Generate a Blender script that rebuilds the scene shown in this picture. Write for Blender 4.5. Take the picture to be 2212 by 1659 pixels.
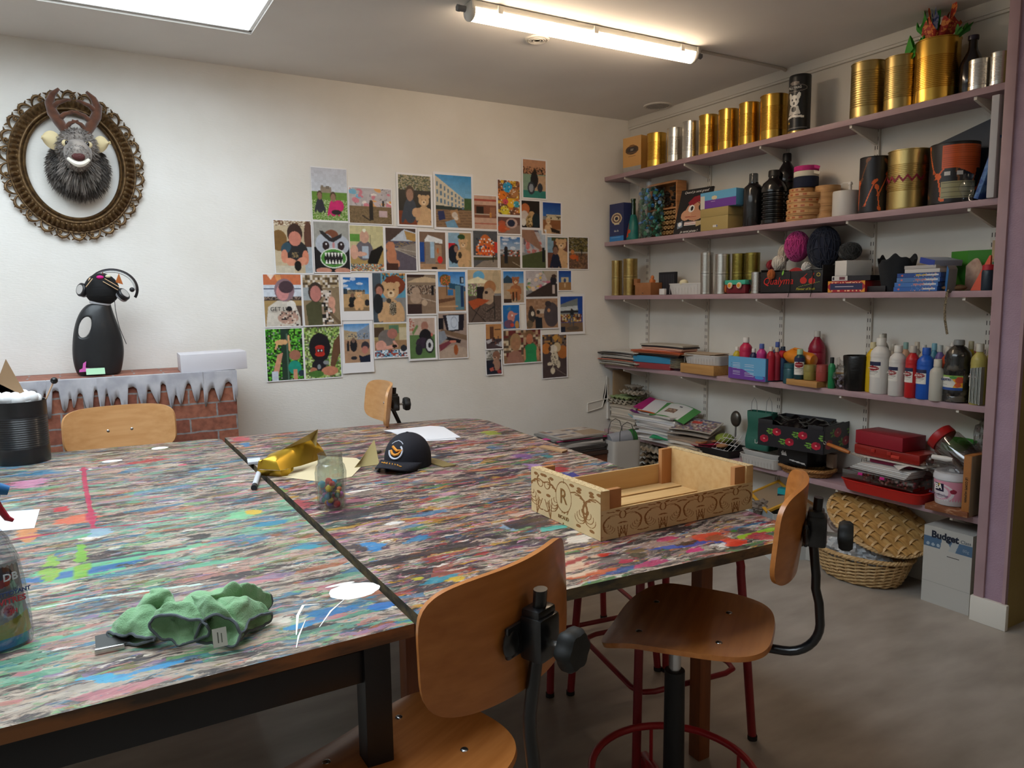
import bpy, bmesh, math, random
import numpy as np
from mathutils import Vector, Matrix, noise
from math import pi, sin, cos, sqrt
random.seed(7)
for _o in list(bpy.data.objects): bpy.data.objects.remove(_o)
SC = bpy.context.scene; COL = SC.collection

# ---------------- camera ----------------
W_, H_ = 2212.0, 1659.0
F_, YAW, PITCH, ROLL = 1600.27, 0.52756, 0.11667, -0.01306
CAM = Vector((0, 0, 1.322))
_f = Vector((sin(YAW)*cos(PITCH), cos(YAW)*cos(PITCH), -sin(PITCH)))
_r0 = Vector((cos(YAW), -sin(YAW), 0)); _u0 = _r0.cross(_f)
_r = _r0*cos(ROLL) + _u0*sin(ROLL); _u = -_r0*sin(ROLL) + _u0*cos(ROLL)
cd = bpy.data.cameras.new('camera'); cam = bpy.data.objects.new('camera', cd); COL.objects.link(cam)
cam.matrix_world = Matrix(((_r.x, _u.x, -_f.x, CAM.x), (_r.y, _u.y, -_f.y, CAM.y), (_r.z, _u.z, -_f.z, CAM.z), (0, 0, 0, 1)))
cd.sensor_width = 36; cd.sensor_fit = 'HORIZONTAL'; cd.lens = F_/W_*36; cd.clip_start = 0.05; cd.clip_end = 60
SC.camera = cam

# ---------------- world, exposure ----------------
SC.view_settings.view_transform = 'Standard'; SC.view_settings.look = 'None'
SC.view_settings.exposure = 0.55; SC.view_settings.gamma = 1; SC.view_settings.use_curve_mapping = False
wd = bpy.data.worlds.new('overcast_sky'); SC.world = wd; wd.use_nodes = True
wd.node_tree.nodes['Background'].inputs[0].default_value = (0.80, 0.91, 1.0, 1)
wd.node_tree.nodes['Background'].inputs[1].default_value = 5.1

# skylight opening in the ceiling: portal so that the sky is sampled well
SKX0, SKX1, SKY0, SKY1, ZC = -1.35, 0.743, 0.9, 3.505, 2.479
pl = bpy.data.lights.new('sky_portal', 'AREA'); pl.shape = 'RECTANGLE'; pl.size = SKX1-SKX0; pl.size_y = SKY1-SKY0
pl.cycles.is_portal = True
po = bpy.data.objects.new('sky_portal', pl); COL.objects.link(po); po.location = ((SKX0+SKX1)/2, (SKY0+SKY1)/2, ZC+0.46)
po['kind'] = 'structure'

# ---------------- geometry helpers ----------------
def ray(x, y): return _f + (x-W_/2)/F_*_r - (y-H_/2)/F_*_u
def at(x, y, X=None, Y=None, Z=None):            # pixel of the photograph -> point on a plane of the room
    d = ray(x, y)
    t = (X-CAM.x)/d.x if X is not None else (Y-CAM.y)/d.y if Y is not None else (Z-CAM.z)/d.z
    return CAM + d*t
def proj(P):
    v = Vector(P)-CAM; d = v.dot(_f)
    return W_/2+F_*v.dot(_r)/d, H_/2-F_*v.dot(_u)/d, d
def yon(xm, X, z):                                # Y on plane X at height z seen in pixel column xm
    y = 800.0
    for _ in range(4): P = at(xm, y, X=X); y = proj((X, P.y, z))[1]
    return P.y
def pxm(n, P): return n*proj(P)[2]/F_             # n pixels at P in metres

def srgb(c):
    if isinstance(c, str):
        c = c.lstrip('#'); c = [int(c[i:i+2], 16)/255 for i in (0, 2, 4)]
    return tuple((v/12.92 if v <= 0.04045 else ((v+0.055)/1.055)**2.4) for v in c)
_mc = {}
def M(name, col='#808080', rough=0.5, metal=0.0, col2=None, ns=(20, 20, 20), nf=(0.35, 0.65), nd=4, bump=0, bs=None, spec=None, coat=0,
      trans=0, ior=1.45, emis=None, es=1, alpha=1, sheen=0, dist=0, crd='Object', tint=None):
    if name in _mc: return _mc[name]
    m = bpy.data.materials.new(name); m.use_nodes = True; nt = m.node_tree; N = nt.nodes; b = N['Principled BSDF']
    c = srgb(col)
    b.inputs['Base Color'].default_value = (*c, 1); b.inputs['Roughness'].default_value = rough; b.inputs['Metallic'].default_value = metal
    if spec is not None: b.inputs['Specular IOR Level'].default_value = spec
    if coat: b.inputs['Coat Weight'].default_value = coat; b.inputs['Coat Roughness'].default_value = 0.15
    if trans: b.inputs['Transmission Weight'].default_value = trans
    if sheen: b.inputs['Sheen Weight'].default_value = sheen
    b.inputs['IOR'].default_value = ior
    if alpha < 1: b.inputs['Alpha'].default_value = alpha
    if emis: b.inputs['Emission Color'].default_value = (*srgb(emis), 1); b.inputs['Emission Strength'].default_value = es
    if col2 or bump:
        tc = N.new('ShaderNodeTexCoord'); mp = N.new('ShaderNodeMapping'); nz = N.new('ShaderNodeTexNoise')
        nt.links.new(tc.outputs[crd], mp.inputs[0]); nt.links.new(mp.outputs[0], nz.inputs['Vector'])
        mp.inputs['Scale'].default_value = ns; nz.inputs['Scale'].default_value = 1; nz.inputs['Detail'].default_value = nd; nz.inputs['Distortion'].default_value = dist
        if col2:
            rp = N.new('ShaderNodeValToRGB'); e = rp.color_ramp.elements
            e[0].position = nf[0]; e[0].color = (*c, 1); e[1].position = nf[1]; e[1].color = (*srgb(col2), 1)
            nt.links.new(nz.outputs['Fac'], rp.inputs[0]); nt.links.new(rp.outputs[0], b.inputs['Base Color'])
        if bump:
            bp = N.new('ShaderNodeBump'); bp.inputs['Strength'].default_value = bump; bp.inputs['Distance'].default_value = 0.002
            src = nz
            if bs:
                mp2 = N.new('ShaderNodeMapping'); src = N.new('ShaderNodeTexNoise'); mp2.inputs['Scale'].default_value = bs
                nt.links.new(tc.outputs[crd], mp2.inputs[0]); nt.links.new(mp2.outputs[0], src.inputs['Vector']); src.inputs['Scale'].default_value = 1
            nt.links.new(src.outputs['Fac'], bp.inputs['Height']); nt.links.new(bp.outputs[0], b.inputs['Normal'])
    _mc[name] = m; return m
def P_(col, rough=0.55, metal=0.0): return M('paint_%s_%g_%g' % (col.lstrip('#'), rough, metal), col, rough, metal)

class B:                                          # collects shapes into one mesh
    def __init__(s): s.v = []; s.f = []; s.mi = []; s.m = 0
    def add(s, vs, fs):
        o = len(s.v); s.v += [tuple(v) for v in vs]; s.f += [tuple(i+o for i in f) for f in fs]; s.mi += [s.m]*len(fs); return s
    def box(s, c, d, rz=0, rx=0, ry=0, bev=0):
        R = Matrix.Rotation(rz, 3, 'Z') @ Matrix.Rotation(ry, 3, 'Y') @ Matrix.Rotation(rx, 3, 'X'); c = Vector(c)
        h = [x/2 for x in d]
        if bev <= 0:
            vs = [c+R@Vector((sx*h[0], sy*h[1], sz*h[2])) for sz in (-1, 1) for sx, sy in ((-1, -1), (1, -1), (1, 1), (-1, 1))]
            return s.add(vs, [(3, 2, 1, 0), (4, 5, 6, 7), (0, 1, 5, 4), (1, 2, 6, 5), (2, 3, 7, 6), (3, 0, 4, 7)])
        bm = bmesh.new(); bmesh.ops.create_cube(bm, size=1)
        for v in bm.verts: v.co = Vector((v.co.x*d[0], v.co.y*d[1], v.co.z*d[2]))
        bmesh.ops.bevel(bm, geom=bm.edges[:], offset=min(bev, min(h)*0.9), segments=2, profile=0.6, affect='EDGES')
        bm.verts.index_update(); vs = [c+R@v.co for v in bm.verts]; fs = [[v.index for v in f.verts] for f in bm.faces]; bm.free()
        return s.add(vs, fs)
    def lathe(s, prof, c=(0, 0, 0), n=28, sx=1, sy=1, R=None, f=None):
        c = Vector(c); vs = []; fs = []
        for k, (r, z) in enumerate(prof):
            for i in range(n):
                a = 2*pi*i/n; q = r if f is None else r*f(a, z); p = Vector((q*cos(a)*sx, q*sin(a)*sy, z))
                vs.append(c+(R@p if R else p))
        for k in range(len(prof)-1):
            for i in range(n): j = (i+1) % n; fs.append((k*n+i, k*n+j, (k+1)*n+j, (k+1)*n+i))
        if prof[0][0] > 1e-5: fs.append(tuple(range(n-1, -1, -1)))
        if prof[-1][0] > 1e-5: fs.append(tuple((len(prof)-1)*n+i for i in range(n)))
        return s.add(vs, fs)
    def tube(s, pts, r, n=10, closed=False, cap=True, fl=1.0):
        pts = [Vector(p) for p in pts]; m = len(pts); vs = []; fs = []; up = None
        for k, p in enumerate(pts):
            if closed: t = (pts[(k+1) % m]-pts[k-1])
            else: t = pts[min(k+1, m-1)]-pts[max(k-1, 0)]
            t = t.normalized() if t.length > 1e-9 else Vector((0, 0, 1))
            if up is None: up = t.orthogonal().normalized() if abs(t.z) > .9 else Vector((0, 0, 1))
            a = (up - t*up.dot(t)); a = a.normalized() if a.length > 1e-6 else t.orthogonal().normalized(); up = a; b = t.cross(a)
            rr = r[k] if isinstance(r, (list, tuple)) else r
            for i in range(n): th = 2*pi*i/n; vs.append(p+a*cos(th)*rr*fl+b*sin(th)*rr)
        K = m if closed else m-1
        for k in range(K):
            for i in range(n): j = (i+1) % n; q = (k+1) % m; fs.append((k*n+i, k*n+j, q*n+j, q*n+i))
        if not closed and cap: fs.append(tuple(range(n-1, -1, -1))); fs.append(tuple((m-1)*n+i for i in range(n)))
        return s.add(vs, fs)
    def prism(s, poly, z0, z1, T=None):           # polygon in xy extruded in z; T maps the points
        n = len(poly); T = T or (lambda p: p)
        vs = [T(Vector((x, y, z))) for z in (z0, z1) for x, y in poly]
        return s.add(vs, [tuple(range(n-1, -1, -1)), tuple(range(n, 2*n))]+[(i, (i+1) % n, n+(i+1) % n, n+i) for i in range(n)])
    def sheet(s, fn, nu, nv, th=0, cu=False):     # parametric surface, optional thickness along its normal
        vs = [Vector(fn(i/nu, j/nv)) for j in range(nv+1) for i in range(nu+1)]; w = nu+1
        fs = [(j*w+i, j*w+i+1, (j+1)*w+i+1, (j+1)*w+i) for j in range(nv) for i in range(nu)]
        if th:
            no = [Vector() for _ in vs]
            for f in fs:
                nn = (vs[f[2]]-vs[f[0]]).cross(vs[f[3]]-vs[f[1]])
                for i in f: no[i] += nn
            o = len(vs); vs += [v-(nn.normalized() if nn.length > 1e-12 else Vector((0, 0, 1)))*th for v, nn in zip(vs[:o], no)]
            fs += [tuple(o+i for i in reversed(f)) for f in fs[:]]
            bd = [i for i in range(w)]+[j*w+nu for j in range(1, nv+1)]+[nv*w+i for i in range(nu-1, -1, -1)]+[j*w for j in range(nv-1, 0, -1)]
            for a, b in zip(bd, bd[1:]+bd[:1]): fs.append((b, a, o+a, o+b))
        return s.add(vs, fs)
    def ball(s, c, r, n=16, R=None, f=None):
        r = (r, r, r) if not isinstance(r, (tuple, list)) else r; c = Vector(c); vs = []; fs = []; k = n//2
        for j in range(k+1):
            ph = pi*j/k
            for i in range(n):
                a = 2*pi*i/n; p = Vector((sin(ph)*cos(a), sin(ph)*sin(a), -cos(ph)))
                q = 1 if f is None else f(p)
                p = Vector((p.x*r[0]*q, p.y*r[1]*q, p.z*r[2]*q)); vs.append(c+(R@p if R else p))
        for j in range(k):
            for i in range(n): q = (i+1) % n; fs.append((j*n+i, j*n+q, (j+1)*n+q, (j+1)*n+i))
        return s.add(vs, fs)
    def xf(s, Mx): s.v = [tuple(Mx@Vector(v)) for v in s.v]; return s
    def build(s, name, mats, parent=None, loc=None, rz=0, smooth=True, ang=0.7, rot=None, sub=0):
        me = bpy.data.meshes.new(name); me.from_pydata(s.v, [], s.f); mats = mats if isinstance(mats, (list, tuple)) else [mats]
        for m in mats: me.materials.append(m)
        if len(mats) > 1: me.polygons.foreach_set('material_index', [min(i, len(mats)-1) for i in s.mi])
        me.validate(); me.update()
        if smooth:
            me.polygons.foreach_set('use_smooth', [True]*len(me.polygons)); me.set_sharp_from_angle(angle=ang)
        o = bpy.data.objects.new(name, me); COL.objects.link(o)
        if parent: o.parent = parent
        if loc is not None: o.location = loc
        o.rotation_euler = rot if rot else (0, 0, rz)
        if sub: md = o.modifiers.new('sub', 'SUBSURF'); md.levels = sub; md.render_levels = sub
        return o
def tag(o, label=None, cat=None, group=None, kind=None):
    if label: o['label'] = label
    if cat: o['category'] = cat
    if group: o['group'] = group
    if kind: o['kind'] = kind
    return o
def thing(name, label, cat, loc=(0, 0, 0), rz=0, group=None, rot=None):
    o = bpy.data.objects.new(name, None); COL.objects.link(o); o.empty_display_size = 0.05
    o.location = loc; o.rotation_euler = rot if rot else (0, 0, rz); return tag(o, label, cat, group)
def struct(o): o['kind'] = 'structure'; return o
def dup(root, loc=None, rz=None, label=None, group=None, scale=None):
    r = root.copy(); COL.objects.link(r)
    if loc is not None: r.location = loc
    if rz is not None: r.rotation_euler = (0, 0, rz)
    if scale is not None: r.scale = scale
    if label: r['label'] = label
    if group: r['group'] = group
    for ch in list(root.children):
        c = ch.copy(); COL.objects.link(c); c.parent = r
        for g in list(ch.children): d = g.copy(); COL.objects.link(d); d.parent = c
    return r
def text(s, size, mat, parent, loc, rot, name='lettering', ext=0.0004, align='CENTER', sx=1.0, bold=0, shear=0):
    cu = bpy.data.curves.new('t', 'FONT'); cu.body = s; cu.size = size; cu.extrude = ext; cu.align_x = align; cu.align_y = 'CENTER'; cu.shear = shear
    if bold: cu.offset = bold
    cu.resolution_u = 3
    t = bpy.data.objects.new('t', cu); COL.objects.link(t); bpy.context.view_layer.update()
    me = bpy.data.meshes.new_from_object(t.evaluated_get(bpy.context.evaluated_depsgraph_get())); bpy.data.objects.remove(t); bpy.data.curves.remove(cu)
    me.name = name; me.materials.clear(); me.materials.append(mat)
    o = bpy.data.objects.new(name, me); COL.objects.link(o); o.parent = parent; o.location = loc; o.rotation_euler = rot; o.scale = (sx, 1, 1); return o
def cut(o, cutter):
    md = o.modifiers.new('b', 'BOOLEAN'); md.operation = 'DIFFERENCE'; md.object = cutter; md.solver = 'EXACT'
    bpy.context.view_layer.update()
    me = bpy.data.meshes.new_from_object(o.evaluated_get(bpy.context.evaluated_depsgraph_get())); o.modifiers.remove(md); nm = o.data.name
    o.data = me; me.name = nm; bpy.data.objects.remove(cutter)
    me.polygons.foreach_set('use_smooth', [True]*len(me.polygons)); me.set_sharp_from_angle(angle=0.7); return o

# ---- small painter: a grid of coloured faces, for printed matter ----
class Cv:
    def __init__(s, w, h, bg='#ffffff'):
        s.w, s.h = w, h; s.a = np.zeros((h, w, 3)); s.a[:] = srgb(bg)
        yy, xx = np.mgrid[0:h, 0:w]; s.X = (xx+.5)/w; s.Y = (yy+.5)/h     # 0..1, y down
        s.rg = np.random.RandomState(int(w*h+abs(hash(bg)) % 7))
    def put(s, m, c, al=1):
        c = np.array(srgb(c)); s.a[m] = s.a[m]*(1-al)+c*al; return s
    def r(s, x0, y0, x1, y1, c, al=1): return s.put((s.X >= x0) & (s.X <= x1) & (s.Y >= y0) & (s.Y <= y1), c, al)
    def e(s, cx, cy, rx, ry, c, al=1, ang=0):
        X = s.X-cx; Y = s.Y-cy; ca, sa = cos(ang), sin(ang); U = X*ca+Y*sa; V = -X*sa+Y*ca
        return s.put((U/rx)**2+(V/ry)**2 <= 1, c, al)
    def p(s, pts, c, al=1):
        m = np.zeros(s.X.shape, bool); n = len(pts)
        for i in range(n):
            (x1, y1), (x2, y2) = pts[i], pts[(i+1) % n]
            if y1 == y2: continue
            m ^= ((s.Y > y1) != (s.Y > y2)) & (s.X < (x2-x1)*(s.Y-y1)/(y2-y1)+x1)
        return s.put(m, c, al)
    def l(s, x1, y1, x2, y2, w, c, al=1):
        dx, dy = x2-x1, y2-y1; L = dx*dx+dy*dy+1e-9; t = np.clip(((s.X-x1)*dx+(s.Y-y1)*dy)/L, 0, 1)
        return s.put((s.X-x1-t*dx)**2+(s.Y-y1-t*dy)**2 <= (w/2)**2, c, al)
    def g(s, x0, y0, x1, y1, c1, c2):
        m = (s.X >= x0) & (s.X <= x1) & (s.Y >= y0) & (s.Y <= y1); t = np.clip((s.Y-y0)/(y1-y0), 0, 1)[..., None]
        G = np.array(srgb(c1))*(1-t)+np.array(srgb(c2))*t; s.a[m] = G[m]; return s
    def n(s, x0, y0, x1, y1, cols, d=.6, k=1, seed=1):      # speckle with blocks of k cells
        rg = np.random.RandomState(seed); h, w = s.h//k+2, s.w//k+2
        pick = np.kron(rg.randint(0, len(cols), (h, w)), np.ones((k, k), int))[:s.h, :s.w]; on = np.kron(rg.rand(h, w), np.ones((k, k)))[:s.h, :s.w] < d
        m = (s.X >= x0) & (s.X <= x1) & (s.Y >= y0) & (s.Y <= y1) & on; C = np.array([srgb(c) for c in cols])
        s.a[m] = C[pick][m]; return s
def cvmesh(name, cv, fn, mat, parent=None, loc=None, rot=None):
    """canvas -> mesh; fn(u, v) gives the point (u right, v up)"""
    w, h = cv.w, cv.h
    vs = [tuple(fn(i/w, 1-j/h)) for j in range(h+1) for i in range(w+1)]; q = w+1
    fs = [((j+1)*q+i, (j+1)*q+i+1, j*q+i+1, j*q+i) for j in range(h) for i in range(w)]
    me = bpy.data.meshes.new(name); me.from_pydata(vs, [], fs); me.materials.append(mat)
    ca = me.color_attributes.new('Col', 'FLOAT_COLOR', 'CORNER')
    col = np.ones((w*h, 4, 4)); col[:, :, :3] = cv.a.reshape(-1, 1, 3); ca.data.foreach_set('color', col.ravel())
    me.update(); o = bpy.data.objects.new(name, me); COL.objects.link(o)
    if parent: o.parent = parent
    if loc is not None: o.location = loc
    if rot is not None: o.rotation_euler = rot
    return o
def colmat(name, rough, **k):
    m = M(name, '#ffffff', rough, **k); nt = m.node_tree; a = nt.nodes.new('ShaderNodeVertexColor'); a.layer_name = 'Col'
    nt.links.new(a.outputs[0], nt.nodes['Principled BSDF'].inputs['Base Color']); return m
PRINT = colmat('printed_paper', 0.35); PRINTM = colmat('printed_matt', 0.6)
# ---------------- room ----------------
XS, XW, YB, YE, YP = 3.054, 3.277, 4.009, 1.547, 1.43      # shelf front, shelf wall, back wall, shelf end, pillar front
XL, YN, XR = -2.6, -2.6, 4.6
WALLM = M('woven_white_wallpaper', '#e9e6e0', 0.75, col2='#e2ded6', ns=(3, 3, 3), bump=0.35, bs=(55, 55, 330))
WALLR = M('white_painted_wall', '#e2ddd3', 0.75, col2='#dad4c8', ns=(3, 3, 3), bump=0.2, bs=(160, 160, 160))
CEILM = M('ceiling_paint', '#e6e2dc', 0.8, col2='#e0dbd5', ns=(2, 2, 2), bump=0.1, bs=(90, 90, 90))
PURP = M('mauve_paint', '#a98c91', 0.5, col2='#a18489', ns=(9, 9, 9), bump=0.05, bs=(60, 60, 60))
PURPW = M('mauve_textured_wall', '#a68b9b', 0.6, col2='#9c8090', ns=(8, 8, 8), bump=0.8, bs=(130, 130, 190))
OCHRE = M('ochre_wall', '#94804f', 0.7, col2='#877343', ns=(5, 5, 5), bump=0.3, bs=(80, 80, 80))
FLOORM = M('grey_vinyl_floor', '#a89f95', 0.42, col2='#8a8177', ns=(3.5, 9, 5), nf=(0.3, 0.75), nd=7, bump=0.06, bs=(200, 200, 200))
SKIRT = P_('#d8d4cb', 0.4)
b = B(); b.box(((XL+XR)/2, (YN+YB)/2, -0.05), (XR-XL+.4, YB-YN+.4, 0.1)); struct(b.build('floor', FLOORM, smooth=False))
b = B(); b.box(((XL+XR)/2, YB+.06, 1.24), (XR-XL+.4, .12, 2.9)); struct(b.build('wall_back', WALLM, smooth=False))
b = B(); b.box((XW+.06, (YB+YP)/2+.03, 1.24), (.12, YB-YP-.06, 2.9)); struct(b.build('wall_right', WALLR, smooth=False))
b = B(); b.box((XL-.06, (YN+YB)/2, 1.24), (.12, YB-YN+.2, 2.9)); struct(b.build('wall_left', WALLM, smooth=False))
b = B(); b.box(((XL+XR)/2, YN-.06, 1.24), (XR-XL+.4, .12, 2.9)); struct(b.build('wall_front', WALLM, smooth=False))
b = B(); b.box((XR+.06, (YN+YP)/2, 1.24), (.12, YP-YN+.2, 2.9)); struct(b.build('wall_far_right', OCHRE, smooth=False))
# pillar: mauve face with a flat trim board, ochre side that carries on to the right
b = B(); b.m = 0; b.box((XS+.006, (YP+YE)/2, 1.2395), (.012, YE-YP, 2.479)); b.m = 1; b.box(((XS+.012+XR)/2, (YP+YE)/2, 1.2395), (XR-XS-.012, YE-YP, 2.479)); b.m = 2
struct(b.build('wall_pillar', [PURPW, OCHRE], smooth=False))
b = B(); b.box((XS-.005, YE-.019, 1.25), (.012, .038, 2.455), bev=.002); b.box((XS-.003, YP+.006, 1.29), (.008, .012, 2.38)); struct(b.build('trim_1', PURP))
b = B(); b.box((XS-.008, (YP+YE)/2-.002, .052), (.022, YE-YP+.02, .104), bev=.004); struct(b.build('baseboard_pillar', SKIRT))
b = B(); b.box((XW-.011, (YB+YE)/2, 2.455), (.022, YB-YE, .05), bev=.004); b.box((XW-.008, (YB+YE)/2, 2.425), (.016, YB-YE, .012)); struct(b.build('trim_2', P_('#dcd7cd', .6)))
b = B(); b.box(((XL+XW)/2, YB-.008, .045), (XW-XL, .016, .09)); struct(b.build('baseboard_back', SKIRT))
# ceiling with the skylight shaft
b = B(); th = .3
for x0, x1, y0, y1 in ((XL-.1, SKX0, YN-.1, YB+.1), (SKX1, XR+.1, YN-.1, YB+.1), (SKX0, SKX1, YN-.1, SKY0), (SKX0, SKX1, SKY1, YB+.1)):
    b.box(((x0+x1)/2, (y0+y1)/2, ZC+.08), (x1-x0, y1-y0, .16))
struct(b.build('ceiling', CEILM, smooth=False))
b = B()
for c, d in (((SKX0-.02, (SKY0+SKY1)/2, ZC+.3), (.04, SKY1-SKY0, .4)), ((SKX1+.02, (SKY0+SKY1)/2, ZC+.3), (.04, SKY1-SKY0, .4)), (((SKX0+SKX1)/2, SKY0-.02, ZC+.3), (SKX1-SKX0+.08, .04, .4)), (((SKX0+SKX1)/2, SKY1+.02, ZC+.3), (SKX1-SKX0+.08, .04, .4))): b.box(c, d)
b.box(((SKX0+SKX1)/2, SKY1-.012, ZC+.06), (SKX1-SKX0, .012, .1)); b.box((SKX1-.006, (SKY0+SKY1)/2, ZC+.06), (.012, SKY1-SKY0, .1))
struct(b.build('trim_3', P_('#f4f4f2', .5), smooth=False))
g = bpy.data.materials.new('opal_skylight_glass'); g.use_nodes = True; nt = g.node_tree; nt.nodes.clear()
o_ = nt.nodes.new('ShaderNodeOutputMaterial'); mx = nt.nodes.new('ShaderNodeMixShader'); tr = nt.nodes.new('ShaderNodeBsdfTransparent'); gl = nt.nodes.new('ShaderNodeBsdfGlossy')
gl.inputs['Roughness'].default_value = .05; mx.inputs[0].default_value = .06
nt.links.new(tr.outputs[0], mx.inputs[1]); nt.links.new(gl.outputs[0], mx.inputs[2]); nt.links.new(mx.outputs[0], o_.inputs[0])
b = B(); b.box(((SKX0+SKX1)/2, (SKY0+SKY1)/2, ZC+.44), (SKX1-SKX0, SKY1-SKY0, .008)); struct(b.build('window_1', g, smooth=False))

# ---------------- tube lamp ----------------
LA, LB = at(1015, 30, Z=2.435), at(1495, 125, Z=2.435); LC = (LA+LB)/2; LL = (LB-LA).length
WHP = P_('#d9d7d0', .35); GREYP = P_('#77787a', .4); DARKP = P_('#2a2a2c', .5)
def tube_lamp(c, L, rz, label, es):
    t = thing('batten_lamp', label, 'ceiling lamp', (c.x, c.y, 2.479), rz)
    b = B(); b.sheet(lambda u, v: ((u-.5)*L, .036*cos(pi*v)*1.0, -.012-.026*sin(pi*v)**.5), 2, 12); b.box((0, 0, -.008), (L, .07, .012), bev=.003)
    b.build('housing', WHP, t)
    b = B(); b.sheet(lambda u, v: ((u-.5)*(L-.01), .035*cos(pi*v), -.028-.042*sin(pi*v)), 2, 16); b.build('diffuser', M('lamp_diffuser_%g' % es, '#ffffff', .4, emis='#ffe4c4', es=es), t)
    for s in (-1, 1):
        b = B(); b.ball((s*L/2, 0, -.036), (.022, .039, .037), 20); b.box((s*(L/2+.004), 0, -.02), (.01, .078, .036), bev=.003); e = b.build('end_cap', WHP, t)
        b = B(); b.tube([(s*(L/2+.018), 0, -.03), (s*(L/2+.05), 0, -.03)], .012, 12); b.tube([(s*(L/2+.045), 0, -.03), (s*(L/2+.056), 0, -.03)], .014, 6); b.build('cable_gland', GREYP, e)
    for u in (-.4, 0, .42):
        for s in (-1, 1): b = B(); b.box((u*L, .039*s, -.022), (.022, .006, .03), bev=.001); b.build('clip', WHP, t)
    return t
rzl = math.atan2(LB.y-LA.y, LB.x-LA.x)
tube_lamp(LC, LL, rzl, 'long white tube lamp glowing warm on the ceiling', 20)
tube_lamp(Vector((1.9, -1.0, 0)), 1.2, 0, 'added warm fill tube lamp on the ceiling, unseen behind the viewer', 9)  # added lamp out of view, fills the room from behind the camera
b = B(); Q = at(1715, 152, X=3.26); b.tube([(LB.x+.06, LB.y, 2.474), (XW-.06, LB.y+.0, 2.474), (XW-.03, LB.y, 2.466)], .008, 8)
tag(b.build('cable_conduit', P_('#bfb7ad', .5)), 'thin pale conduit running from the tube lamp to the shelf wall', 'conduit')
# round vents
def vent(px, py, r, label, grid):
    p = at(px, py, Z=2.476); t = thing('ceiling_vent', label, 'vent', (p.x, p.y, 2.479))
    b = B(); b.lathe([(r*.8, -.003), (r*.86, -.008), (r, -.006), (r*1.02, 0), (r*.8, 0)], n=36)
    if not grid:
        for q in (.25, .45, .65): b.lathe([(r*q, -.007), (r*(q+.09), -.009), (r*(q+.12), -.003), (r*q, -.003)], n=32)
    b.build('frame', P_('#d4cec4', .5), t)
    b = B(); b.lathe([(0, -.001), (r*.82, -.001), (r*.82, 0)], n=32); b.build('opening', P_('#57504a', .9), t)
    if grid:
        b = B()
        for k in range(-3, 4): w = sqrt(max(0, .64-(k*.2)**2))*r*2; b.box((k*.2*r, 0, -.004), (.006, w, .005)); b.box((0, k*.2*r, -.004), (w, .003, .004))
        b.build('slat', P_('#b3aca4', .5), t)
vent(1160, 86, .055, 'small round air valve on the ceiling beside the tube lamp', 0)
vent(1421, 229, .085, 'large round grille on the ceiling above the shelf corner', 1)
# wall box and trunking at the bottom of the back wall corner
p = at(1268, 868, Y=YB); q = at(1311, 868, Y=YB); x0, x1, z1 = p.x, q.x, p.z
pts = [(x0, .55), (x1-.045, .57), (x1-.02, .66), (x1-.004, .78), (x1, z1+.01), (x0, z1-.01)]
b = B(); b.prism(pts, -.006, 0, lambda v: Vector((v.x, YB+v.z, v.y)))
for u, v in zip(pts, pts[1:]+pts[:1]): b.tube([(u[0], YB-.007, u[1]), (v[0], YB-.007, v[1])], .0035, 6)
b.box(((x1+XS)/2+.02, YB-.008, z1+.0), (XS-x1+.06, .016, .022)); b.box((x1+.008, YB-.008, z1-.05), (.02, .016, .16))
tag(b.build('cable_trunking', P_('#d9d4cc', .5)), 'white curved cover plate and trunking low on the back wall by the shelves', 'trunking')

# ---------------- shelving ----------------
ZS = [2.098, 1.675, 1.324, .870, .418]; NM = ['top', 'second', 'third', 'fourth', 'bottom']
RAIL = P_('#d5cec2', .45)
YR = [3.81, 3.27, 2.72, 2.205, 1.665]
slot = P_('#3d3833', .8)
for i, y in enumerate(YR):
    t = thing('shelf_upright', '', 'rail', (XW, y, 1.2)); t['label'] = 'white slotted upright on the shelf wall, ' + ['nearest the corner', 'second from the corner', 'in the middle of the wall', 'second from the mauve pillar', 'nearest the mauve pillar'][i]
    t['group'] = 'slotted uprights behind the shelves'
    b = B(); b.box((-.007, 0, -.05), (.014, .026, 2.1), bev=.002); b.m = 1
    for k in range(52):
        z = -1.05+k*.04
        for s in (-.006, .006): b.box((-.0142, s, z), (.001, .003, .018))
    b.build('rail', [RAIL, slot], t)
for k, z in enumerate(ZS):
    b = B(); b.box(((XS+XW)/2-.001, (YE+YB)/2, z-.013), (XW-XS-.014, YB-YE-.006, .026), bev=.0015)
    tag(b.build('shelf_board', PURP), 'mauve painted shelf board, %s of the five along the wall' % ['topmost', 'second from top', 'middle one', 'second from bottom', 'lowest'][k], 'shelf', 'mauve wall shelves')
    for i, y in enumerate(YR):
        b = B(); d = XW-XS-.03
        b.prism([(0, 0), (-d, 0), (-d, -.012), (-d+.02, -.018), (-.03, -.062), (0, -.07)], -.006, .006, lambda v: Vector((v.x, v.z, v.y)))
        o = b.build('shelf_bracket', RAIL, None, (XW-.014, y, z-.0265)); o['category'] = 'bracket'; o['group'] = 'white brackets under the shelves'
        o['label'] = 'white bracket under the %s shelf, %s' % (NM[k], ['nearest the corner', 'second from the corner', 'at the middle upright', 'second from the mauve pillar', 'nearest the mauve pillar'][i])
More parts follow.
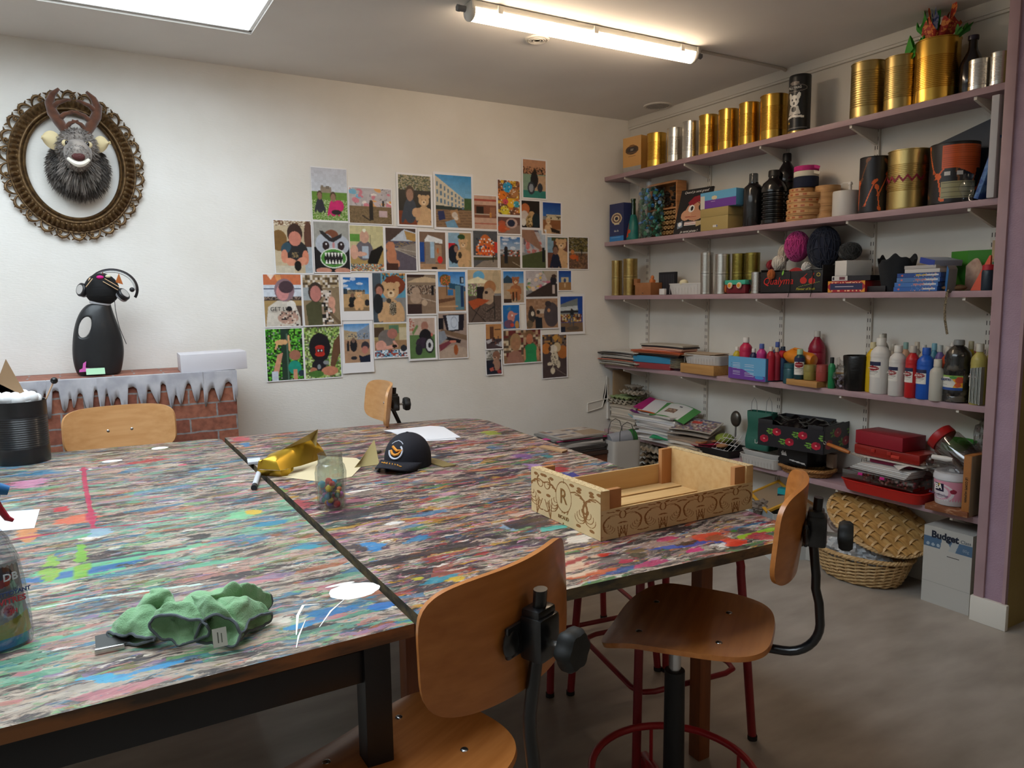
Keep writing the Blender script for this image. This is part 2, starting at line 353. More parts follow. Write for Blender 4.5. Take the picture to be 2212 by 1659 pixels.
# ---------------- paint covered tables ----------------
def paint_mat(name, seed, cols, dark, light, hue, hf):
    m = bpy.data.materials.new(name); m.use_nodes = True; nt = m.node_tree; N = nt.nodes; L = nt.links; bs = N['Principled BSDF']
    tc = N.new('ShaderNodeTexCoord')
    def mp(sc, off, src=None):
        q = N.new('ShaderNodeMapping'); q.inputs['Scale'].default_value = sc; q.inputs['Location'].default_value = off; L.new(src or tc.outputs['Object'], q.inputs[0]); return q.outputs[0]
    def nz(v, s, d=4, dist=0, out='Fac'):
        q = N.new('ShaderNodeTexNoise'); q.inputs['Scale'].default_value = s; q.inputs['Detail'].default_value = d; q.inputs['Distortion'].default_value = dist; q.inputs['Roughness'].default_value = .68; L.new(v, q.inputs['Vector']); return q.outputs[out]
    def ramp(v, st, const=True):
        q = N.new('ShaderNodeValToRGB'); q.color_ramp.interpolation = 'CONSTANT' if const else 'LINEAR'; e = q.color_ramp.elements
        while len(e) < len(st): e.new(.5)
        for k, (p, c) in enumerate(st): e[k].position = p; e[k].color = (*srgb(c), 1) if isinstance(c, str) else (c, c, c, 1)
        L.new(v, q.inputs[0]); return q.outputs[0]
    def mix(f, a, b2, bt='MIX'):
        q = N.new('ShaderNodeMix'); q.data_type = 'RGBA'; q.blend_type = bt
        if isinstance(f, float): q.inputs[0].default_value = f
        else: L.new(f, q.inputs[0])
        L.new(a, q.inputs[6]); L.new(b2, q.inputs[7]); return q.outputs[2]
    w = nz(mp((1, 1, 1), (seed, 0, 0)), 7, 4, 0, 'Color'); add = N.new('ShaderNodeMix'); add.data_type = 'RGBA'; add.blend_type = 'LINEAR_LIGHT'; add.inputs[0].default_value = .022
    L.new(tc.outputs['Object'], add.inputs[6]); L.new(w, add.inputs[7]); wc = add.outputs[2]
    def vor(sc, off, pal):
        q = N.new('ShaderNodeTexVoronoi'); q.inputs['Scale'].default_value = 1; q.inputs['Randomness'].default_value = 1; L.new(mp(sc, off, wc), q.inputs['Vector'])
        sp = N.new('ShaderNodeSeparateColor'); L.new(q.outputs['Color'], sp.inputs[0]); n = len(pal)
        return ramp(sp.outputs[0], [(k/n, c) for k, c in enumerate(pal)])
    base = ramp(nz(mp((3.4, 15, 1), (seed, 2, 0), wc), 1, 9, .6), [(0, dark), (.41, dark), (.46, '#7c716b'), (.51, light), (.54, '#8f857b'), (.575, dark), (.66, light)], False)
    c = base
    def lay(c, vs_, ms, off, pal, th, al, d=7):
        m = ramp(nz(mp(ms, (off, seed, 0), wc), 1, d), [(0, 0), (th, 0), (th+.035, al)], False); return mix(m, c, vor(vs_, (seed, off, 0), pal))
    c = lay(c, (8, 36, 1), (6, 20, 1), 5, cols, .50, .7)
    c = lay(c, (5, 12, 1), (2.6, 8, 1), 2, hue, hf-.02, .6, 9)
    c = lay(c, (20, 75, 1), (12, 45, 1), 9, cols[::-1], .545, .8)
    c = lay(c, (42, 150, 1), (28, 90, 1), 15, cols, .57, .85)
    c = lay(c, (16, 40, 1), (9, 32, 1), 12, ['#ece7de', '#ddd6c8', '#4a4446', '#e8e4dc', '#3c383a', '#cfc4b4'], .60, .8)
    # larger marks that have their own place on this table: colour and strength stored on the mesh
    vc = N.new('ShaderNodeVertexColor'); vc.layer_name = 'Blot'; ad = N.new('ShaderNodeMath'); ad.operation = 'ADD'; L.new(vc.outputs['Alpha'], ad.inputs[0]); mm = N.new('ShaderNodeMath'); mm.operation = 'MULTIPLY'; mm.inputs[1].default_value = 2.8; L.new(nz(mp((14, 40, 1), (1, 4, seed), wc), 1, 9), mm.inputs[0]); L.new(mm.outputs[0], ad.inputs[1]); dv = N.new('ShaderNodeMath'); dv.operation = 'MULTIPLY'; dv.inputs[1].default_value = 1/3; L.new(ad.outputs[0], dv.inputs[0])
    c = mix(ramp(dv.outputs[0], [(0, 0), (.625, 0), (.655, .8)], False), c, vc.outputs['Color'])
    c = lay(c, (50, 160, 1), (30, 110, 1), 21, cols, .62, .9)
    gr = ramp(nz(mp((60, 160, 1), (seed, 3, 0)), 1, 5), [(0, .62), (.5, 1), (1, 1)], False); c = mix(.45, c, gr, 'MULTIPLY')
    gm = N.new('ShaderNodeGamma'); gm.inputs[1].default_value = 1.45; L.new(c, gm.inputs[0]); L.new(gm.outputs[0], bs.inputs['Base Color']); bs.inputs['Roughness'].default_value = .36; bs.inputs['Specular IOR Level'].default_value = .5
    bp = N.new('ShaderNodeBump'); bp.inputs['Strength'].default_value = .5; bp.inputs['Distance'].default_value = .0015; L.new(nz(mp((12, 80, 1), (3, 3, seed), wc), 1, 9), bp.inputs['Height']); L.new(bp.outputs[0], bs.inputs['Normal'])
    return m
TL = paint_mat('painted_top_left', 1.3, ['#7fb09c', '#c79a8f', '#6d94a6', '#c9b7a6', '#5c5456', '#93b98b', '#c98a93', '#c8c0b4', '#4f8fa8', '#b5785a', '#8f8a58', '#d2c6b8', '#a48fa8'], '#5d5658', '#c6b9ab', ['#79bfa2', '#86c4ac', '#c7a79b', '#93a5a0', '#5b9cba', '#b9ac9a'], .56)
TR = paint_mat('painted_top_right', 7.7, ['#a8607c', '#d0b8a8', '#54505a', '#3f86a8', '#c9825a', '#6b9a66', '#ddd2c4', '#b04848', '#5d4a6c', '#c8a23c', '#d0a0b4', '#c8bcae', '#44403f'], '#4c464c', '#cdbcae', ['#8d7585', '#c4a698', '#4b4650', '#6f8f84', '#b8705c', '#40506a'], .57)
EDGE = M('stained_table_edge', '#8a5a34', .6, col2='#3f352c', ns=(6, 6, 30), nf=(.42, .62), nd=6, bump=.3, bs=(60, 60, 60))
EDGE2 = M('stained_dirty_edge', '#6b5c40', .7, col2='#3c3a34', ns=(14, 14, 40), nf=(.4, .6), nd=6, bump=.6, bs=(80, 80, 80))
ZT = .75
def tabletop(name, label, cor, topm, edgem, blots, crisp, legs, legm, aprons, knees=()):
    """cor: x left near, far, x right near, far, y near left, right, far left, right"""
    xa, xb, xc, xd, ya, yb, yc, yd = cor; cx = (xa+xd)/2; cy = (ya+yd)/2
    t = thing(name, label, 'table', (cx, cy, 0))
    def fn(u, v):
        yf = yc+(yd-yc)*u - (.06*max(0, (u-.88)/.12)**2 if xd > 1 else .03*max(0, (u-.95)/.05)**2)
        x = (xa+(xb-xa)*v)*(1-u)+(xc+(xd-xc)*v)*u - (.03*max(0, (v-.95)/.05)**2*u if xd > 1 else 0); return (x-cx, (ya+(yb-ya)*u)*(1-v)+yf*v-cy, ZT)
    nu, nv = 150, 300; b = B(); b.sheet(fn, nu, nv, .024); b.mi = [0]*(nu*nv)+[1]*(len(b.f)-nu*nv)
    V = np.array(b.v); V = V[:, :2]+np.array([cx, cy]); Cc = np.zeros((len(V), 4))
    for bt in blots:
        if bt[0] == 'e':
            _, x, y, rx, ry, an, c = bt; X = V[:, 0]-x; Y = V[:, 1]-y; U = X*cos(an)+Y*sin(an); W = -X*sin(an)+Y*cos(an); al = np.clip(1.25-.75*np.sqrt((U/rx)**2+(W/ry)**2), 0, 1)
        else:
            _, P, w, c = bt; dd = np.full(len(V), 9.)
            for p, q in zip(P, P[1:]):
                dx, dy = q.x-p.x, q.y-p.y; tt = np.clip(((V[:, 0]-p.x)*dx+(V[:, 1]-p.y)*dy)/(dx*dx+dy*dy), 0, 1); dd = np.minimum(dd, np.hypot(V[:, 0]-p.x-tt*dx, V[:, 1]-p.y-tt*dy))
            al = np.clip(1.25-.75*dd/w, 0, 1)
        m = al > .02; Cc[m, :3] = srgb(c); Cc[:, 3] = np.maximum(Cc[:, 3], al)
    mats = [topm, edgem]
    for k, (poly2, c) in enumerate(crisp):
        m = P_(c, .42)
        if m not in mats: mats.append(m)
        b.m = mats.index(m); z = ZT+.0004+.00006*k; q = len(poly2)
        P2 = [(x-cx, y-cy) for x, y in poly2]; A = sum(P2[i][0]*P2[(i+1) % q][1]-P2[(i+1) % q][0]*P2[i][1] for i in range(q))
        if A < 0: P2.reverse()
        b.add([(x, y, z) for x, y in P2]+[(x, y, ZT-.0002) for x, y in P2], [tuple(range(q))]+[(q+i, q+(i+1) % q, (i+1) % q, i) for i in range(q)])
    tt = b.build('tabletop', mats, t, smooth=False); ca = tt.data.color_attributes.new('Blot', 'FLOAT_COLOR', 'POINT')
    full = np.zeros((len(tt.data.vertices), 4)); full[:len(Cc)] = Cc; ca.data.foreach_set('color', full.ravel())
    for lx, ly, s in legs:
        b = B(); b.box((lx-cx, ly-cy, (ZT-.024)/2), (s, s, ZT-.024), bev=.003); b.build('leg', legm, t)
    for (x0, y0), (x1, y1) in aprons:
        b = B(); d = Vector((x1-x0, y1-y0, 0)); b.box(((x0+x1)/2-cx, (y0+y1)/2-cy, ZT-.024-.055), (d.length, .03, .06), rz=math.atan2(d.y, d.x), bev=.002); b.build('apron', M('black_steel', '#17171a', .4), t)
    for x, y, sx in knees:
        b = B(); b.prism([(0, 0), (sx*.06, 0), (0, -.09)], -.003, .003, lambda v: Vector((x-cx+v.x, y-cy+v.z, ZT-.025+v.y))); b.build('corner_brace', P_('#1d1d20', .5), t)
    return t
def bl(px, py, wx, wy, c, seed=0, wob=.18, ang=0): p = at(px, py, Z=ZT); return ('e', p.x, p.y, wx, wy, ang, c)
def st(pts, w, c): return ('s', [at(x, y, Z=ZT) for x, y in pts], w, c)
def splat(px, py, rx, ry, c, seed):
    p = at(px, py, Z=ZT); rg = random.Random(seed); ph = [rg.uniform(0, 6) for _ in range(3)]
    return ([(p.x+rx*q*cos(a), p.y+ry*q*sin(a)) for a, q in ((2*pi*i/40, 1+.03*sin(3*2*pi*i/40+ph[0])+.02*sin(7*2*pi*i/40+ph[1])+.015*sin(13*2*pi*i/40+ph[2])) for i in range(40))], c)
def drip(pts, w, c):
    P = [at(x, y, Z=ZT) for x, y in pts]; Lf, R = [], []
    for k, p in enumerate(P):
        t = (P[min(k+1, len(P)-1)]-P[max(k-1, 0)]).normalized(); n = Vector((-t.y, t.x, 0)); q = w*(.35 if k in (0, len(P)-1) else 1)*random.uniform(.8, 1.2)
        Lf.append((p.x+n.x*q, p.y+n.y*q)); R.append((p.x-n.x*q, p.y-n.y*q))
    return (Lf+R[::-1], c)
BLK = M('black_steel', '#17171a', .4)
lc = [splat(765, 1276, .050, .040, '#f0eee8', 3), splat(735, 1263, .03, .006, '#e8e6de', 5), splat(242, 996, .033, .02, '#f3f2ee', 8), splat(345, 968, .03, .026, '#f3f2ee', 9),
      drip([(640, 1372), (643, 1330), (655, 1308), (690, 1305)], .003, '#ecebe6'), drip([(690, 1355), (715, 1320), (750, 1290)], .002, '#ecebe6'), drip([(640, 1400), (645, 1375), (660, 1340)], .002, '#e8e6e0')]
lb = [bl(318, 996, .075, .03, '#b8454c', 2, .2),
      bl(185, 1014, .022, .014, '#f0ece6', 4), bl(393, 1004, .014, .012, '#d8447a', 6), bl(440, 1015, .05, .02, '#4f97b8', 7, .3), bl(430, 1160, .035, .02, '#3d3a3e', 12, .25), bl(520, 1112, .05, .04, '#93cda4', 22, .35),
      bl(550, 1105, .015, .02, '#e0c04c', 14), bl(300, 1200, .16, .022, '#7fc4a4', 15, .3, .02), bl(170, 1235, .12, .05, '#7cc6a2', 16, .35), bl(90, 1250, .16, .014, '#3f86b4', 17, .3), bl(170, 1120, .05, .05, '#d98060', 18, .35),
      bl(60, 1150, .02, .09, '#d8a070', 44, .3), bl(215, 1150, .022, .05, '#a8bccb', 19, .3), bl(175, 1200, .011, .13, '#8fbf52', 20, .25), bl(110, 1220, .014, .07, '#9cc05c', 21, .3), bl(235, 1465, .035, .014, '#4fb4d4', 23, .5, -.5), bl(350, 1438, .04, .008, '#4aa2cc', 24, .4),
      bl(670, 1345, .045, .012, '#2f9cc8', 25, .4, .2), bl(720, 1320, .05, .02, '#3a8cb8', 26, .4), bl(820, 1310, .03, .014, '#2f86c4', 27, .4), bl(600, 1340, .03, .02, '#e0d8cc', 28, .4), bl(775, 1383, .012, .008, '#c84848', 29), bl(60, 1045, .05, .06, '#d4a0b8', 30, .3),
      bl(130, 1100, .02, .03, '#c83c4c', 31, .3), bl(660, 1180, .03, .02, '#4fa4b8', 33, .4), bl(590, 1130, .05, .018, '#3d98b4', 34, .4), bl(470, 1215, .08, .012, '#74bca0', 35, .4), bl(480, 1030, .06, .016, '#74b494', 36, .4),
      st([(180, 1010), (185, 1055), (195, 1100), (202, 1140)], .007, '#c83c6c'), st([(30, 1165), (100, 1155), (180, 1142), (300, 1132), (400, 1120)], .005, '#c04468'),
      st([(0, 1230), (120, 1225), (260, 1205), (400, 1180)], .004, '#55606c'), st([(80, 1315), (200, 1292), (330, 1275), (430, 1262)], .005, '#cfe2da')]
rb = [bl(630, 1090, .05, .05, '#b8606a', 1, .35), bl(590, 1060, .04, .04, '#7fa866', 2, .35), bl(520, 948, .04, .05, '#cf6a74', 3, .3), bl(530, 960, .02, .05, '#4f94bc', 4, .3), bl(800, 1178, .035, .035, '#3f9ccc', 5, .3), bl(900, 1165, .035, .02, '#3a94b8', 6, .4),
      bl(1120, 1130, .06, .03, '#9db4c4', 7, .3, .5), bl(1150, 1125, .05, .05, '#453f4a', 8, .3), bl(960, 1250, .04, .02, '#3aa0b0', 9, .4), bl(990, 1252, .02, .01, '#d8b830', 10), bl(900, 1250, .02, .01, '#c8c040', 11), bl(1530, 1160, .045, .022, '#d4532a', 12, .3), bl(1560, 1165, .025, .02, '#a0603a', 13, .3),
      bl(1585, 1172, .035, .018, '#e04a22', 14, .3), bl(1585, 1147, .018, .010, '#2f8a34', 15, .15), bl(1460, 1180, .075, .016, '#2a62b4', 16, .2, -.35), bl(1440, 1165, .025, .012, '#c42a70', 17, .4), bl(1500, 1188, .025, .012, '#d02888', 18, .35), bl(1378, 1200, .018, .016, '#54503c', 19, .12), bl(1350, 1212, .02, .014, '#c43060', 20, .3),
      bl(1300, 1200, .035, .01, '#d04430', 21, .4), bl(1360, 1228, .07, .010, '#57b49c', 22, .4, .1), bl(1330, 1232, .03, .012, '#3468a0', 23, .3), bl(1260, 1240, .06, .014, '#cf7044', 24, .4), bl(1480, 1172, .02, .01, '#4e3428', 25), bl(1220, 1222, .06, .04, '#dfc4ac', 26, .35), bl(1200, 1140, .05, .014, '#5cc0b4', 27, .4),
      st([(1600, 1160), (1640, 1150), (1670, 1142)], .010, '#a8c83c'), st([(1218, 1220), (1240, 1212), (1265, 1202)], .005, '#b43a48'), bl(1420, 1215, .04, .012, '#c44a80', 28, .4), bl(1650, 1160, .03, .02, '#b84450', 29, .5), bl(1210, 1015, .035, .05, '#b83a4c', 30, .35), bl(1240, 1028, .02, .04, '#3048a0', 31, .35),
      bl(1160, 1010, .03, .05, '#b894c8', 32, .4), bl(1130, 985, .04, .04, '#8a5a9a', 42, .4), bl(1180, 985, .02, .03, '#3c9ca0', 33, .3), bl(1060, 935, .04, .06, '#a8b450', 34, .4), bl(760, 1110, .12, .04, '#4a4550', 35, .35), bl(700, 1200, .06, .05, '#4c4652', 36, .35), bl(900, 1200, .10, .02, '#443f48', 37, .4), bl(1000, 1180, .09, .018, '#3f3b44', 38, .4), bl(850, 1130, .03, .012, '#f0ece6', 39, .5), bl(780, 1060, .05, .01, '#ece6dc', 40, .5), bl(1250, 1165, .05, .02, '#e8ddd0', 41, .4)]
tabletop('work_table', 'paint-spattered table under the skylight with the green cloth on it', (-.51, -.51, .477, .482, 1.165, 1.174, 3.35, 3.268), TL, EDGE, lb, lc, [(.42, 1.235, .05), (-.45, 1.235, .05), (.42, 3.15, .05), (-.45, 3.2, .05)], BLK,
         [((.40, 1.235), (-.43, 1.235)), ((.42, 1.26), (.42, 3.12)), ((-.45, 1.26), (-.45, 3.17)), ((.4, 3.15), (-.43, 3.18))])
tabletop('work_table', 'paint-spattered table with the patterned wooden crate on it', (.497, .500, 1.486, 1.63, 1.172, 1.122, 3.268, 3.155), TR, EDGE2, rb, [],
         [(1.460, 1.462, .042), (.60, 1.50, .042), (.60, 3.1, .042), (1.5, 3.0, .042)], M('varnished_leg', '#8a4e28', .45, col2='#6e3a1c', ns=(30, 30, 3)), [((1.42, 1.47), (.64, 1.50)), ((1.45, 3.0), (.64, 3.09))], [(1.43, 1.462, -1)])
# ---------------- school chairs ----------------
BEECH = M('varnished_beech', '#c07a3e', .32, col2='#ab672f', ns=(3, 60, 60), nf=(.3, .7), nd=5, coat=.25)
BEECHP = M('pale_beech', '#cf9c68', .4, col2='#c28d58', ns=(3, 60, 60), nf=(.3, .7), coat=.15)
BEECHE = M('plywood_edge', '#b98550', .5, col2='#8a5a34', ns=(3, 3, 600), nf=(.45, .55))
STEEL = P_('#c8c8c8', .25, 1.0); BLKT = M('black_enamel', '#101012', .28, coat=.4); KNOB = P_('#1c1d1c', .6)
def sq(u, v, n=5):
    m = max(abs(u), abs(v)); s = m/((abs(u)**n+abs(v)**n)**(1/n)) if m > 1e-6 else 1; return u*s, v*s
def chair(name, label, loc, az, zs, zb, wood=BEECH, base='none', bw=.42, bh=.19, tilt=.12, tl=.33, by=-.215):
    """az: facing direction, degrees from +Y towards +X"""
    t = thing(name, label, 'chair', (loc[0], loc[1], 0), -math.radians(az))
    def sf(u, v):
        x, y = sq(2*u-1, 2*v-1, 3.6); hw = .185+.012*y
        z = zs+.012*x*x-.006*(1-x*x) - (max(0, y-.35)**2)*.085 + max(0, -y-.6)**2*.05
        return (x*hw, y*.19, z)
    b = B(); b.sheet(sf, 30, 30, .011); seat = b.build('seat', wood, t, ang=.9)
    for sx, sy in ((-.55, -.5), (.55, -.5), (-.55, .6), (.55, .6)):
        q = sf((sx+1)/2, (sy+1)/2); b = B(); b.ball((q[0], q[1], q[2]+.0005), (.008, .008, .0028), 12); b.build('screw', STEEL, seat)
    R = .36
    def bf(u, v):
        x, w = sq(2*u-1, 2*v-1, 4.5); th = x*(bw/2)/R; z = w*bh/2
        return (R*sin(th), by+R*(1-cos(th))-z*tilt+.25*z*z, zb+z)
    b = B(); b.sheet(lambda u, v: bf(1-u, v), 30, 16, .011); bk = b.build('backrest', wood, t, ang=.9)
    for x in (-.045, .045): b = B(); b.ball((x, by+.0035, zb-.01), (.007, .0025, .007), 10); b.build('screw', STEEL, bk)
    # bent tube
    q = zs-.035; pts = [(0, .02, q), (0, -tl+.13, q)]
    for k in range(9): a = k/8*pi/2; pts.append((0, -tl+.10-.075*sin(a)-.0, q+.075-.075*cos(a)))
    e = pts[-1]; pts += [(0, e[1]+.004, e[2]+.05), (0, e[1]+.012, (e[2]+zb)/2-.03), (0, e[1]+.012, (e[2]+zb)/2), (0, by-.030, zb-.04), (0, by-.038, zb+.065)]
    b = B(); b.tube(pts, .0125, 14, fl=.8); b.build('back_tube', BLKT, t)
    b = B(); b.box((0, by-.016, zb-.008), (.115, .008, .05), bev=.004); b.ball((-.045, by-.016, zb-.01), (.02, .008, .024), 12); b.ball((.045, by-.016, zb-.01), (.02, .008, .024), 12)
    b.box((0, by-.036, zb-.008), (.052, .042, .07), bev=.008); b.box((0, by-.034, zb+.028), (.046, .034, .02), bev=.006); br = b.build('clamp', BLKT, t)
    b = B(); b.tube([(0, by-.05, zb-.015), (0, by-.082, zb-.015)], .005, 8); b.build('bolt', STEEL, br)
    def kn(a, z): return 1+.07*cos(6*a)
    b = B(); b.lathe([(.008, 0), (.027, .003), (.031, .01), (.031, .024), (.026, .031), (.0, .032)], (0, by-.078, zb-.015), 48, R=Matrix.Rotation(pi/2, 3, 'X'), f=kn); b.build('knob', KNOB, t)
    if base != 'none':
        k0 = len(bpy.data.objects); keep = set(bpy.data.objects)
        b = B(); b.tube([(0, 0, zs-.02), (0, 0, zs-.135)], .0145, 18); b.build('gas_piston', STEEL, t)
        b = B(); b.tube([(0, 0, zs-.125), (0, 0, .1)], [.024, .026], 20); b.box((0, 0, zs-.022), (.09, .16, .014), bev=.003); b.build('column', P_('#131314', .5), t)
        if base == 'ring':
            rr, zr = .20, .16; red = P_('#a8242a', .32)
            b = B(); b.tube([(rr*cos(2*pi*k/48), rr*sin(2*pi*k/48), zr) for k in range(48)], .0095, 10, closed=True); b.build('footrest_ring', red, t)
            for k in range(5):
                a = 2*pi*k/5+.5; c, s = cos(a), sin(a)
                b = B(); b.tube([(.03*c, .03*s, .085), (.26*c, .26*s, .035)], [.016, .012], 10); b.tube([(rr*c, rr*s, zr), (rr*c, rr*s, .045)], .005, 8); b.tube([(.26*c, .26*s, .035), (.262*c, .262*s, .0)], .016, 10); b.build('base_arm', red, t)
        if base == 'ring':
            for o in bpy.data.objects:
                if o not in keep: o.location.y += .03; o.location.x -= .01
    return t
def red_stool(label, foot, zt=.60):
    """foot: four points on the floor"""
    c = sum((Vector((x, y, 0)) for x, y in foot), Vector())/4; t = thing('metal_stool', label, 'stool', c); red = M('chipped_red_enamel', '#8f2228', .35, col2='#7d1b22', ns=(8, 8, 8))
    F = [Vector((x, y, 0))-c for x, y in foot]
    for f in F:
        top = f*.80; b = B(); pts = [f+Vector((0, 0, .0)), f*.93+Vector((0, 0, .25)), f*.85+Vector((0, 0, zt-.09))]
        for k in range(6): a = k/5*pi/2; pts.append(f*(.85-.22*(1-cos(a)))+Vector((0, 0, zt-.07+.05*sin(a))))
        pts.append(f*.2+Vector((0, 0, zt-.015))); b.tube(pts, .0125, 12); lg = b.build('leg', red, t)
        b = B(); b.tube([f+Vector((0, 0, .001)), f+Vector((0, 0, .014))], .0142, 12); b.build('rubber_foot', P_('#1c1718', .7), lg)
    pts = []
    G = [f*.89 for f in F]
    for k in range(4):
        p = G[k]; a = (G[k-1]-p).normalized(); b2 = (G[(k+1) % 4]-p).normalized()
        for s in (0, .5, 1): pts.append(p*.96+a*.05*(1-s)**2+b2*.05*s**2+Vector((0, 0, .21)))
    b = B(); b.tube(pts, .008, 10, closed=True); b.build('stretcher', red, t)
    b = B(); b.lathe([(0, zt), (.155, zt), (.165, zt+.008), (.165, zt+.018), (.155, zt+.024), (0, zt+.024)], n=36); b.build('seat', BEECH, t)
    return t
chair('swivel_chair', 'beech school chair nearest the camera, seen from behind', (.456, 1.209), -22, .488, .818, base='column', by=-.283, bw=.375, bh=.20, tilt=-.04, tl=.335)
chair('swivel_chair', 'beech school chair with a red foot ring, by the crate end of the table', (1.209, 1.251), -36, .55, .814, base='ring', by=-.238, bw=.355, bh=.202, tilt=.088, tl=.313)
chair('swivel_chair', 'pale beech chair back in front of the brick fireplace', (.13, 3.30), 178, .50, .795, wood=BEECHP, bw=.44, base='column')
CH = at(840, 868, Z=.845)
chair('swivel_chair', 'beech chair back seen edge-on between far table end and photo wall', (CH.x-.223, CH.y+.03, 0), -83, .50, .845, wood=BEECHP, base='column')
red_stool('red tubular stool under the table, nearer of two', [(1.25, 1.49), (1.653, 1.438), (1.71, 1.88), (1.335, 1.93)])
red_stool('red tubular stool under the table, farther of two', [(1.27, 1.955), (1.69, 1.90), (1.79, 2.345), (1.37, 2.40)])
# ---------------- photographs stuck to the back wall ----------------
def kid(c, x, y, s, shirt, skin='#c9967c', hair='#4a382c', leg=None, asp=1.0):
    if leg: c.r(x-s*.5, y+s*2.6, x+s*.5, y+s*4.6, leg)
    c.e(x, y+s*2.1*asp, s*1.25, s*1.6*asp, shirt); c.e(x-s*1.1, y+s*2.5*asp, s*.4, s*1.3*asp, shirt, 1, .4); c.e(x+s*1.1, y+s*2.5*asp, s*.4, s*1.3*asp, shirt, 1, -.4)
    c.e(x, y-s*.15*asp, s*.85, s*.95*asp, hair); c.e(x, y+s*.12*asp, s*.68, s*.78*asp, skin); return c
def bear(c, x, y, s, col='#c9a57c', dk='#5a3c28', a=.75):
    for q in (-1, 1): c.e(x+q*s*.75, y-s*.65*a, s*.33, s*.33*a, col); c.e(x+q*s*1.1, y+s*2.2*a, s*.42, s*1.1*a, col, 1, -q*.35); c.e(x+q*s*.75, y+s*3.9*a, s*.55, s*.8*a, col)
    c.e(x, y+s*2.4*a, s*1.15, s*1.6*a, col); c.e(x, y, s*.95, s*.9*a, col); c.e(x, y+s*.32*a, s*.42, s*.36*a, '#e2c9a4'); c.e(x, y+s*.22*a, s*.16, s*.12*a, dk)
    for q in (-1, 1): c.e(x+q*s*.35, y-s*.12*a, s*.09, s*.09*a, '#20140e')
    return c
def sky(c, y, a='#2f7fc4', b='#a9cbe4'): return c.g(0, 0, 1, y, a, b)
def clouds(c, y, seed=3):
    rg = random.Random(seed)
    for _ in range(7): c.e(rg.random(), rg.random()*y, .08+.12*rg.random(), .02+.03*rg.random(), '#eef2f6', .65)
    return c
def leaves(c, x0, y0, x1, y1, cols=('#3f6a2c', '#5c8c38', '#2c4a24', '#7fae4c'), k=2, seed=1): return c.n(x0, y0, x1, y1, list(cols), .95, k, seed)
def palace(c, x0, y0, x1, y1, col='#d9cdb4', win='#5f7184', nx=6, ny=3):
    c.r(x0, y0, x1, y1, col)
    for i in range(nx):
        for j in range(ny): X = x0+(i+.3)*(x1-x0)/nx; Y = y0+(j+.25)*(y1-y0)/ny; c.r(X, Y, X+.4*(x1-x0)/nx, Y+.55*(y1-y0)/ny, win)
    return c
def graf(c, x0, y0, x1, y1, seed=1, cols=('#d88a94', '#7fb4d0', '#e6e0dc', '#e09a4a', '#4f5868', '#c8c4c8', '#b05868')):
    c.r(x0, y0, x1, y1, '#b9b2b4'); rg = random.Random(seed)
    for _ in range(30):
        X = x0+rg.random()*(x1-x0); Y = y0+rg.random()*(y1-y0); c.e(X, Y, .03+.07*rg.random(), .02+.06*rg.random(), rg.choice(cols), .9, rg.random()*2)
    for _ in range(16):
        X = x0+rg.random()*(x1-x0); Y = y0+rg.random()*(y1-y0); c.l(X, Y, X+.1*(rg.random()-.5), Y+.14*(rg.random()-.5), .012, '#34323c')
    return c
def f1(c):
    c.g(0, 0, 1, .48, '#b9bcc6', '#c9d0da').r(0, .45, 1, 1, '#5f8a34').n(0, .6, 1, 1, ['#c8d0a0', '#4a7028', '#88a850', '#e8ecc8'], .35, 1, 2).r(.25, .36, .55, .47, '#8e8272').r(.27, .33, .33, .4, '#7a6e60').r(.4, .34, .5, .4, '#6f665c')
    kid(c, .22, .53, .09, '#232a38', '#8c6a58'); kid(c, .6, .55, .10, '#c8206c', '#8f6f5c'); c.e(.75, .72, .15, .12, '#c8206c'); c.e(.68, .84, .14, .05, '#1d1a24')
def f2(c): graf(c, 0, 0, 1, .55, 4, ('#d07888', '#6fb0cc', '#ece4dc', '#e0a050', '#c8b8bc')); c.r(0, .52, 1, 1, '#7a6448').n(0, .6, 1, 1, ['#8c7656', '#5c5038'], .5, 1, 3).r(.47, .40, .56, .9, '#1c1a1c').e(.515, .38, .04, .05, '#3a2a24').l(.3, .78, .48, .92, .03, '#2a2420').r(.7, .62, .9, .8, '#c0a8ac').r(.78, .34, .83, .5, '#20242c')
def f3(c): leaves(c, 0, 0, 1, .35, ('#5f6a48', '#8c8464', '#3c4430', '#a89c80')); c.r(0, .3, 1, 1, '#2c2a26').r(0, .72, 1, 1, '#7a3c22'); kid(c, .35, .38, .16, '#39424f', '#9c7866'); bear(c, .78, .5, .17); c.e(.55, .75, .14, .1, '#c9a07a')
def f4(c):
    sky(c, .7, '#2c8cc8', '#8fc0dc').p([(0, .02), (1, .55), (1, .66), (0, .60)], '#cfc6b0').p([(0, .58), (.95, .62), (.95, .68), (0, .66)], '#2a3834')
    for j in range(3):
        for i in range(9): x = .03+i*.10; y = .12+j*.15+x*(.44-j*.10); c.r(x, y, x+.045, y+.09*(1-x*.6), '#5f7c94')
    c.r(.8, .42, 1, .66, '#3c5a34').r(0, .66, 1, 1, '#8a6d52')
    for i in range(9): c.l(0, .7+i*.05, 1, .64+i*.055, .008, '#5c4634')
    c.p([(.38, .68), (.6, .64), (.68, .9), (.5, .92)], '#a8825c').p([(.05, .7), (.22, .68), (.26, .84), (.08, .88)], '#27325c').e(.52, .76, .08, .06, '#c8bcb0').e(.56, .82, .06, .04, '#d8ccbe').p([(.25, .9), (.5, .84), (.62, 1), (.3, 1)], '#6f9cbc')
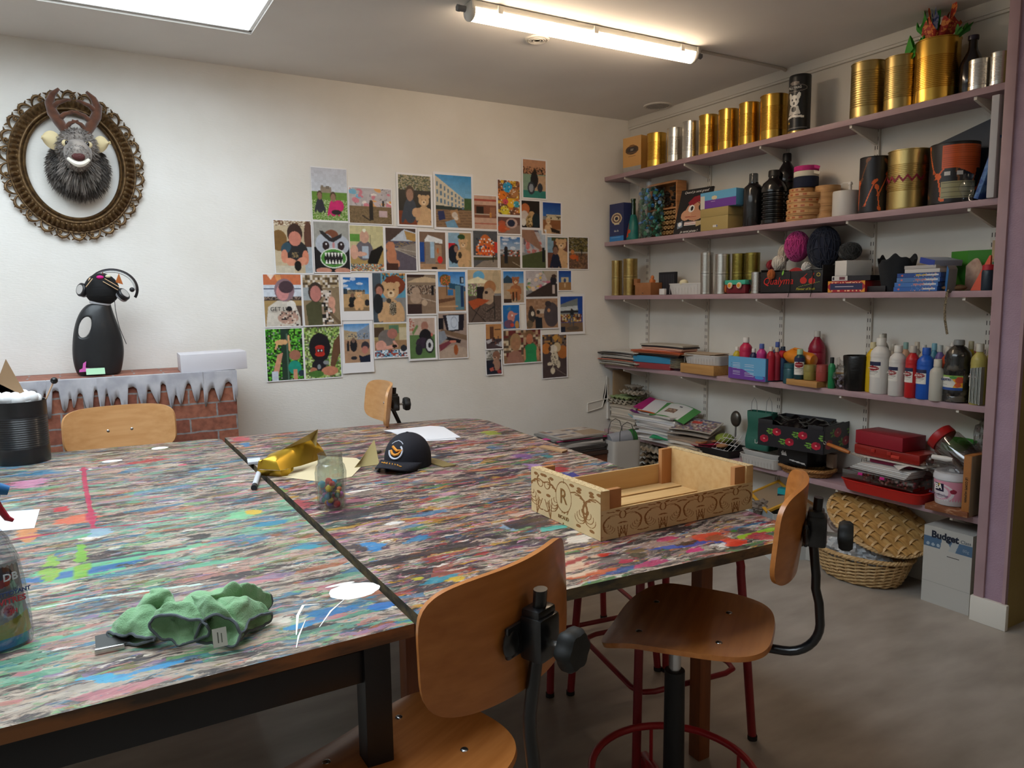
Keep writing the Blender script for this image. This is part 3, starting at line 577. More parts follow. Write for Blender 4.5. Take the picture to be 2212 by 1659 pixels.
def f5(c): c.r(0, 0, 1, 1, '#c4a08c').r(0, .1, 1, .16, '#a84c3c').r(0, .28, 1, .66, '#80503c').r(.08, .33, .42, .55, '#2a1e1a').r(.02, .54, .98, .57, '#c4b4a4').r(.72, .34, .95, .62, '#9a6a50').r(0, .82, 1, .86, '#b05844').r(.7, .5, .78, .64, '#c88a4c')
def f6(c):
    c.n(0, 0, 1, 1, ['#8c5a3c', '#c87838', '#d4a838', '#6f4a3c'], 1, 6, 5)
    for x, y, r, q in ((.45, .2, .22, '#2f9ccc'), (.2, .45, .2, '#e07a24'), (.75, .35, .2, '#b07848'), (.6, .65, .2, '#e8b428'), (.85, .68, .14, '#3fa4b8'), (.3, .88, .2, '#d8c83c'), (.35, .62, .12, '#c84a5c')): c.e(x, y, r, r*.7, q)
    c.n(0, 0, 1, 1, ['#3c2c24', '#f0e4d0'], .12, 2, 3)
def f7(c): c.r(0, 0, 1, .4, '#b98a6c').n(0, .18, 1, .38, ['#6a4430', '#a87858', '#2c2420'], .7, 2, 5).r(0, .38, 1, 1, '#7f9c88').r(.5, .4, 1, .8, '#b89a7c').r(0, .8, 1, 1, '#2f7c74').e(.5, .52, .17, .22, '#1c2026').e(.52, .32, .08, .07, '#241c18').e(.36, .74, .16, .17, '#2c3440').e(.36, .74, .10, .11, '#8c94a0').e(.75, .72, .12, .12, '#2c3440')
def f8(c): c.r(0, 0, 1, 1, '#211c1c').e(.2, .3, .24, .2, '#b8683c').e(.15, .55, .22, .18, '#c8bcb4').e(.55, .52, .18, .14, '#c09a6c').e(.42, .78, .2, .25, '#a88a58').n(.3, .6, .55, 1, ['#5c4428', '#c8b080'], .8, 2, 4).e(.8, .72, .22, .28, '#1c2a30').e(.1, .8, .14, .14, '#d8d4cc')
def f9(c): c.g(0, 0, 1, .45, '#153f8c', '#3c6cac').r(.2, .38, 1, .56, '#cabfa0').n(.2, .42, 1, .52, ['#5c5444', '#cabfa0'], .8, 3, 2).r(0, .55, 1, 1, '#8c5c3a').r(0, .85, 1, 1, '#b09070'); bear(c, .3, .6, .13, '#d0ac84'); c.p([(.4, .8), (.95, .9), (.95, 1), (.5, .95)], '#2c241e')
def f10(c): c.r(0, 0, 1, .5, '#6c4c44').r(0, .5, 1, 1, '#8c7468').e(.62, .36, .26, .3, '#c0a49a').e(.6, .36, .17, .22, '#242c44'); c.e(.18, .38, .16, .16, '#b0583c').e(.2, .7, .22, .24, '#b85430').e(.42, .72, .12, .08, '#c46a40')
def f11(c): c.r(0, 0, 1, 1, '#c3b294').n(0, 0, 1, .1, ['#d8ccb4', '#7c5c44'], 1, 2, 1).e(.12, .38, .22, .2, '#7c5c34').e(.92, .3, .12, .3, '#5c3c30').r(.8, .5, 1, 1, '#a8b4bc').e(.53, .60, .36, .24, '#26282c').e(.3, .52, .14, .1, '#33505f', 1, -.4).e(.25, .68, .09, .13, '#d08a70').e(.82, .7, .09, .14, '#cf8468').e(.44, .8, .18, .08, '#d89478', 1, .3).e(.7, .78, .16, .08, '#d89478', 1, -.3).e(.6, .86, .10, .10, '#141214').e(.55, .24, .21, .19, '#3a2824').e(.55, .34, .17, .14, '#c98270').r(0, .86, .5, 1, '#c8c0ac').n(.45, .6, .62, .7, ['#a08860', '#26282c'], .8, 1, 2)
def f12(c):
    c.r(0, 0, 1, 1, '#9fa09a').r(0, .5, 1, 1, '#1a1c20').e(.5, .27, .2, .12, '#7c4c38').e(.3, .43, .26, .2, '#b4bcc8').e(.74, .45, .26, .19, '#b4bcc8').p([(.16, .17), (.26, .18), (.5, .32), (.8, .22), (.78, .3), (.55, .40), (.42, .38), (.2, .24)], '#2a2a2e')
    for x in (.33, .76): c.e(x, .47, .10, .09, '#2c2024'); c.e(x+.01, .44, .02, .02, '#e8e8ec')
    c.e(.55, .46, .04, .06, '#c08a8c'); c.e(.54, .72, .38, .20, '#e4ece0').e(.54, .72, .355, .18, '#4c8c3c').e(.54, .72, .27, .13, '#1c1a20')
    for i in range(6): x = .32+i*.09; c.p([(x-.035, .61), (x+.035, .61), (x, .70)], '#eef0ea'); c.p([(x-.02, .83), (x+.05, .83), (x+.015, .74)], '#eef0ea')
    c.e(.25, .97, .22, .06, '#c8907c').e(.78, .97, .22, .06, '#c8907c')
def f13(c): c.r(0, 0, 1, .5, '#c6bf92').r(.0, .18, .3, .35, '#5c9440').r(.6, .2, .62, .45, '#4c4438').r(0, .5, 1, 1, '#b0945c').e(.42, .54, .26, .22, '#6c6870').r(.36, .45, .54, .72, '#b0c0d0').e(.12, .58, .12, .16, '#d8a894').e(.3, .62, .2, .05, '#d8a894').e(.43, .24, .14, .14, '#caa08c').e(.43, .10, .05, .04, '#e8ecd8').p([(.5, .8), (.62, .55), (.95, .42), (1, .5), (.8, .85), (.6, .92)], '#121214').r(0, .84, 1, 1, '#a88858').n(0, .84, 1, 1, ['#c86a48', '#5c9cb4', '#d8cca8', '#4c4838'], .8, 2, 6)
def f14(c): c.r(0, 0, 1, .3, '#4c3c38').p([(.2, .28), (.62, .02), (1, .1), (1, .3), (0, .36)], '#c2ccd8').p([(.62, .05), (1, .12), (1, .32), (.7, .26)], '#b08c54').r(0, .3, 1, 1, '#615a66').n(0, .32, 1, .45, ['#8c7a58', '#3c4a6c', '#7c6c60'], .8, 2, 6).p([(.2, .5), (1, .34), (1, .66)], '#8f857c').l(.2, .46, 1, .56, .012, '#c4bcb0').l(.2, .46, 1, .7, .012, '#c4bcb0').e(.15, .44, .15, .12, '#bd7f60').e(.18, .66, .17, .2, '#bd7f60').e(.35, .85, .1, .1, '#bd7f60').r(0, .84, .4, 1, '#4a3028')
def f15(c): c.r(0, 0, 1, 1, '#7c6454').r(0, .28, .18, .8, '#1f4c94').p([(.2, .2), (.32, .08), (.88, .2), (.88, .3), (.2, .28)], '#e4e8ec').r(.22, .26, .6, .88, '#8a8078').r(.4, .26, .56, .7, '#a4c4dc').r(.6, .34, .85, .8, '#a88a70').e(.78, .74, .1, .1, '#d8302c').r(0, .85, 1, 1, '#b08c6c').e(.55, .97, .12, .04, '#2c2420').e(.7, .5, .04, .08, '#c06a3c')
def f16(c): c.r(0, 0, 1, 1, '#8cb0c8').r(.5, 0, 1, 1, '#b09468').r(0, .3, .3, .5, '#c02834').e(.58, .12, .16, .08, '#2c4c28').e(.22, .62, .24, .26, '#1c2430'); kid(c, .33, .46, .12, '#1c2430', '#a07868'); bear(c, .65, .32, .2, '#cda67a'); c.e(.5, .65, .08, .1, '#40382c')
def f17(c): c.r(0, 0, 1, 1, '#54565a').e(.5, .35, .25, .25, '#c86a34').e(.3, .5, .2, .16, '#d8662c').e(.62, .55, .3, .18, '#d8582c').n(.1, .2, .9, .7, ['#e8843c', '#3c5c78', '#e8e0dc', '#282c34'], .4, 3, 8).r(.88, .3, 1, .6, '#c83c2c').r(0, .7, 1, .8, '#4a4a34').p([(0, 1), (.4, .82), (1, .78), (1, 1)], '#8c8074').r(.8, .6, .84, .85, '#1c1c20').r(0, .68, .8, .72, '#c8c0bc')
def f18(c): clouds(sky(c, .45, '#2c6cac', '#b0c4d4'), .4).r(0, .42, 1, 1, '#5c4c38').n(0, .42, 1, .62, ['#8c8c8c', '#2c3c44', '#b45c4c', '#c8c8cc'], .8, 3, 4).r(.2, .38, .38, .85, '#20242a').e(.29, .36, .08, .06, '#3a2c28').l(.6, .8, 1, .95, .02, '#a89c88')
def f19(c): graf(c, 0, 0, 1, .6, 9, ('#c06a64', '#8494a8', '#d8d0cc', '#5a4a54')); c.p([(0, .0), (.5, 0), (.9, .55), (.7, .5), (0, .2)], '#94705c').p([(.7, 0), (1, 0), (1, .5), (.9, .5)], '#b0bcc8').p([(0, .68), (1, .52), (1, 1), (0, 1)], '#4c5434').r(.85, .45, .95, .85, '#1c2024')
def f20(c): c.r(0, 0, 1, 1, '#6c4434').r(0, 0, .3, .5, '#7fa0b4').r(.2, 0, 1, .12, '#4a5434'); bear(c, .68, .22, .26, '#cda67a'); kid(c, .4, .42, .17, '#1c2438', '#8c6858')
def f21(c): leaves(c, 0, 0, 1, .45, ('#4a4428', '#6c6438', '#3a3420', '#8c7c50')); c.r(0, .45, 1, 1, '#6c5040').n(0, .5, 1, 1, ['#8c6a4c', '#54402f'], .4, 2, 3).r(0, .45, 1, .5, '#a8a49c').e(.2, .46, .1, .07, '#c8824c').e(.25, .62, .2, .08, '#c8602c').r(.4, .58, .5, .75, '#b8582c').r(.66, .38, .7, .58, '#1c1c1e')
def f22(c):
    c.r(0, 0, 1, .2, '#c8724c').p([(.1, .0), (.3, .0), (.2, .1)], '#ecd8c8').p([(.3, 0), (.45, 0), (.5, .15), (.4, .2)], '#d8945c').r(0, .2, 1, .5, '#ccd4de').r(0, .26, 1, .28, '#2c3c5c').r(0, .42, 1, .5, '#4a3a34').n(0, .42, 1, .48, ['#2c2a2c', '#9c8878'], .6, 2, 3).r(0, .5, 1, 1, '#a88c5c').r(.75, .6, 1, 1, '#54443c')
    c.p([(.02, 1), (.1, .62), (.35, .5), (.65, .52), (.85, .62), (.95, .85), (.95, 1)], '#cfc8bc').e(.55, .3, .27, .22, '#8a7078').e(.5, .34, .17, .16, '#c98a88').e(.6, .24, .2, .12, '#4a3840').e(.72, .6, .12, .10, '#e0dcd4').e(.66, .68, .08, .07, '#1c1c20').e(.62, .84, .28, .12, '#b89484').n(.4, .7, .9, 1, ['#d8c8b8', '#a08070', '#242024'], .4, 3, 7)
def f23(c): c.r(0, 0, 1, 1, '#8c7a60').n(0, 0, 1, .25, ['#b09c7c', '#5c4c38', '#d8d0c4'], .9, 5, 5).r(0, .25, .2, .5, '#a0a8ac').p([(.05, .6), (.3, .48), (.6, .6), (.7, .75), (.5, 1), (.1, 1)], '#4c4c34').e(.34, .34, .2, .2, '#3c322c').e(.34, .37, .15, .16, '#bc7c74').e(.6, .66, .24, .09, '#4c4c34', 1, .3).e(.75, .7, .12, .08, '#d8a08c').r(.55, .3, .78, .62, '#c8bcb0').n(.5, .3, .8, 1, ['#1c1a1c', '#d8d0c8', '#a08874'], .8, 4, 9).e(.78, .55, .10, .12, '#d09a84').l(.75, .8, 1, 1, .08, '#6c5a44')
def f24(c): clouds(sky(c, .5, '#1d64b0', '#5c9cd0'), .4, 8).r(0, .34, .15, .5, '#30404c').r(.15, .38, .85, .5, '#8c7c64').n(.2, .36, .85, .42, ['#34383c', '#6c6454'], .9, 2, 3).r(0, .5, 1, 1, '#bf9c70').r(0, .88, 1, 1, '#8c7458').e(.35, .68, .14, .14, '#1f2426').e(.3, .82, .12, .07, '#1a1a20').e(.35, .53, .08, .06, '#7a5c4c'); bear(c, .6, .52, .13, '#d9ab7c'); c.e(.92, .75, .10, .1, '#24242c')
def f25(c): c.r(0, 0, .3, 1, '#4a5660').r(.26, 0, 1, .5, '#5c9cb8').n(.3, 0, 1, .25, ['#c8944c', '#2c7c8c', '#8c5c34', '#1c3c4c'], .8, 3, 4).e(.65, .25, .34, .2, '#7c3c28'); bear(c, .55, .36, .26, '#cba47a'); c.e(.2, .33, .14, .12, '#3c302c').e(.2, .37, .10, .10, '#b07a68').e(.15, .62, .15, .2, '#24282c').e(.48, .56, .08, .05, '#4a4640').e(.6, .72, .10, .14, '#3c3830').n(.5, .6, .7, .85, ['#c8bca4', '#2c2820'], .6, 1, 3)
def f26(c): c.r(0, 0, 1, .28, '#8c7a68').r(0, 0, .6, .07, '#3c2824').p([(.3, .1), (.6, .05), (1, .1), (1, .2), (.0, .2)], '#c8b090').r(0, .28, 1, 1, '#8c7664').n(0, .28, 1, .5, ['#5c4a40', '#b0a090', '#3c302c'], .7, 2, 5).l(0, .5, 1, .7, .02, '#c0b0a0').r(.85, .28, .93, .52, '#1a1a20').e(.3, .42, .14, .1, '#b49c88').e(.3, .6, .2, .14, '#b09884').r(0, .75, .5, 1, '#3c2c2c').e(.6, .72, .1, .08, '#c0a890')
def f27(c): sky(c, .4, '#2c78c4', '#7fb4e0').r(0, .38, 1, 1, '#a07c5c').e(.25, .2, .2, .14, '#5c5438').n(.1, .1, .45, .35, ['#d8743c', '#4c6c38', '#a85c34'], .8, 2, 3).p([(.4, .28), (.8, .33), (1, .4), (1, .5), (.4, .42)], '#24506c').r(.3, .3, .33, .6, '#5c4c3c').r(.62, .35, .95, .98, '#5c8494').r(.8, .12, .95, .3, '#1c2c44').r(.86, .15, .92, .28, '#a8bccc').r(.82, .35, .93, .9, '#1f3c64').r(.35, .45, .55, .6, '#3474ac').p([(0, .7), (.6, .65), (.6, .72), (0, .8)], '#6c4c38').r(.0, .86, .7, .9, '#c09a74')
def f28(c): c.r(0, 0, 1, .45, '#c8b290').e(.33, .12, .17, .1, '#6cb0d8').e(.85, .2, .12, .2, '#b8a484').p([(0, .2), (.3, .13), (.62, .22), (.6, .25), (0, .26)], '#ece4c0').r(0, .26, .3, .55, '#8c9c6c').n(0, .26, .4, .5, ['#d8d0c0', '#6c8c44', '#8c6478'], .7, 2, 3).r(0, .5, 1, 1, '#5f5048').r(.27, .32, .48, .55, '#201c20').e(.66, .33, .18, .13, '#a9764f').e(.62, .5, .18, .16, '#b09880').e(.55, .43, .05, .03, '#2c2020').p([(0, .6), (.3, .54), (.66, .58), (.15, .76)], '#b05430').l(.1, .72, .5, .98, .02, '#241c1c').l(.36, .68, .1, .98, .02, '#241c1c').n(.4, .7, 1, 1, ['#74645c', '#4c4038'], .5, 2, 6).l(.78, .5, .8, .95, .03, '#2c2824').l(.55, .8, .8, .7, .03, '#2c2824')
def f29(c): sky(c, .4, '#2470b8', '#7cb0dc').p([(0, .25), (.2, .12), (.45, .25), (.45, .4), (0, .4)], '#2f4658').r(0, .38, 1, 1, '#b09a80'); bear(c, .6, .3, .18, '#a86a44'); c.p([(.1, .6), (.5, .54), (.75, .58), (.4, .68)], '#b8804c').r(.45, .66, .52, .95, '#241c18').r(.6, .66, .66, .95, '#241c18').r(0, .88, .4, 1, '#3c2c24')
def f30(c): graf(c, 0, 0, 1, .75, 15, ('#e0dcd4', '#d8b83c', '#c86c84', '#5c8c58', '#e4c8a8')); c.p([(0, .95), (.75, .45), (1, .5), (1, 1), (0, 1)], '#3c302c').p([(.55, 0), (1, 0), (1, .3), (.7, .4)], '#a89c8c').e(.88, .38, .1, .2, '#24242c').e(.9, .2, .08, .07, '#4a3830').r(.84, .55, .92, .88, '#c8b8b0')
def f31(c): c.g(0, 0, 1, .6, '#123c8c', '#3c70b4').r(.2, .34, .8, .6, '#c8bc9c').e(.5, .5, .1, .12, '#2c4878').r(0, .58, 1, 1, '#a0784c').e(.5, .75, .08, .12, '#d0b48c')
def f32(c): leaves(c, 0, 0, 1, 1, ('#2f7a20', '#4ca030', '#1c3c18', '#7cc848', '#14240f'), 3, 5); c.r(.4, 0, .62, 1, '#243c30').r(.55, .1, .6, 1, '#4c6c5c').e(.42, .26, .18, .05, '#d8a878').e(.52, .26, .06, .05, '#d8a878').l(.62, .15, .64, .42, .05, '#d8a878').l(.3, .3, .26, .38, .05, '#d8a878').p([(.3, .5), (.45, .46), (.3, .9), (.16, .85)], '#cf9478').r(.12, .82, .3, 1, '#c8d0dc').e(.78, .52, .16, .1, '#a06c58').e(.76, .76, .18, .13, '#1f9480').r(.72, .8, .82, 1, '#cf9478').e(.95, .88, .1, .06, '#2c3c4c')
def f33(c): leaves(c, 0, 0, 1, 1, ('#8cac54', '#4c7434', '#a8c46c', '#5c5c3c', '#c8d8a0'), 3, 9); c.e(.42, .40, .30, .28, '#1d1c22').p([(.2, .25), (.4, .1), (.65, .2), (.7, .5), (.6, .65), (.2, .6)], '#1d1c22').e(.42, .40, .13, .045, '#c8382c').e(.42, .53, .14, .05, '#c03428').r(.3, .38, .54, .55, '#b83028').r(.33, .43, .51, .49, '#16141a').e(.38, .46, .02, .02, '#dcd8dc').e(.47, .46, .02, .02, '#dcd8dc').e(.38, .75, .2, .12, '#22222a').e(.38, .78, .05, .05, '#8c9498').e(.58, .7, .08, .04, '#8c9094').p([(.7, .75), (.82, .3), (1, .15), (1, .5), (.8, .85)], '#6c4c38').e(.68, .87, .24, .09, '#c88468').e(.22, .84, .1, .05, '#b87860').e(.3, .92, .2, .07, '#4c7838')
def f34(c): sky(c, .3, '#4c8cc8', '#b8d0e4').p([(0, .15), (.35, .2), (.5, .2), (.5, .42), (0, .42)], '#b09c7c').p([(.5, .22), (1, .02), (1, .42), (.5, .4)], '#8c98a8').n(.05, .24, .95, .38, ['#4c5460', '#c0b090'], .4, 2, 3).r(0, .4, 1, 1, '#b08c70').r(.1, .5, .2, .7, '#24262c').e(.15, .47, .04, .04, '#3c2c28').e(.36, .55, .14, .17, '#22242a').e(.36, .42, .07, .07, '#7c6458').e(.36, .88, .12, .05, '#2c2c34').e(.82, .58, .16, .12, '#3c3840').e(.8, .68, .13, .1, '#b8786c').p([(.55, .8), (.7, .85), (1, .8), (1, 1), (.6, 1)], '#1c2438')
def f35(c): c.r(0, 0, 1, .5, '#a89868').r(.45, .05, .75, .3, '#5c8064').r(0, .1, .3, .4, '#4c3c30').r(.78, .12, 1, .5, '#c8bc9c').r(0, .5, 1, 1, '#9c7c5c').e(.38, .42, .26, .24, '#77706c').e(.2, .66, .17, .16, '#d8a090').l(.15, .75, .65, .68, .10, '#d8a090').e(.56, .3, .16, .15, '#ae7468').l(.6, .55, .7, .68, .07, '#d8a090').n(0, .78, 1, 1, ['#e0e4e8', '#7fb0cc', '#a84c3c', '#2c3c54'], .95, 3, 5).e(.9, .75, .1, .1, '#2c3038').e(.62, .68, .08, .05, '#141418')
def f36(c): c.r(0, 0, 1, .45, '#c0aa9c').n(.0, .0, .2, .35, ['#b06c5c', '#c8b8ac'], 1, 2, 4).r(0, .42, 1, 1, '#5d7c4c').p([(.1, .35), (.3, .15), (.35, .2), (.15, .42)], '#6c8c54').e(.6, .2, .14, .12, '#a87868').e(.62, .45, .24, .18, '#1c1c22').e(.5, .62, .26, .14, '#3c3040').e(.35, .78, .14, .14, '#2c2c34').e(.78, .68, .19, .2, '#24242a').e(.78, .68, .14, .155, '#d0d4d8').e(.78, .68, .06, .07, '#2c2c34').e(.88, .42, .04, .05, '#c87868')
def f37(c): c.r(0, 0, 1, 1, '#a08c80').p([(.15, .03), (.92, .02), (.88, .38), (.3, .42)], '#24222c').p([(.28, .05), (.72, .04), (.7, .36), (.36, .38)], '#c8d4e4').e(.55, .2, .12, .13, '#9cacc4').e(.55, .2, .10, .11, '#c8d4e4').r(0, .1, .18, .35, '#1c1c22').p([(.1, .34), (1, .5), (1, .62), (.05, .42)], '#7c6450').p([(.2, .5), (.8, .6), (.75, .68), (.25, .58)], '#221e24').p([(0, .4), (.2, .38), (.3, .55), (0, .7)], '#8c94a0').p([(0, .7), (.4, .6), (.45, .66), (.05, .85)], '#7c3c48').e(.5, .63, .12, .03, '#c87c68').p([(0, .85), (.5, .7), (1, .8), (1, 1), (0, 1)], '#b4a090').e(.6, .82, .08, .12, '#a85c34')
def f38(c): c.r(0, 0, 1, .6, '#b88454').r(.25, .1, .5, .6, '#5c3c2c').r(.55, .2, .95, .24, '#3c2820').r(0, .6, 1, 1, '#4a3c40').p([(0, .68), (.35, .6), (.5, .7), (.1, .8)], '#b8b4b8').p([(.6, .85), (1, .7), (1, .95)], '#a8acb4').n(.2, .5, .8, .9, ['#6c4438', '#2c2428'], .4, 3, 2)
def f39(c): c.n(0, 0, 1, .4, ['#a8a49c', '#6c6c60', '#d0d0cc'], 1, 3, 3).r(0, .4, 1, 1, '#242430').e(.68, .22, .26, .2, '#8c6450').e(.6, .33, .13, .09, '#c8a48c').e(.58, .3, .05, .04, '#2c1c18').e(.68, .6, .26, .26, '#a07c68').p([(.02, .6), (.5, .55), (.6, .9), (.1, 1)], '#1c2434').p([(.2, .75), (.45, .7), (.5, .85), (.26, .88)], '#b0584c').e(.85, .9, .14, .08, '#9c3c3c')
def f40(c): c.g(0, 0, 1, 1, '#1f70b8', '#2c5c8c').e(.5, .5, .22, .26, '#c88478').p([(.35, .3), (.95, .36), (.6, .5)], '#c88478').p([(.2, .2), (.45, .05), (.5, .25)], '#4c7ca4').e(.35, .8, .3, .18, '#6c4c64').e(.55, .85, .12, .08, '#c84c3c').e(.85, .85, .12, .18, '#c08c4c').e(.55, .44, .05, .04, '#e8e4e4')
def f41(c): c.r(0, 0, 1, 1, '#a07c60').n(0, 0, 1, .7, ['#ac886c', '#947054'], .5, 4, 5).r(.35, .35, .62, .5, '#c4b4a4').e(.8, .55, .24, .42, '#4c4448').e(.7, .18, .10, .10, '#3c3438').e(.72, .4, .05, .06, '#c08c64').e(.18, .55, .12, .25, '#3c3430').e(.16, .3, .06, .07, '#3c2c24').e(.2, .5, .05, .08, '#d8ccb8').r(.28, .64, .5, 1, '#1c222a').e(.38, .45, .06, .07, '#2c2420').l(.25, .62, .36, .62, .05, '#1c222a').e(.1, .85, .1, .14, '#6c5c48')
def f42(c): c.r(0, 0, 1, 1, '#1c489c').p([(.0, .22), (.78, .05), (.8, .7), (0, .7)], '#7c8484').p([(0, .3), (.78, .26), (.78, .38), (0, .40)], '#c4ccd0').r(0, .4, .8, .46, '#24242c').n(.0, .5, .95, .72, ['#a8703c', '#c8a044', '#7c3c34', '#3c2c28', '#d0c4b0'], .95, 3, 8).r(0, .74, 1, 1, '#7a6048').e(.52, .46, .09, .1, '#1c2028').e(.5, .37, .04, .035, '#3c2c24').l(.48, .55, .42, .78, .06, '#4c5464').l(.52, .55, .58, .8, .06, '#4c5464').e(.55, .9, .28, .06, '#5c5044').r(0, .85, .2, 1, '#1c2438')
def f43(c):
    c.r(0, 0, 1, 1, '#8c6c50').n(0, 0, 1, .8, ['#b89c7c', '#6c2c2c', '#d0c0a4', '#5c4c3c'], .9, 5, 8); c.p([(.06, 1), (.14, .68), (.3, .6), (.46, .68), (.52, 1)], '#9c7060').e(.32, .36, .15, .27, '#a4825c').e(.32, .42, .12, .2, '#a87c5c')
    c.p([(.55, 1), (.58, .5), (.68, .42), (.82, .42), (.9, .55), (.88, 1)], '#2a8a54').e(.7, .14, .11, .14, '#7c5c3c').e(.7, .28, .09, .16, '#b87454').e(.92, .75, .04, .2, '#c48c68').e(.56, .75, .03, .2, '#c48c68')
def f44(c):
    c.r(0, 0, 1, 1, '#4a3c3c').n(0, 0, 1, .3, ['#24201f', '#6c5c54', '#a87c44'], .8, 4, 6)
    for x, y, r, q in ((.15, .32, .18, '#c07838'), (.85, .42, .22, '#b06c34'), (.6, .3, .16, '#c8b48c'), (.55, .08, .1, '#c89444')): c.e(x, y, r, r*.7, q)
    c.e(.45, .34, .16, .1, '#ddd4c4').e(.3, .33, .05, .06, '#4c3424').e(.5, .56, .16, .17, '#cfc4ac').e(.3, .68, .10, .04, '#d8ccb4').e(.66, .7, .08, .09, '#d0c4ac').e(.42, .84, .09, .08, '#d8ccb4').n(.35, .42, .65, .75, ['#2c2420', '#d8ccb4'], .25, 2, 4).l(.5, .78, 1, .98, .012, '#8c8078')
PH = [(672, 362, 750, 478, .02, 'two people crouching on a flowery lawn below a ruined castle', f1), (752, 405, 847, 485, .02, 'dark figure in front of a long graffiti wall', f2), (856, 375, 934, 490, .05, 'person on a bench beside a big beige teddy bear', f3),
      (936, 374, 1022, 497, .05, 'white palace facade, blue sky and wooden sun loungers', f4), (1022, 421, 1074, 497, .04, 'pinkish building front with a railing', f5), (1073, 388, 1124, 466, .04, 'heap of colourful toys with a blue one on top', f6), (1126, 343, 1181, 431, .05, 'wheelchair seen from behind in a hall, topmost of the display', f7),
      (1123, 431, 1168, 495, .06, 'dark scene with an orange blurred head and furry toys', f8), (1169, 435, 1214, 508, .06, 'teddy bear on a bench under a deep blue sky', f9), (1073, 466, 1125, 508, .05, 'orange bear facing a round pod chair', f10), (591, 475, 675, 592, .03, 'child in a black T-shirt holding a dark object', f11),
      (676, 478, 755, 590, .02, 'person hidden behind a green and grey monster mask', f12), (754, 486, 830, 588, .03, 'person in a grey T-shirt cutting black card', f13), (830, 490, 901, 587, .04, 'teddy bear on a railway platform with curving tracks', f14), (902, 497, 966, 586, .06, 'white and blue kiosk in a station hall', f15),
      (966, 500, 1019, 580, .05, 'child hugging a beige bear beside a red coat', f16), (1020, 497, 1076, 580, .04, 'orange graffiti on a grey wall', f17), (1078, 510, 1125, 581, .04, 'person standing on rough ground under clouds', f18), (1125, 495, 1180, 581, .03, 'graffiti wall running along a lawn', f19), (1181, 511, 1226, 581, .03, 'child in navy hugging a big teddy bear', f20),
      (1226, 511, 1271, 583, .04, 'orange bear on a park bench under trees', f21), (568, 591, 653, 707, .03, 'person in a pale lettered sweatshirt holding a furry toy', f22), (653, 592, 735, 704, .03, 'person in a khaki jacket holding up a furry toy', f23), (735, 592, 804, 692, 'P', 'white framed print of a bear before a castle', f24), (804, 589, 877, 697, .02, 'big beige bear with a leopard scarf and a child', f25),
      (877, 590, 943, 681, .04, 'pale bear on a bench by railway tracks', f26), (943, 584, 1008, 675, .05, 'station forecourt with an orange tree and blue sky', f27), (1008, 581, 1084, 698, .03, 'brown bear at a café table under a cream parasol', f28), (1085, 583, 1133, 657, .05, 'brown bear on a chair before a blue sky', f29), (1133, 583, 1205, 643, .03, 'painted street wall in steep perspective', f30),
      (1204, 583, 1235, 629, .06, 'tiny print of a lit arch under a dark blue sky', f31), (573, 708, 656, 823, .03, 'child peeping round a green post with a toy tied on', f32), (656, 704, 737, 818, .03, 'black furry ape toy with a red face in leaves', f33), (737, 692, 806, 805, 'P', 'white framed print of people on a palace square', f34), (806, 697, 880, 773, .03, 'person bent over a painted table, drawing', f35),
      (880, 683, 943, 778, .06, 'person in a wheelchair on a green floor', f36), (945, 675, 1010, 775, .03, 'hand at a desk with a line drawing on a screen', f37), (1047, 698, 1085, 755, .05, 'small orange room scene', f38), (1048, 755, 1084, 810, .05, 'small print of a bear with a dark bag', f39), (1085, 657, 1122, 712, .04, 'pink spiky creature before a blue sky', f40),
      (1134, 643, 1206, 711, .03, 'person before a brown mural of figures', f41), (1206, 635, 1262, 722, .07, 'statue before a slanted building under deep blue sky', f42), (1085, 711, 1169, 785, .02, 'two children, one in a green T-shirt', f43), (1169, 720, 1225, 817, .03, 'spotted dog toy among other soft toys', f44)]
for k, (x0, y0, x1, y1, mg, lb_, fn) in enumerate(PH):
    A = at(x0, y0, Y=YB); Bq = at(x1, y1, Y=YB); C1 = at(x1, y0, Y=YB); D1 = at(x0, y1, Y=YB)
    w = ((Bq.x-D1.x)+(C1.x-A.x))/2; h = ((A.z-D1.z)+(C1.z-Bq.z))/2; cx = (A.x+Bq.x+C1.x+D1.x)/4; cz = (A.z+Bq.z+C1.z+D1.z)/4
    W = int((x1-x0)*.95); Hh = int((y1-y0)*.95); pap = Cv(W, Hh, '#e9e8ea')
    if mg == 'P': a0, b0, a1, b1 = .10, .07, .90, .80
    else: a0, b0, a1, b1 = mg, mg*w/h, 1-mg, 1-mg*w/h
    i0, j0, i1, j1 = round(a0*W), round(b0*Hh), round(a1*W), round(b1*Hh); im = Cv(i1-i0, j1-j0, '#888888'); fn(im)
    for _ in range(1):
        q = np.pad(im.a, ((1, 1), (1, 1), (0, 0)), 'edge'); im.a = (q[1:-1, 1:-1]*4+q[:-2, 1:-1]+q[2:, 1:-1]+q[1:-1, :-2]+q[1:-1, 2:])/8
    rg = np.random.RandomState(k); im.a *= 1+.16*np.kron(rg.rand(im.h//6+1, im.w//6+1), np.ones((6, 6)))[:im.h, :im.w, None]-.08; im.a *= (1+.10*(rg.rand(im.h, im.w, 1)-.5)); pap.a[j0:j1, i0:i1] = im.a
    rr = random.Random(k); cu1 = rr.uniform(.002, .010) if y1 > 700 else .002; cu2 = rr.uniform(.001, .004)
    sg = (rr.random()-.5)*.012; dep = .0012+.0005*(k % 4)
    o = cvmesh('wall_photo', pap, lambda u, v: ((u-.5)*w, -dep-cu1*(1-v)**4-cu2*(2*u-1)**4*.6-.0006, (v-.5)*h), PRINT, None, (cx, YB, cz), (0, sg, 0))
    tag(o, 'wall photo: '+lb_, 'photo', 'photo prints stuck on the back wall')
    if fn is f22: text('GET LU', .030, P_('#1c1c1e', .6), o, (-.02, -.012, -.045), (pi/2, 0, 0), ext=.0003)

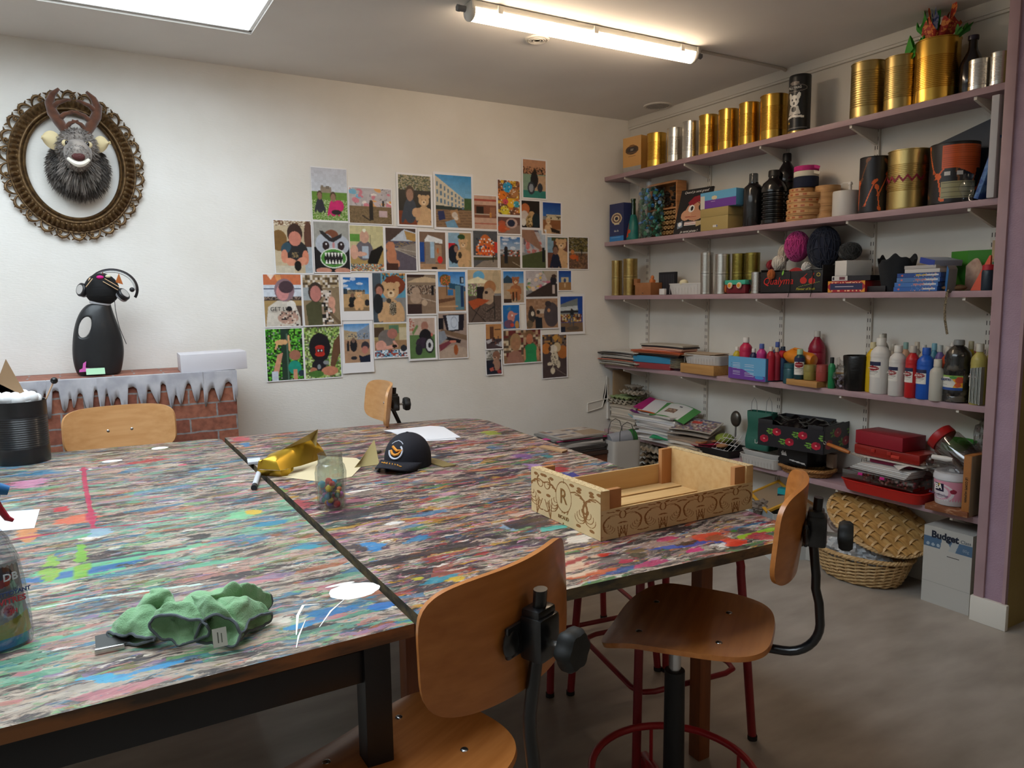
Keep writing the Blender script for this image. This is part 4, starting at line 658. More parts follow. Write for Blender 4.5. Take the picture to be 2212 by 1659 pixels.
# ---------------- ornate oval frame ----------------
FC = at(157, 357, Y=YB); GOLDF = M('antique_gilt', '#7d6240', .42, .55, col2='#4f3a26', ns=(60, 60, 60), nf=(.35, .7))
fa, fb = .183, .228                                    # opening half axes
t = thing('oval_frame', 'ornate antique gilt oval frame hung high on the wall, around the deer head', 'frame', (FC.x+.004, YB, FC.z-.008))
def ring(prof, lobes=0, amp=0, n=220):
    def fn(u, v):
        k = v*(len(prof)-1); i = min(int(k), len(prof)-2); q = k-i; r = prof[i][0]*(1-q)+prof[i+1][0]*q; y = prof[i][1]*(1-q)+prof[i+1][1]*q; a = 2*pi*u
        m = 1+amp*cos(lobes*a)*sin(pi*v)
        return ((fa+r)*cos(a), -y*m, (fb+r)*sin(a))
    return fn
b = B(); b.sheet(ring([(0, .004), (0, .02), (.006, .026), (.012, .022), (.014, .018)]), 160, 8); b.build('inner_bead', GOLDF, t, ang=1.2)
b = B(); b.sheet(ring([(.014, .016), (.018, .03), (.024, .033), (.03, .028)]), 160, 8); b.build('moulding', GOLDF, t, ang=1.2)
b = B(); b.sheet(ring([(.028, .026), (.036, .034), (.048, .036), (.058, .028), (.064, .014), (.066, 0)], 72, .32), 432, 14); b.build('fluted_band', GOLDF, t, ang=1.2)
b = B(); b.sheet(ring([(.060, 0), (.062, .016), (.068, .018), (.072, .012), (.073, 0)]), 160, 8); b.build('rim', GOLDF, t, ang=1.2)
b = B(); N_ = 26
def scr(a, off, dz=0): return Vector(((fa+.066+off)*cos(a), -.012-dz, (fb+.066+off)*sin(a)))
for i in range(N_):
    a0 = 2*pi*i/N_; d = 2*pi/N_; s = 1 if i % 2 else -1
    pts = [scr(a0+d*(.02+.90*q), .004+.030*sin(pi*q)**.7, .008*sin(pi*q)) for q in [k/12 for k in range(13)]]; b.tube(pts, [.0035+.0035*sin(pi*k/12) for k in range(13)], 6)
    c = a0+d*(.5+.22*s); pts = [scr(c+s*.045*cos(th)*(1-th/9)*1.0, .013+.011*sin(th)*(1-th/9), .008) for th in [k*.55 for k in range(12)]]; b.tube(pts, .0034, 6)
    b.ball(scr(c, .013, .008), (.006, .007, .006), 8)
    for q in (-.3, 0, .3): b.tube([scr(a0+d*(.5+q), .030, .006), scr(a0+d*(.5+q*1.5), .044-.02*abs(q), .002)], [.005, .0015], 6)
b.build('scroll_border', GOLDF, t, ang=1.2)

# ---------------- plush deer head ----------------
D = at(168, 335, Y=YB-.05); t = thing('plush_deer_head', 'grey plush deer head with brown felt antlers mounted inside the oval frame', 'plush toy', (FC.x+.022, YB, FC.z+.02))
FUR = M('grey_brown_fur', '#6e655d', .95, col2='#4a4440', ns=(30, 30, 30), sheen=.4); FURL = M('light_grey_fur', '#8f857c', .95, col2='#645c56', ns=(40, 40, 40), sheen=.4); FELT = M('brown_felt', '#5d3622', .95, col2='#472818', ns=(40, 40, 40), sheen=.5); CRM = M('cream_felt', '#cbb98f', .9)
def fur(b, c, r, n, L, w, seed, drop=.35, cond=None, R=None):
    rg = random.Random(seed); c = Vector(c)
    for _ in range(n):
        a = rg.uniform(0, 2*pi); z = rg.uniform(-1, 1); s = sqrt(1-z*z); d = Vector((s*cos(a), s*sin(a), z))
        p = Vector((d.x*r[0], d.y*r[1], d.z*r[2])); 
        if cond and not cond(p): continue
        nn = Vector((d.x/r[0], d.y/r[1], d.z/r[2])).normalized(); dr = (nn+Vector((rg.uniform(-.4, .4), rg.uniform(-.4, .4), -drop+rg.uniform(-.3, .3)))).normalized(); sd = dr.cross(Vector((rg.random()-.5, rg.random()-.5, rg.random()-.5))).normalized()*w
        if R: p = R@p; dr = R@dr; sd = R@sd
        l = L*rg.uniform(.6, 1.2); q = c+p; b.add([q-sd, q+sd, q+dr*l*.6+sd*.6+Vector((0, 0, -l*.1)), q+dr*l+Vector((0, 0, -l*.35))], [(0, 1, 2), (0, 2, 3)])
b = B(); b.ball((0, -.045, -.04), (.108, .055, .118), 28, f=lambda p: 1+.03*sin(9*p.x+5*p.z)); fur(b, (0, -.045, -.04), (.108, .055, .118), 5200, .03, .0022, 3, .5, lambda p: p.y < .03); b.build('mane', FUR, t, ang=3)
HR = Matrix.Rotation(math.radians(-8), 3, 'Y'); 
b = B(); b.ball((0, -.13, .035), (.060, .065, .066), 24); b.ball((-.002, -.195, -.012), (.036, .06, .042), 20, R=Matrix.Rotation(-.3, 3, 'X')); b.ball((0, -.165, .012), (.046, .06, .05), 20)
fur(b, (0, -.13, .035), (.060, .065, .066), 2200, .014, .0016, 5, .2, lambda p: p.y < .045); fur(b, (-.002, -.195, -.012), (.036, .06, .042), 900, .007, .0012, 6, .2, None, Matrix.Rotation(-.3, 3, 'X')); hd = b.build('head', FURL, t, ang=3)
b = B(); fur(b, (0, -.12, -.05), (.055, .05, .07), 1500, .04, .002, 8, .9, lambda p: p.y < .01); b.build('beard', FURL, t, ang=3)
b = B(); b.tube([(-.032+.064*k/14, -.232-.012*sin(pi*k/14), -.020-.020*sin(pi*k/14)) for k in range(15)], [.006+.004*sin(pi*k/14) for k in range(15)], 8); b.build('lip', M('white_felt', '#d9d2c4', .9), hd)
b = B(); b.ball((0, -.246, -.014), (.021, .010, .014), 16); b.build('nose', M('maroon_felt', '#4a1f1c', .8), hd)
for s in (-1, 1):
    b = B(); b.ball((s*.034, -.183, .040), (.014, .008, .013), 14); b.build('eye_patch', CRM, hd)
    b = B(); b.ball((s*.032, -.191, .040), (.006, .006, .009), 12); b.build('eye', P_('#1a0d0a', .15), hd)
    b = B(); b.sheet(lambda u, v: (s*(.055+.055*u), -.12-.012*sin(pi*v), .055+.012*u+(.028*sin(pi*min(1, u*1.02+.08))**.7)*(v-.5)*2), 12, 8, .005); b.build('ear', CRM, t)
    b = B(); A = [(s*.036, -.12, .085), (s*.044, -.118, .112), (s*.062, -.112, .145), (s*.084, -.105, .185), (s*.092, -.10, .225), (s*.078, -.10, .262), (s*.052, -.105, .288)]
    b.tube(A, [.016, .019, .022, .022, .019, .013, .006], 12)
    for S_ in ([(s*.044, -.118, .112), (s*.02, -.13, .14), (-s*.012, -.142, .152)], [(s*.066, -.112, .152), (s*.036, -.128, .178), (-s*.01, -.135, .19), (-s*.024, -.135, .186)], [(s*.088, -.104, .20), (s*.06, -.118, .225), (s*.022, -.125, .24), (s*.01, -.125, .238)]): b.tube(S_, [.014, .010, .006, .004][:len(S_)] if len(S_) == 4 else [.013, .009, .004], 10)
    b.build('antler', FELT, t, ang=1.5)

hd.scale = (1.22,)*3; hd.location = Vector((0, -.13, .035))*(1-1.22)
for o in t.children:
    if o.name.startswith('ear'): s = 1 if o.data.vertices[0].co.x > 0 else -1; o.scale = (1.3,)*3; o.location = Vector((s*.055, -.12, .055))*(1-1.3)+Vector((s*.006, 0, 0))
# ---------------- things on the shelves ----------------
GOLD = M('gold_tinplate', '#d3a94e', .27, 1.0); GOLD2 = M('dull_gold_tinplate', '#b9a269', .33, 1.0); SILV = M('tinplate', '#d4d2cc', .25, 1.0); DRK = P_('#181819', .45); INS = P_('#6d6a62', .4, .8)
TXD = P_('#1d1d20', .6); TXW = P_('#e8e6e0', .6)
RZ = -pi/2                                         # local -Y faces the room
def RD(z, x0, x1, yt, xo=.015):
    xm = (x0+x1)/2; X = XS+xo+.05
    for _ in range(4): Y = yon(xm, X, z); r = (x1-x0)/2*proj((X, Y, z))[2]/F_; X = XS+xo+r
    return Vector((X, Y, z+.0006)), r, at(xm, yt, X=X).z-z
def BX(z, x0, x1, yt, xo=.01):
    X = XS+xo; Y0 = yon(x0, X, z); Y1 = yon(x1, X, z); return Vector((X, (Y0+Y1)/2, z+.0006)), Y0-Y1, at((x0+x1)/2, yt, X=X).z-z
def can_mesh(name, mat, ribs):
    pr = [(.97, 0), (1, .006), (1, .014), (.975, .02)]; a, b_, n = ribs
    pr += [(.975, a)]
    for k in range(n):
        z = a+(b_-a)*(k+.5)/n; d = (b_-a)/n*.28; pr += [(.975, z-d), (.945, z), (.975, z+d)]
    pr += [(.975, b_), (.975, .98), (1, .985), (1, .998), (.985, 1), (.955, .995), (.95, .03), (0, .03)]
    o = B().lathe(pr, n=40).build(name, [mat], ang=.9); return o
_cans = {}
def can(label, z, x0, x1, yt, mat=GOLD, ribs=(.2, .74, 17), xo=.012, z0=None, name='tin_can', group=None, hh=None):
    k = (mat.name, ribs)
    if k not in _cans: o = can_mesh(name, mat, ribs); _cans[k] = o; first = True
    else: o = _cans[k].copy(); COL.objects.link(o)
    loc, r, h = RD(z, x0, x1, yt, xo); h = hh or h
    o.location = loc; o.scale = (r, r, h); tag(o, label, 'tin can', group)
    if o.name.split('.')[0] != name: o.name = name
    return o, loc, r, h
def patch(parent, cv, r, z0, z1, span, off=.0008, a0=0, mat=None, rt=None, name='label'):
    rt = rt or r
    return cvmesh(name, cv, lambda u, v: ((r+(rt-r)*v+off)*cos(-pi/2+a0+(u-.5)*span), (r+(rt-r)*v+off)*sin(-pi/2+a0+(u-.5)*span), z0+(z1-z0)*v), mat or PRINT, parent)
def face(parent, cv, w, h, y, z0, x=0, mat=None, name='front_print'): return cvmesh(name, cv, lambda u, v: (x+(u-.5)*w, y-.0006, z0+v*h), mat or PRINT, parent)
def carton(name, label, cat, z, x0, x1, yt, d, col, xo=.01, rz=0, lid=None, mat=None, h=None, bev=.0015, group=None):
    loc, w, hh = BX(z, x0, x1, yt, xo); hh = h or hh; loc.x += d/2
    t = thing(name, label, cat, loc, RZ+rz, group); m = mat or P_(col, .5)
    if lid:
        b = B(); b.box((0, 0, hh*.33), (w-.004, d-.004, hh*.66), bev=bev); b.build('box_body', m, t)
        b = B(); b.box((0, 0, hh*.81), (w, d, hh*.38), bev=bev); b.build('lid', P_(lid, .5), t)
    else: b = B(); b.box((0, 0, hh/2), (w, d, hh), bev=bev); b.build('box_body', m, t)
    return t, w, hh

# --- top shelf ---
Z1, Z2, Z3, Z4, Z5 = ZS
t, w, h = carton('whisky_carton', 'gold carton with a dark crest reading XV, leftmost on the top shelf', 'box', Z1, 1347, 1381, 296, .085, '#c99a58', .02, rz=.12, mat=M('gold_card', '#c8964f', .35, .5))
c = Cv(40, 86, '#cf9c58'); c.g(0, 0, 1, .84, '#d9a868', '#cf9a58').r(0, .86, 1, 1, '#a09a94').e(.5, .38, .36, .13, '#55402c').e(.5, .38, .25, .085, '#403634').r(.22, .44, .78, .48, '#6c5038').e(.5, .26, .16, .03, '#8a5f34').r(.3, .56, .7, .565, '#7a5530').r(.2, .10, .8, .105, '#8a5f34'); face(t, c, w, h, -.0425, 0)
text('XV', .019, P_('#c9c2b4', .5), t, (0, -.0438, h*.62), (pi/2, 0, 0))
G1 = 'cans in a row on the top shelf'
for l, x0, x1, yt, m in (('gold ribbed can next to the gold carton on the top shelf', 1397, 1439, 290, GOLD), ('silver can just right of the first gold can on the top shelf', 1441, 1473, 278, SILV), ('silver can just left of four gold cans on the top shelf', 1474, 1508, 264, SILV),
        ('gold can right beside the two silver cans on the top shelf', 1509, 1550, 251, GOLD), ('gold can, second of the four left of the black dog tin', 1551, 1594, 239, GOLD), ('gold can, third of the four left of the black dog tin', 1595, 1639, 225, GOLD), ('gold can touching the black dog tin on the top shelf', 1641, 1700, 209, GOLD)):
    can(l, Z1, x0, x1, yt, m, group=G1)
can('gold can, leftmost of the three big ones near the mauve pillar', Z1, 1837, 1908, 140, GOLD2, (.18, .84, 16), group=G1); can('gold can, middle one of the three big ones near the mauve pillar', Z1, 1910, 1978, 127, GOLD2, (.2, .8, 17), group=G1)
_, L3, r3, h3 = can('tallest gold can on the top shelf, stuffed with coloured tissue paper', Z1, 1976, 2065, 92, GOLD, (.2, .72, 18), group=G1)
can('short silver can in front of the dark bottle on the top shelf', Z1, 2092, 2136, 132, SILV, (.12, .86, 15), group=G1, xo=.006); can('silver can against the mauve pillar on the top shelf', Z1, 2139, 2176, 116, SILV, (.12, .86, 15), group=G1, xo=.008)
loc, r, h = RD(Z1, 1703, 1748, 166); t = thing('black_canister', 'black cylindrical tin printed with a white dog on the top shelf', 'tin', loc, RZ+.25)
B().lathe([(r*.98, .003), (r, .005), (r, h-.004), (r*.97, h), (0, h)], n=40).build('body', P_('#1c1e21', .35), t); B().lathe([(r*.96, 0), (r*1.02, .001), (r*1.02, .009), (r*.99, .012)], n=40).build('base_rim', GOLD2, t)
c = Cv(48, 100, '#1c1e21'); c.e(.5, .22, .46, .07, '#8a8078').e(.5, .22, .43, .06, '#232427').e(.45, .12, .2, .03, '#8a8078').e(.45, .46, .2, .11, '#e0ddd6').e(.3, .38, .10, .06, '#e0ddd6', 1, .6).e(.62, .38, .10, .06, '#e0ddd6', 1, -.6).e(.38, .44, .03, .02, '#1a1a1a').e(.54, .44, .03, .02, '#1a1a1a').e(.46, .51, .05, .03, '#1a1a1a').p([(.3, .56), (.62, .56), (.72, .72), (.2, .72)], '#c8c4bc').e(.45, .62, .10, .05, '#2a2a2a').p([(.08, .76), (.4, .72), (.85, .75), (.85, .79), (.4, .77), (.08, .80)], '#d8d4cc').e(.22, .87, .05, .025, '#b08c3c').r(0, .97, 1, .975, '#8a8a8a'); patch(t, c, r, h*.06, h*.96, 2.4)
text('ALLYWAG', .0165, TXW, t, (0, -r-.002, h*.765), (pi/2, 0, 0), sx=.82)
t = thing('dark_bottle', 'dark glass bottle behind the short silver can on the top shelf', 'bottle', RD(Z1, 2072, 2120, 78, .075)[0], 0); loc, r, h = RD(Z1, 2072, 2120, 80, .075)
h = min(h, .34); B().lathe([(r*.9, 0), (r, .008), (r, h*.52), (r*.85, h*.60), (r*.42, h*.76), (r*.36, h*.82), (r*.36, h*.97)], n=32).build('body', M('black_glass', '#120f18', .12, coat=.6), t); B().lathe([(r*.42, h*.93), (r*.44, h*.95), (r*.44, h), (0, h)], n=20).build('neck_ring', P_('#2c2438', .3), t)
def tissue(label, c, r, col, seed, hgt, lean, pat=None):
    rg = random.Random(seed); pa = [rg.uniform(0, 6) for _ in range(4)]
    def fn(u, v):
        a = 2*pi*u; q = (.2+.8*v); rr = r*q*(1+.28*sin(5*a+pa[0])*v+.15*sin(9*a+pa[1])*v); return (rr*cos(a)+lean[0]*v*v, rr*sin(a)+lean[1]*v*v, hgt*v*(1+.25*sin(3*a+pa[2])+.2*sin(7*a+pa[3])*v))
    b = B(); b.sheet(fn, 64, 12); o = b.build('tissue_paper', M('tissue_'+col.strip('#'), col, .6, col2=pat or col, ns=(70, 70, 70), nf=(.52, .54), bump=.4, bs=(60, 60, 60)), None, c, ang=.5); return tag(o, label, 'tissue paper', 'crumpled tissue papers in the tallest gold can')
T3 = L3+Vector((0, 0, h3-.05)); tissue('red patterned tissue paper sticking out of the tallest gold can', T3, .058, '#a62a1c', 2, .13, (0, -.012), '#d8823c')
tissue('green tissue paper standing highest in the tallest gold can', T3+Vector((.015, .035, .02)), .038, '#2f8a24', 5, .14, (0, .02)); tissue('blue rolled tissue paper in the middle of the tallest gold can', T3+Vector((-.03, .0, .03)), .012, '#5468a8', 6, .105, (0, 0), '#a8b0d8')
tissue('green tissue paper hanging over the can rim to the left', L3+Vector((-.02, .125, h3-.10)), .032, '#3a9a28', 8, .10, (0, -.06)); tissue('small green tissue corner on the right side of the tallest gold can', T3+Vector((.0, -.075, .035)), .022, '#2c6c22', 9, .04, (0, -.03))

# --- second shelf ---
t, w, h = carton('blue_carton', 'dark blue bottle carton with a cream crest at the corner end of the second shelf', 'box', Z2, 1317, 1347, 440, .10, '#26305c', .008)
c = Cv(36, 96, '#28325f'); c.r(0, .86, 1, 1, '#2f7fc4').e(.5, .40, .38, .15, '#c8b490').e(.5, .40, .30, .115, '#6c4c44').e(.5, .40, .2, .08, '#d8c49c').e(.5, .40, .12, .045, '#26263c').r(.32, .52, .7, .56, '#d8c49c').r(.1, .90, .8, .905, '#8cc0e8'); face(t, c, w, h, -.05, 0); text('Ga. Lh.', .017, TXW, t, (0, -.052, h*.27), (pi/2, 0, 0), shear=.3)
loc, r, h = RD(Z2, 1349, 1386, 430, .03); t = thing('painted_bottle', 'green glass bottle painted teal with an orange figure, beside the blue carton', 'bottle', loc, RZ)
B().lathe([(r*.3, h*.60), (r*.26, h*.8), (r*.26, h*.95), (r*.3, h*.955), (r*.3, h), (r*.2, h)], n=24).build('neck', M('green_glass', '#20381c', .1, coat=.6), t); B().lathe([(r*.95, 0), (r, .006), (r*.42, h*.58), (r*.3, h*.62)], n=28).build('body', M('teal_painted', '#1f6c68', .4, col2='#2a7c70', ns=(30, 30, 30)), t)
c = Cv(30, 60, '#1f6c68'); c.e(.42, .25, .16, .16, '#c8481c').r(.3, .25, .55, .75, '#c8481c').e(.42, .85, .3, .12, '#b8401a').e(.75, .6, .15, .12, '#c8481c').l(.5, .8, .75, .55, .12, '#c8481c').e(.42, .7, .07, .16, '#6c2c1c'); patch(t, c, r*.995, .012, h*.46, 1.3, rt=r*.565, name='painted_figure')
# insect hotel behind the cap tub
t, w, h = carton('insect_hotel', 'wooden insect hotel packed with bamboo tubes behind the clear tub of caps', 'insect hotel', Z2, 1388, 1472, 398, .075, '#b0754a', .115, h=.345)
for o in list(t.children): bpy.data.objects.remove(o)
wd_ = M('pine_board', '#b98558', .6, col2='#a06c40', ns=(8, 8, 60)); w = .26; h = .335
for c_, d_, n_ in (((-w/2, 0, h/2), (.012, .075, h), 'side_board'), ((w/2, 0, h/2), (.012, .075, h), 'side_board'), ((0, 0, h-.006), (w, .085, .012), 'roof_board'), ((0, 0, .006), (w, .075, .012), 'floor_board'), ((0, 0, h*.52), (w, .07, .01), 'middle_board'), ((0, .034, h/2), (w, .006, h), 'back_board')): B().box(c_, d_, bev=.001).build(n_, wd_, t)
bam = M('bamboo', '#c2a070', .6, col2='#8c6a3c', ns=(60, 60, 60)); rg = random.Random(4); q = B()
for j in range(5):
    for i in range(8): x = -w/2+.025+i*.03+(j % 2)*.012; q.lathe([(.012, -.03), (.012, .03), (.006, .03), (.005, .0)], (x, 0, .03+j*.03), 10, R=Matrix.Rotation(pi/2, 3, 'X'))
o = q.build('bamboo_filling', bam, t); o['kind'] = 'stuff'
q = B()
for _ in range(60): q.box((rg.uniform(-w/2+.02, w/2-.02), rg.uniform(-.02, .02), rg.uniform(h*.56, h-.03)), (.03, .02, .01), rg.random()*3, rg.random()*3)
o = q.build('bark_filling', P_('#2c2620', .9), t); o['kind'] = 'stuff'
# clear tub with caps
loc, r, h = RD(Z2, 1378, 1438, 397, .008); t = thing('clear_tub', 'tall clear tub full of green and blue bottle caps on the second shelf', 'tub', loc, RZ)
def clear(name, tint='#ffffff', gl=.12, tr=.9):
    if name in _mc: return _mc[name]
    m = bpy.data.materials.new(name); m.use_nodes = True; nt = m.node_tree; nt.nodes.clear(); N = nt.nodes; o_ = N.new('ShaderNodeOutputMaterial'); mx = N.new('ShaderNodeMixShader'); a = N.new('ShaderNodeBsdfTransparent'); g = N.new('ShaderNodeBsdfGlossy'); fr = N.new('ShaderNodeLayerWeight'); ad = N.new('ShaderNodeMath')
    a.inputs[0].default_value = (*srgb(tint), 1); g.inputs['Roughness'].default_value = .06; fr.inputs[0].default_value = .35; ad.operation = 'MULTIPLY_ADD'; ad.inputs[1].default_value = .30; ad.inputs[2].default_value = gl*.12
    nt.links.new(fr.outputs['Facing'], ad.inputs[0]); nt.links.new(ad.outputs[0], mx.inputs[0]); nt.links.new(a.outputs[0], mx.inputs[1]); nt.links.new(g.outputs[0], mx.inputs[2]); nt.links.new(mx.outputs[0], o_.inputs[0]); _mc[name] = m; return m
CLR = clear('clear_plastic'); B().lathe([(r*.97, 0), (r, .004), (r, h), (r*.97, h), (r*.97, .006), (0, .006)], n=40).build('tub_wall', CLR, t)
rg = random.Random(11); cc = ['#2f6c50', '#245a44', '#3f8464', '#1d4a3c', '#2f7cc0', '#3a6c8c', '#58a090', '#7c8c88', '#294c40', '#356c48', '#255e4c']
protos = {}
for k in range(240):
    z = .012+(h-.05)*(k/240); a = 3.9+rg.uniform(-1.9, 1.9); q = r*(.6+.26*rg.random()); col = rg.choice(cc)
    if col not in protos: protos[col] = B().lathe([(.6, 0), (1, 0), (1.03, .5), (1, .75), (.85, .8), (0, .8)], n=14).build('plastic_disc', P_(col, .4)); o = protos[col]
    else: o = protos[col].copy(); COL.objects.link(o)
    s = rg.uniform(.010, .0145); o.scale = (s, s, s); o.location = (loc.x+q*cos(a), loc.y+q*sin(a), loc.z+z); o.rotation_euler = (rg.random()*3, rg.random()*3, rg.random()*3); tag(o, 'plastic bottle cap, %s, in the tall clear tub' % ('blue' if col in ('#2f7cc0', '#3a6c8c') else 'grey' if col == '#7c8c88' else 'green'), 'bottle cap', 'bottle caps in the clear tub')
# picture book
LP = M('black_glossy_card', '#1d1c1f', .3)
Pb = BX(Z2, 1434, 1510, 500, .012)[0]; t = thing('picture_book', 'black picture book with a one-eyed pirate child on its cover, leaning on the second shelf', 'book', (XS+.05, yon(1486, XS+.05, Z2), Z2+.001), 0, rot=(-.20, 0, RZ-.18)); w, h = .235, .275
t.rotation_euler = (-.28, .0, RZ+.10)
B().box((0, .008, h/2), (w, .012, h), bev=.001).build('book_block', LP, t)
c = Cv(84, 98, '#1e1d20'); c.e(.60, .50, .34, .22, '#c08a6a').e(.30, .58, .16, .12, '#cc9878').p([(.3, .30), (.45, .18), (.8, .14), (.98, .22), (.96, .36), (.62, .30), (.4, .40)], '#8c1c2c').e(.44, .44, .10, .08, '#e8e6e0').e(.46, .44, .045, .05, '#1c1a1c').e(.80, .42, .13, .10, '#141316').l(.6, .30, .98, .5, .012, '#141316').l(.28, .62, .64, .63, .014, '#a0442c').r(.3, .73, .7, .82, '#e4e0da').r(.3, .745, .7, .76, '#a82430').r(.3, .785, .7, .80, '#a82430').p([(.06, .74), (.22, .70), (.26, .84), (.1, .88)], '#7c8c9c').e(.16, .78, .06, .05, '#e8e8e8').p([(.66, .74), (.92, .72), (.86, .82), (.7, .86)], '#b8a47c').r(.75, .1, .85, .16, '#1e1d20'); face(t, c, w-.004, h-.004, .002, .002)
for s_, z_ in (('Quand je serai grand', .93), ('je serai pirate !', .055)): text(s_, .021, TXW, t, (.0, .0004, h*z_), (pi/2, 0, 0), shear=.25)
t, w, h = carton('shoe_box', 'beige cardboard shoe box under the blue and purple box', 'box', Z2, 1512, 1572, 449, .13, '#a8935c', .006, rz=-.0, lid='#a5905a')
c = Cv(30, 12, '#d8d4cc'); c.r(.1, .4, .6, .5, '#888888').r(.75, .1, .95, .9, '#4c5478'); face(t, c, .035, .012, -.0652, .015, .012, name='sticker'); hb = h
t, w, h = carton('card_box', 'light blue and purple printed box lying on the beige shoe box', 'box', Z2+hb+.0008, 1513, 1590, 404, .10, '#5a9cc4', .010, h=.088)
c = Cv(80, 44, '#62a6cc'); c.r(0, .5, 1, 1, '#6c3c94').r(0, .2, .12, 1, '#cfcabc').e(.4, .38, .08, .12, '#d8c8a0').r(.3, .6, .42, .61, '#c8b8d8'); face(t, c, w, h, -.05, 0)
def bottle(name, label, cat, z, x0, x1, yt, body, cap, xo=.012, prof='acr', lab=None, group=None, loc=None, rh=None, rot=None, sx=1, rz=0, capm=None, capr=None):
    if rh: r, h = rh
    else: loc, r, h = RD(z, x0, x1, yt, xo)
    t = thing(name, label, cat, loc, RZ+rz, group, rot); bm_ = P_(body, .35) if isinstance(body, str) else body
    P = {'acr': [(.93, 0), (1, .02), (1, .62), (.97, .64), (1, .66), (1, .69), (.97, .705), (.99, .72), (.9, .77), (.6, .825), (.44, .85), (.44, .88)],
         'big': [(.93, 0), (1, .02), (1, .56), (.95, .58), (1, .60), (.96, .63), (.98, .66), (.8, .75), (.5, .83), (.34, .87), (.34, .9)],
         'rib': [(.9, 0), (1, .02)]+sum([[(1, .08+k*.075), (.9, .10+k*.075), (.9, .125+k*.075), (1, .145+k*.075)] for k in range(7)], [])+[(1, .66), (.85, .76), (.5, .83), (.42, .86), (.42, .9)],
         'sm': [(.93, 0), (1, .02), (1, .68), (.9, .74), (.6, .79), (.5, .81), (.5, .83)], 'jar': [(.93, 0), (1, .03), (1, .7), (.9, .78), (.86, .8)],
         'cola': [(.8, 0), (1, .02), (1, .1), (.97, .11), (1, .13), (1, .22), (.97, .24), (.97, .5), (1, .52), (1, .56), (.9, .62), (.97, .70), (.88, .80), (.55, .88), (.36, .91), (.36, .93)]}[prof]
    b = B(); b.lathe([(q*r, z_*h) for q, z_ in P], n=30, sx=sx); b.build('body', bm_, t, ang=.6)
    q, z_ = P[-1]; q = capr or q; b = B(); b.lathe([(q*r*1.0, (z_-.015)*h), (q*r*1.12, (z_-.01)*h), (q*r*1.08, h*.985), (q*r*.98, h), (0, h)], n=20); b.build('cap', capm or P_(cap, .45), t)
    if lab:
        c = Cv(36, 36, '#dedad2'); c.r(0, 0, 1, .25, '#24284a').e(.5, .42, .42, .16, '#8c1c24').r(.15, .62, .85, .66, '#8a8780').r(.2, .72, .8, .75, '#9c9890').r(.2, .8, .7, .83, '#9c9890').r(.1, .4, .9, .43, '#d8b8b4')
        if lab[0]: c = lab[0]
        patch(t, c, r*1.0, h*lab[1], h*lab[2], lab[3])
    return t, loc, r, h
BG = 'black recycled bottles on the second shelf'
BLKP = M('black_painted_plastic', '#121214', .2, coat=.5, bump=1.0, bs=(14, 14, 22)); t, *_ = bottle('black_bottle', 'crumpled black plastic bottle with a clear cap, beside the purple box', 'bottle', Z2, 1604, 1647, 376, BLKP, '#b8b8b8', prof='sm', capm=clear('cloudy_cap', '#a0a4a8', .3), capr=.4)
bottle('black_bottle', 'ribbed black plastic bottle between the crumpled one and the cheese boxes', 'bottle', Z2, 1643, 1697, 369, M('black_plastic', '#0f0f10', .22, coat=.5), '#1a1a1a', prof='rib', xo=.012)
bottle('black_bottle', 'tallest black bottle standing behind the ribbed one', 'bottle', Z2, 1672, 1720, 333, M('black_plastic', '#0f0f10', .22), '#141416', prof='big', xo=.10)
# round cheese boxes
CB = M('thin_wood_box', '#c79a66', .6, col2='#b88a56', ns=(20, 20, 80)); zz = Z2+.0006; locA = RD(Z2, 1700, 1777, 470, .012); locB = RD(Z2, 1758, 1812, 460, .09)
def cheese(loc, r, h, label, grp, pr=True):
    t = thing('round_wooden_box', label, 'box', loc, RZ+random.uniform(-.6, .6), grp); B().lathe([(r*.97, 0), (r*.97, h*.5), (0, h*.5)], n=36).build('box_base', CB, t)
    B().lathe([(r*.975, h*.30), (r, h*.30), (r, h*.98), (r*.98, h), (0, h)], n=36).build('lid', CB, t)
    if pr:
        c = Cv(60, 6, '#c79a66')
        for i in range(6): c.r(.05+i*.16, .25, .13+i*.16, .75, '#a4562c')
        patch(t, c, r, h*.4, h*.9, 2.6, name='stamped_print')
for k in range(6): r = locA[1]*(.93, 1, 1, .96, .97, .7)[k]; cheese(locA[0]+Vector((locA[1]*(.0), (.008, .0, -.004, .004, -.006, .02)[k], 0))+Vector((0, 0, k*.027)), r, .0262, 'thin round wooden cheese box in the front stack, %s' % ('lowest', 'second from below', 'third from below', 'fourth from below', 'fifth from below', 'small topmost one under the tape rolls')[k], 'front stack of round wooden boxes')
for k in range(5): cheese(locB[0]+Vector((0, (.0, .004, -.003, .002, .0)[k], k*.033)), locB[1]*.98, .0322, 'round wooden box in the rear stack beside the white jar, %s' % ('lowest', 'second from below', 'middle one', 'second from top', 'topmost')[k], 'rear stack of round wooden boxes', False)
q = Vector((locA[0].x, locA[0].y, Z2+6*.027+.0012)); rr_ = locA[1]*.66
for hh_, col, l in ((.052, '#141c34', 'wide navy blue roll on top of the cheese boxes'), (.026, '#cfc6b4', 'cream roll between the navy and the pink one'), (.024, '#b82a74', 'pink roll on top of the cream and navy rolls')):
    t = thing('ribbon_roll', l, 'roll', q.copy(), RZ, 'rolls piled on the cheese boxes'); B().lathe([(rr_*.5, 0), (rr_*.98, 0), (rr_, .003), (rr_, hh_-.003), (rr_*.97, hh_), (rr_*.5, hh_)], n=32).build('roll', P_(col, .8), t)
    if 'pink' in l: B().box((rr_+.008, -.01, hh_*.55), (.03, .002, .014), rz=.4, ry=.3).build('loose_end', P_(col, .8), t)
    q.z += hh_+.0008
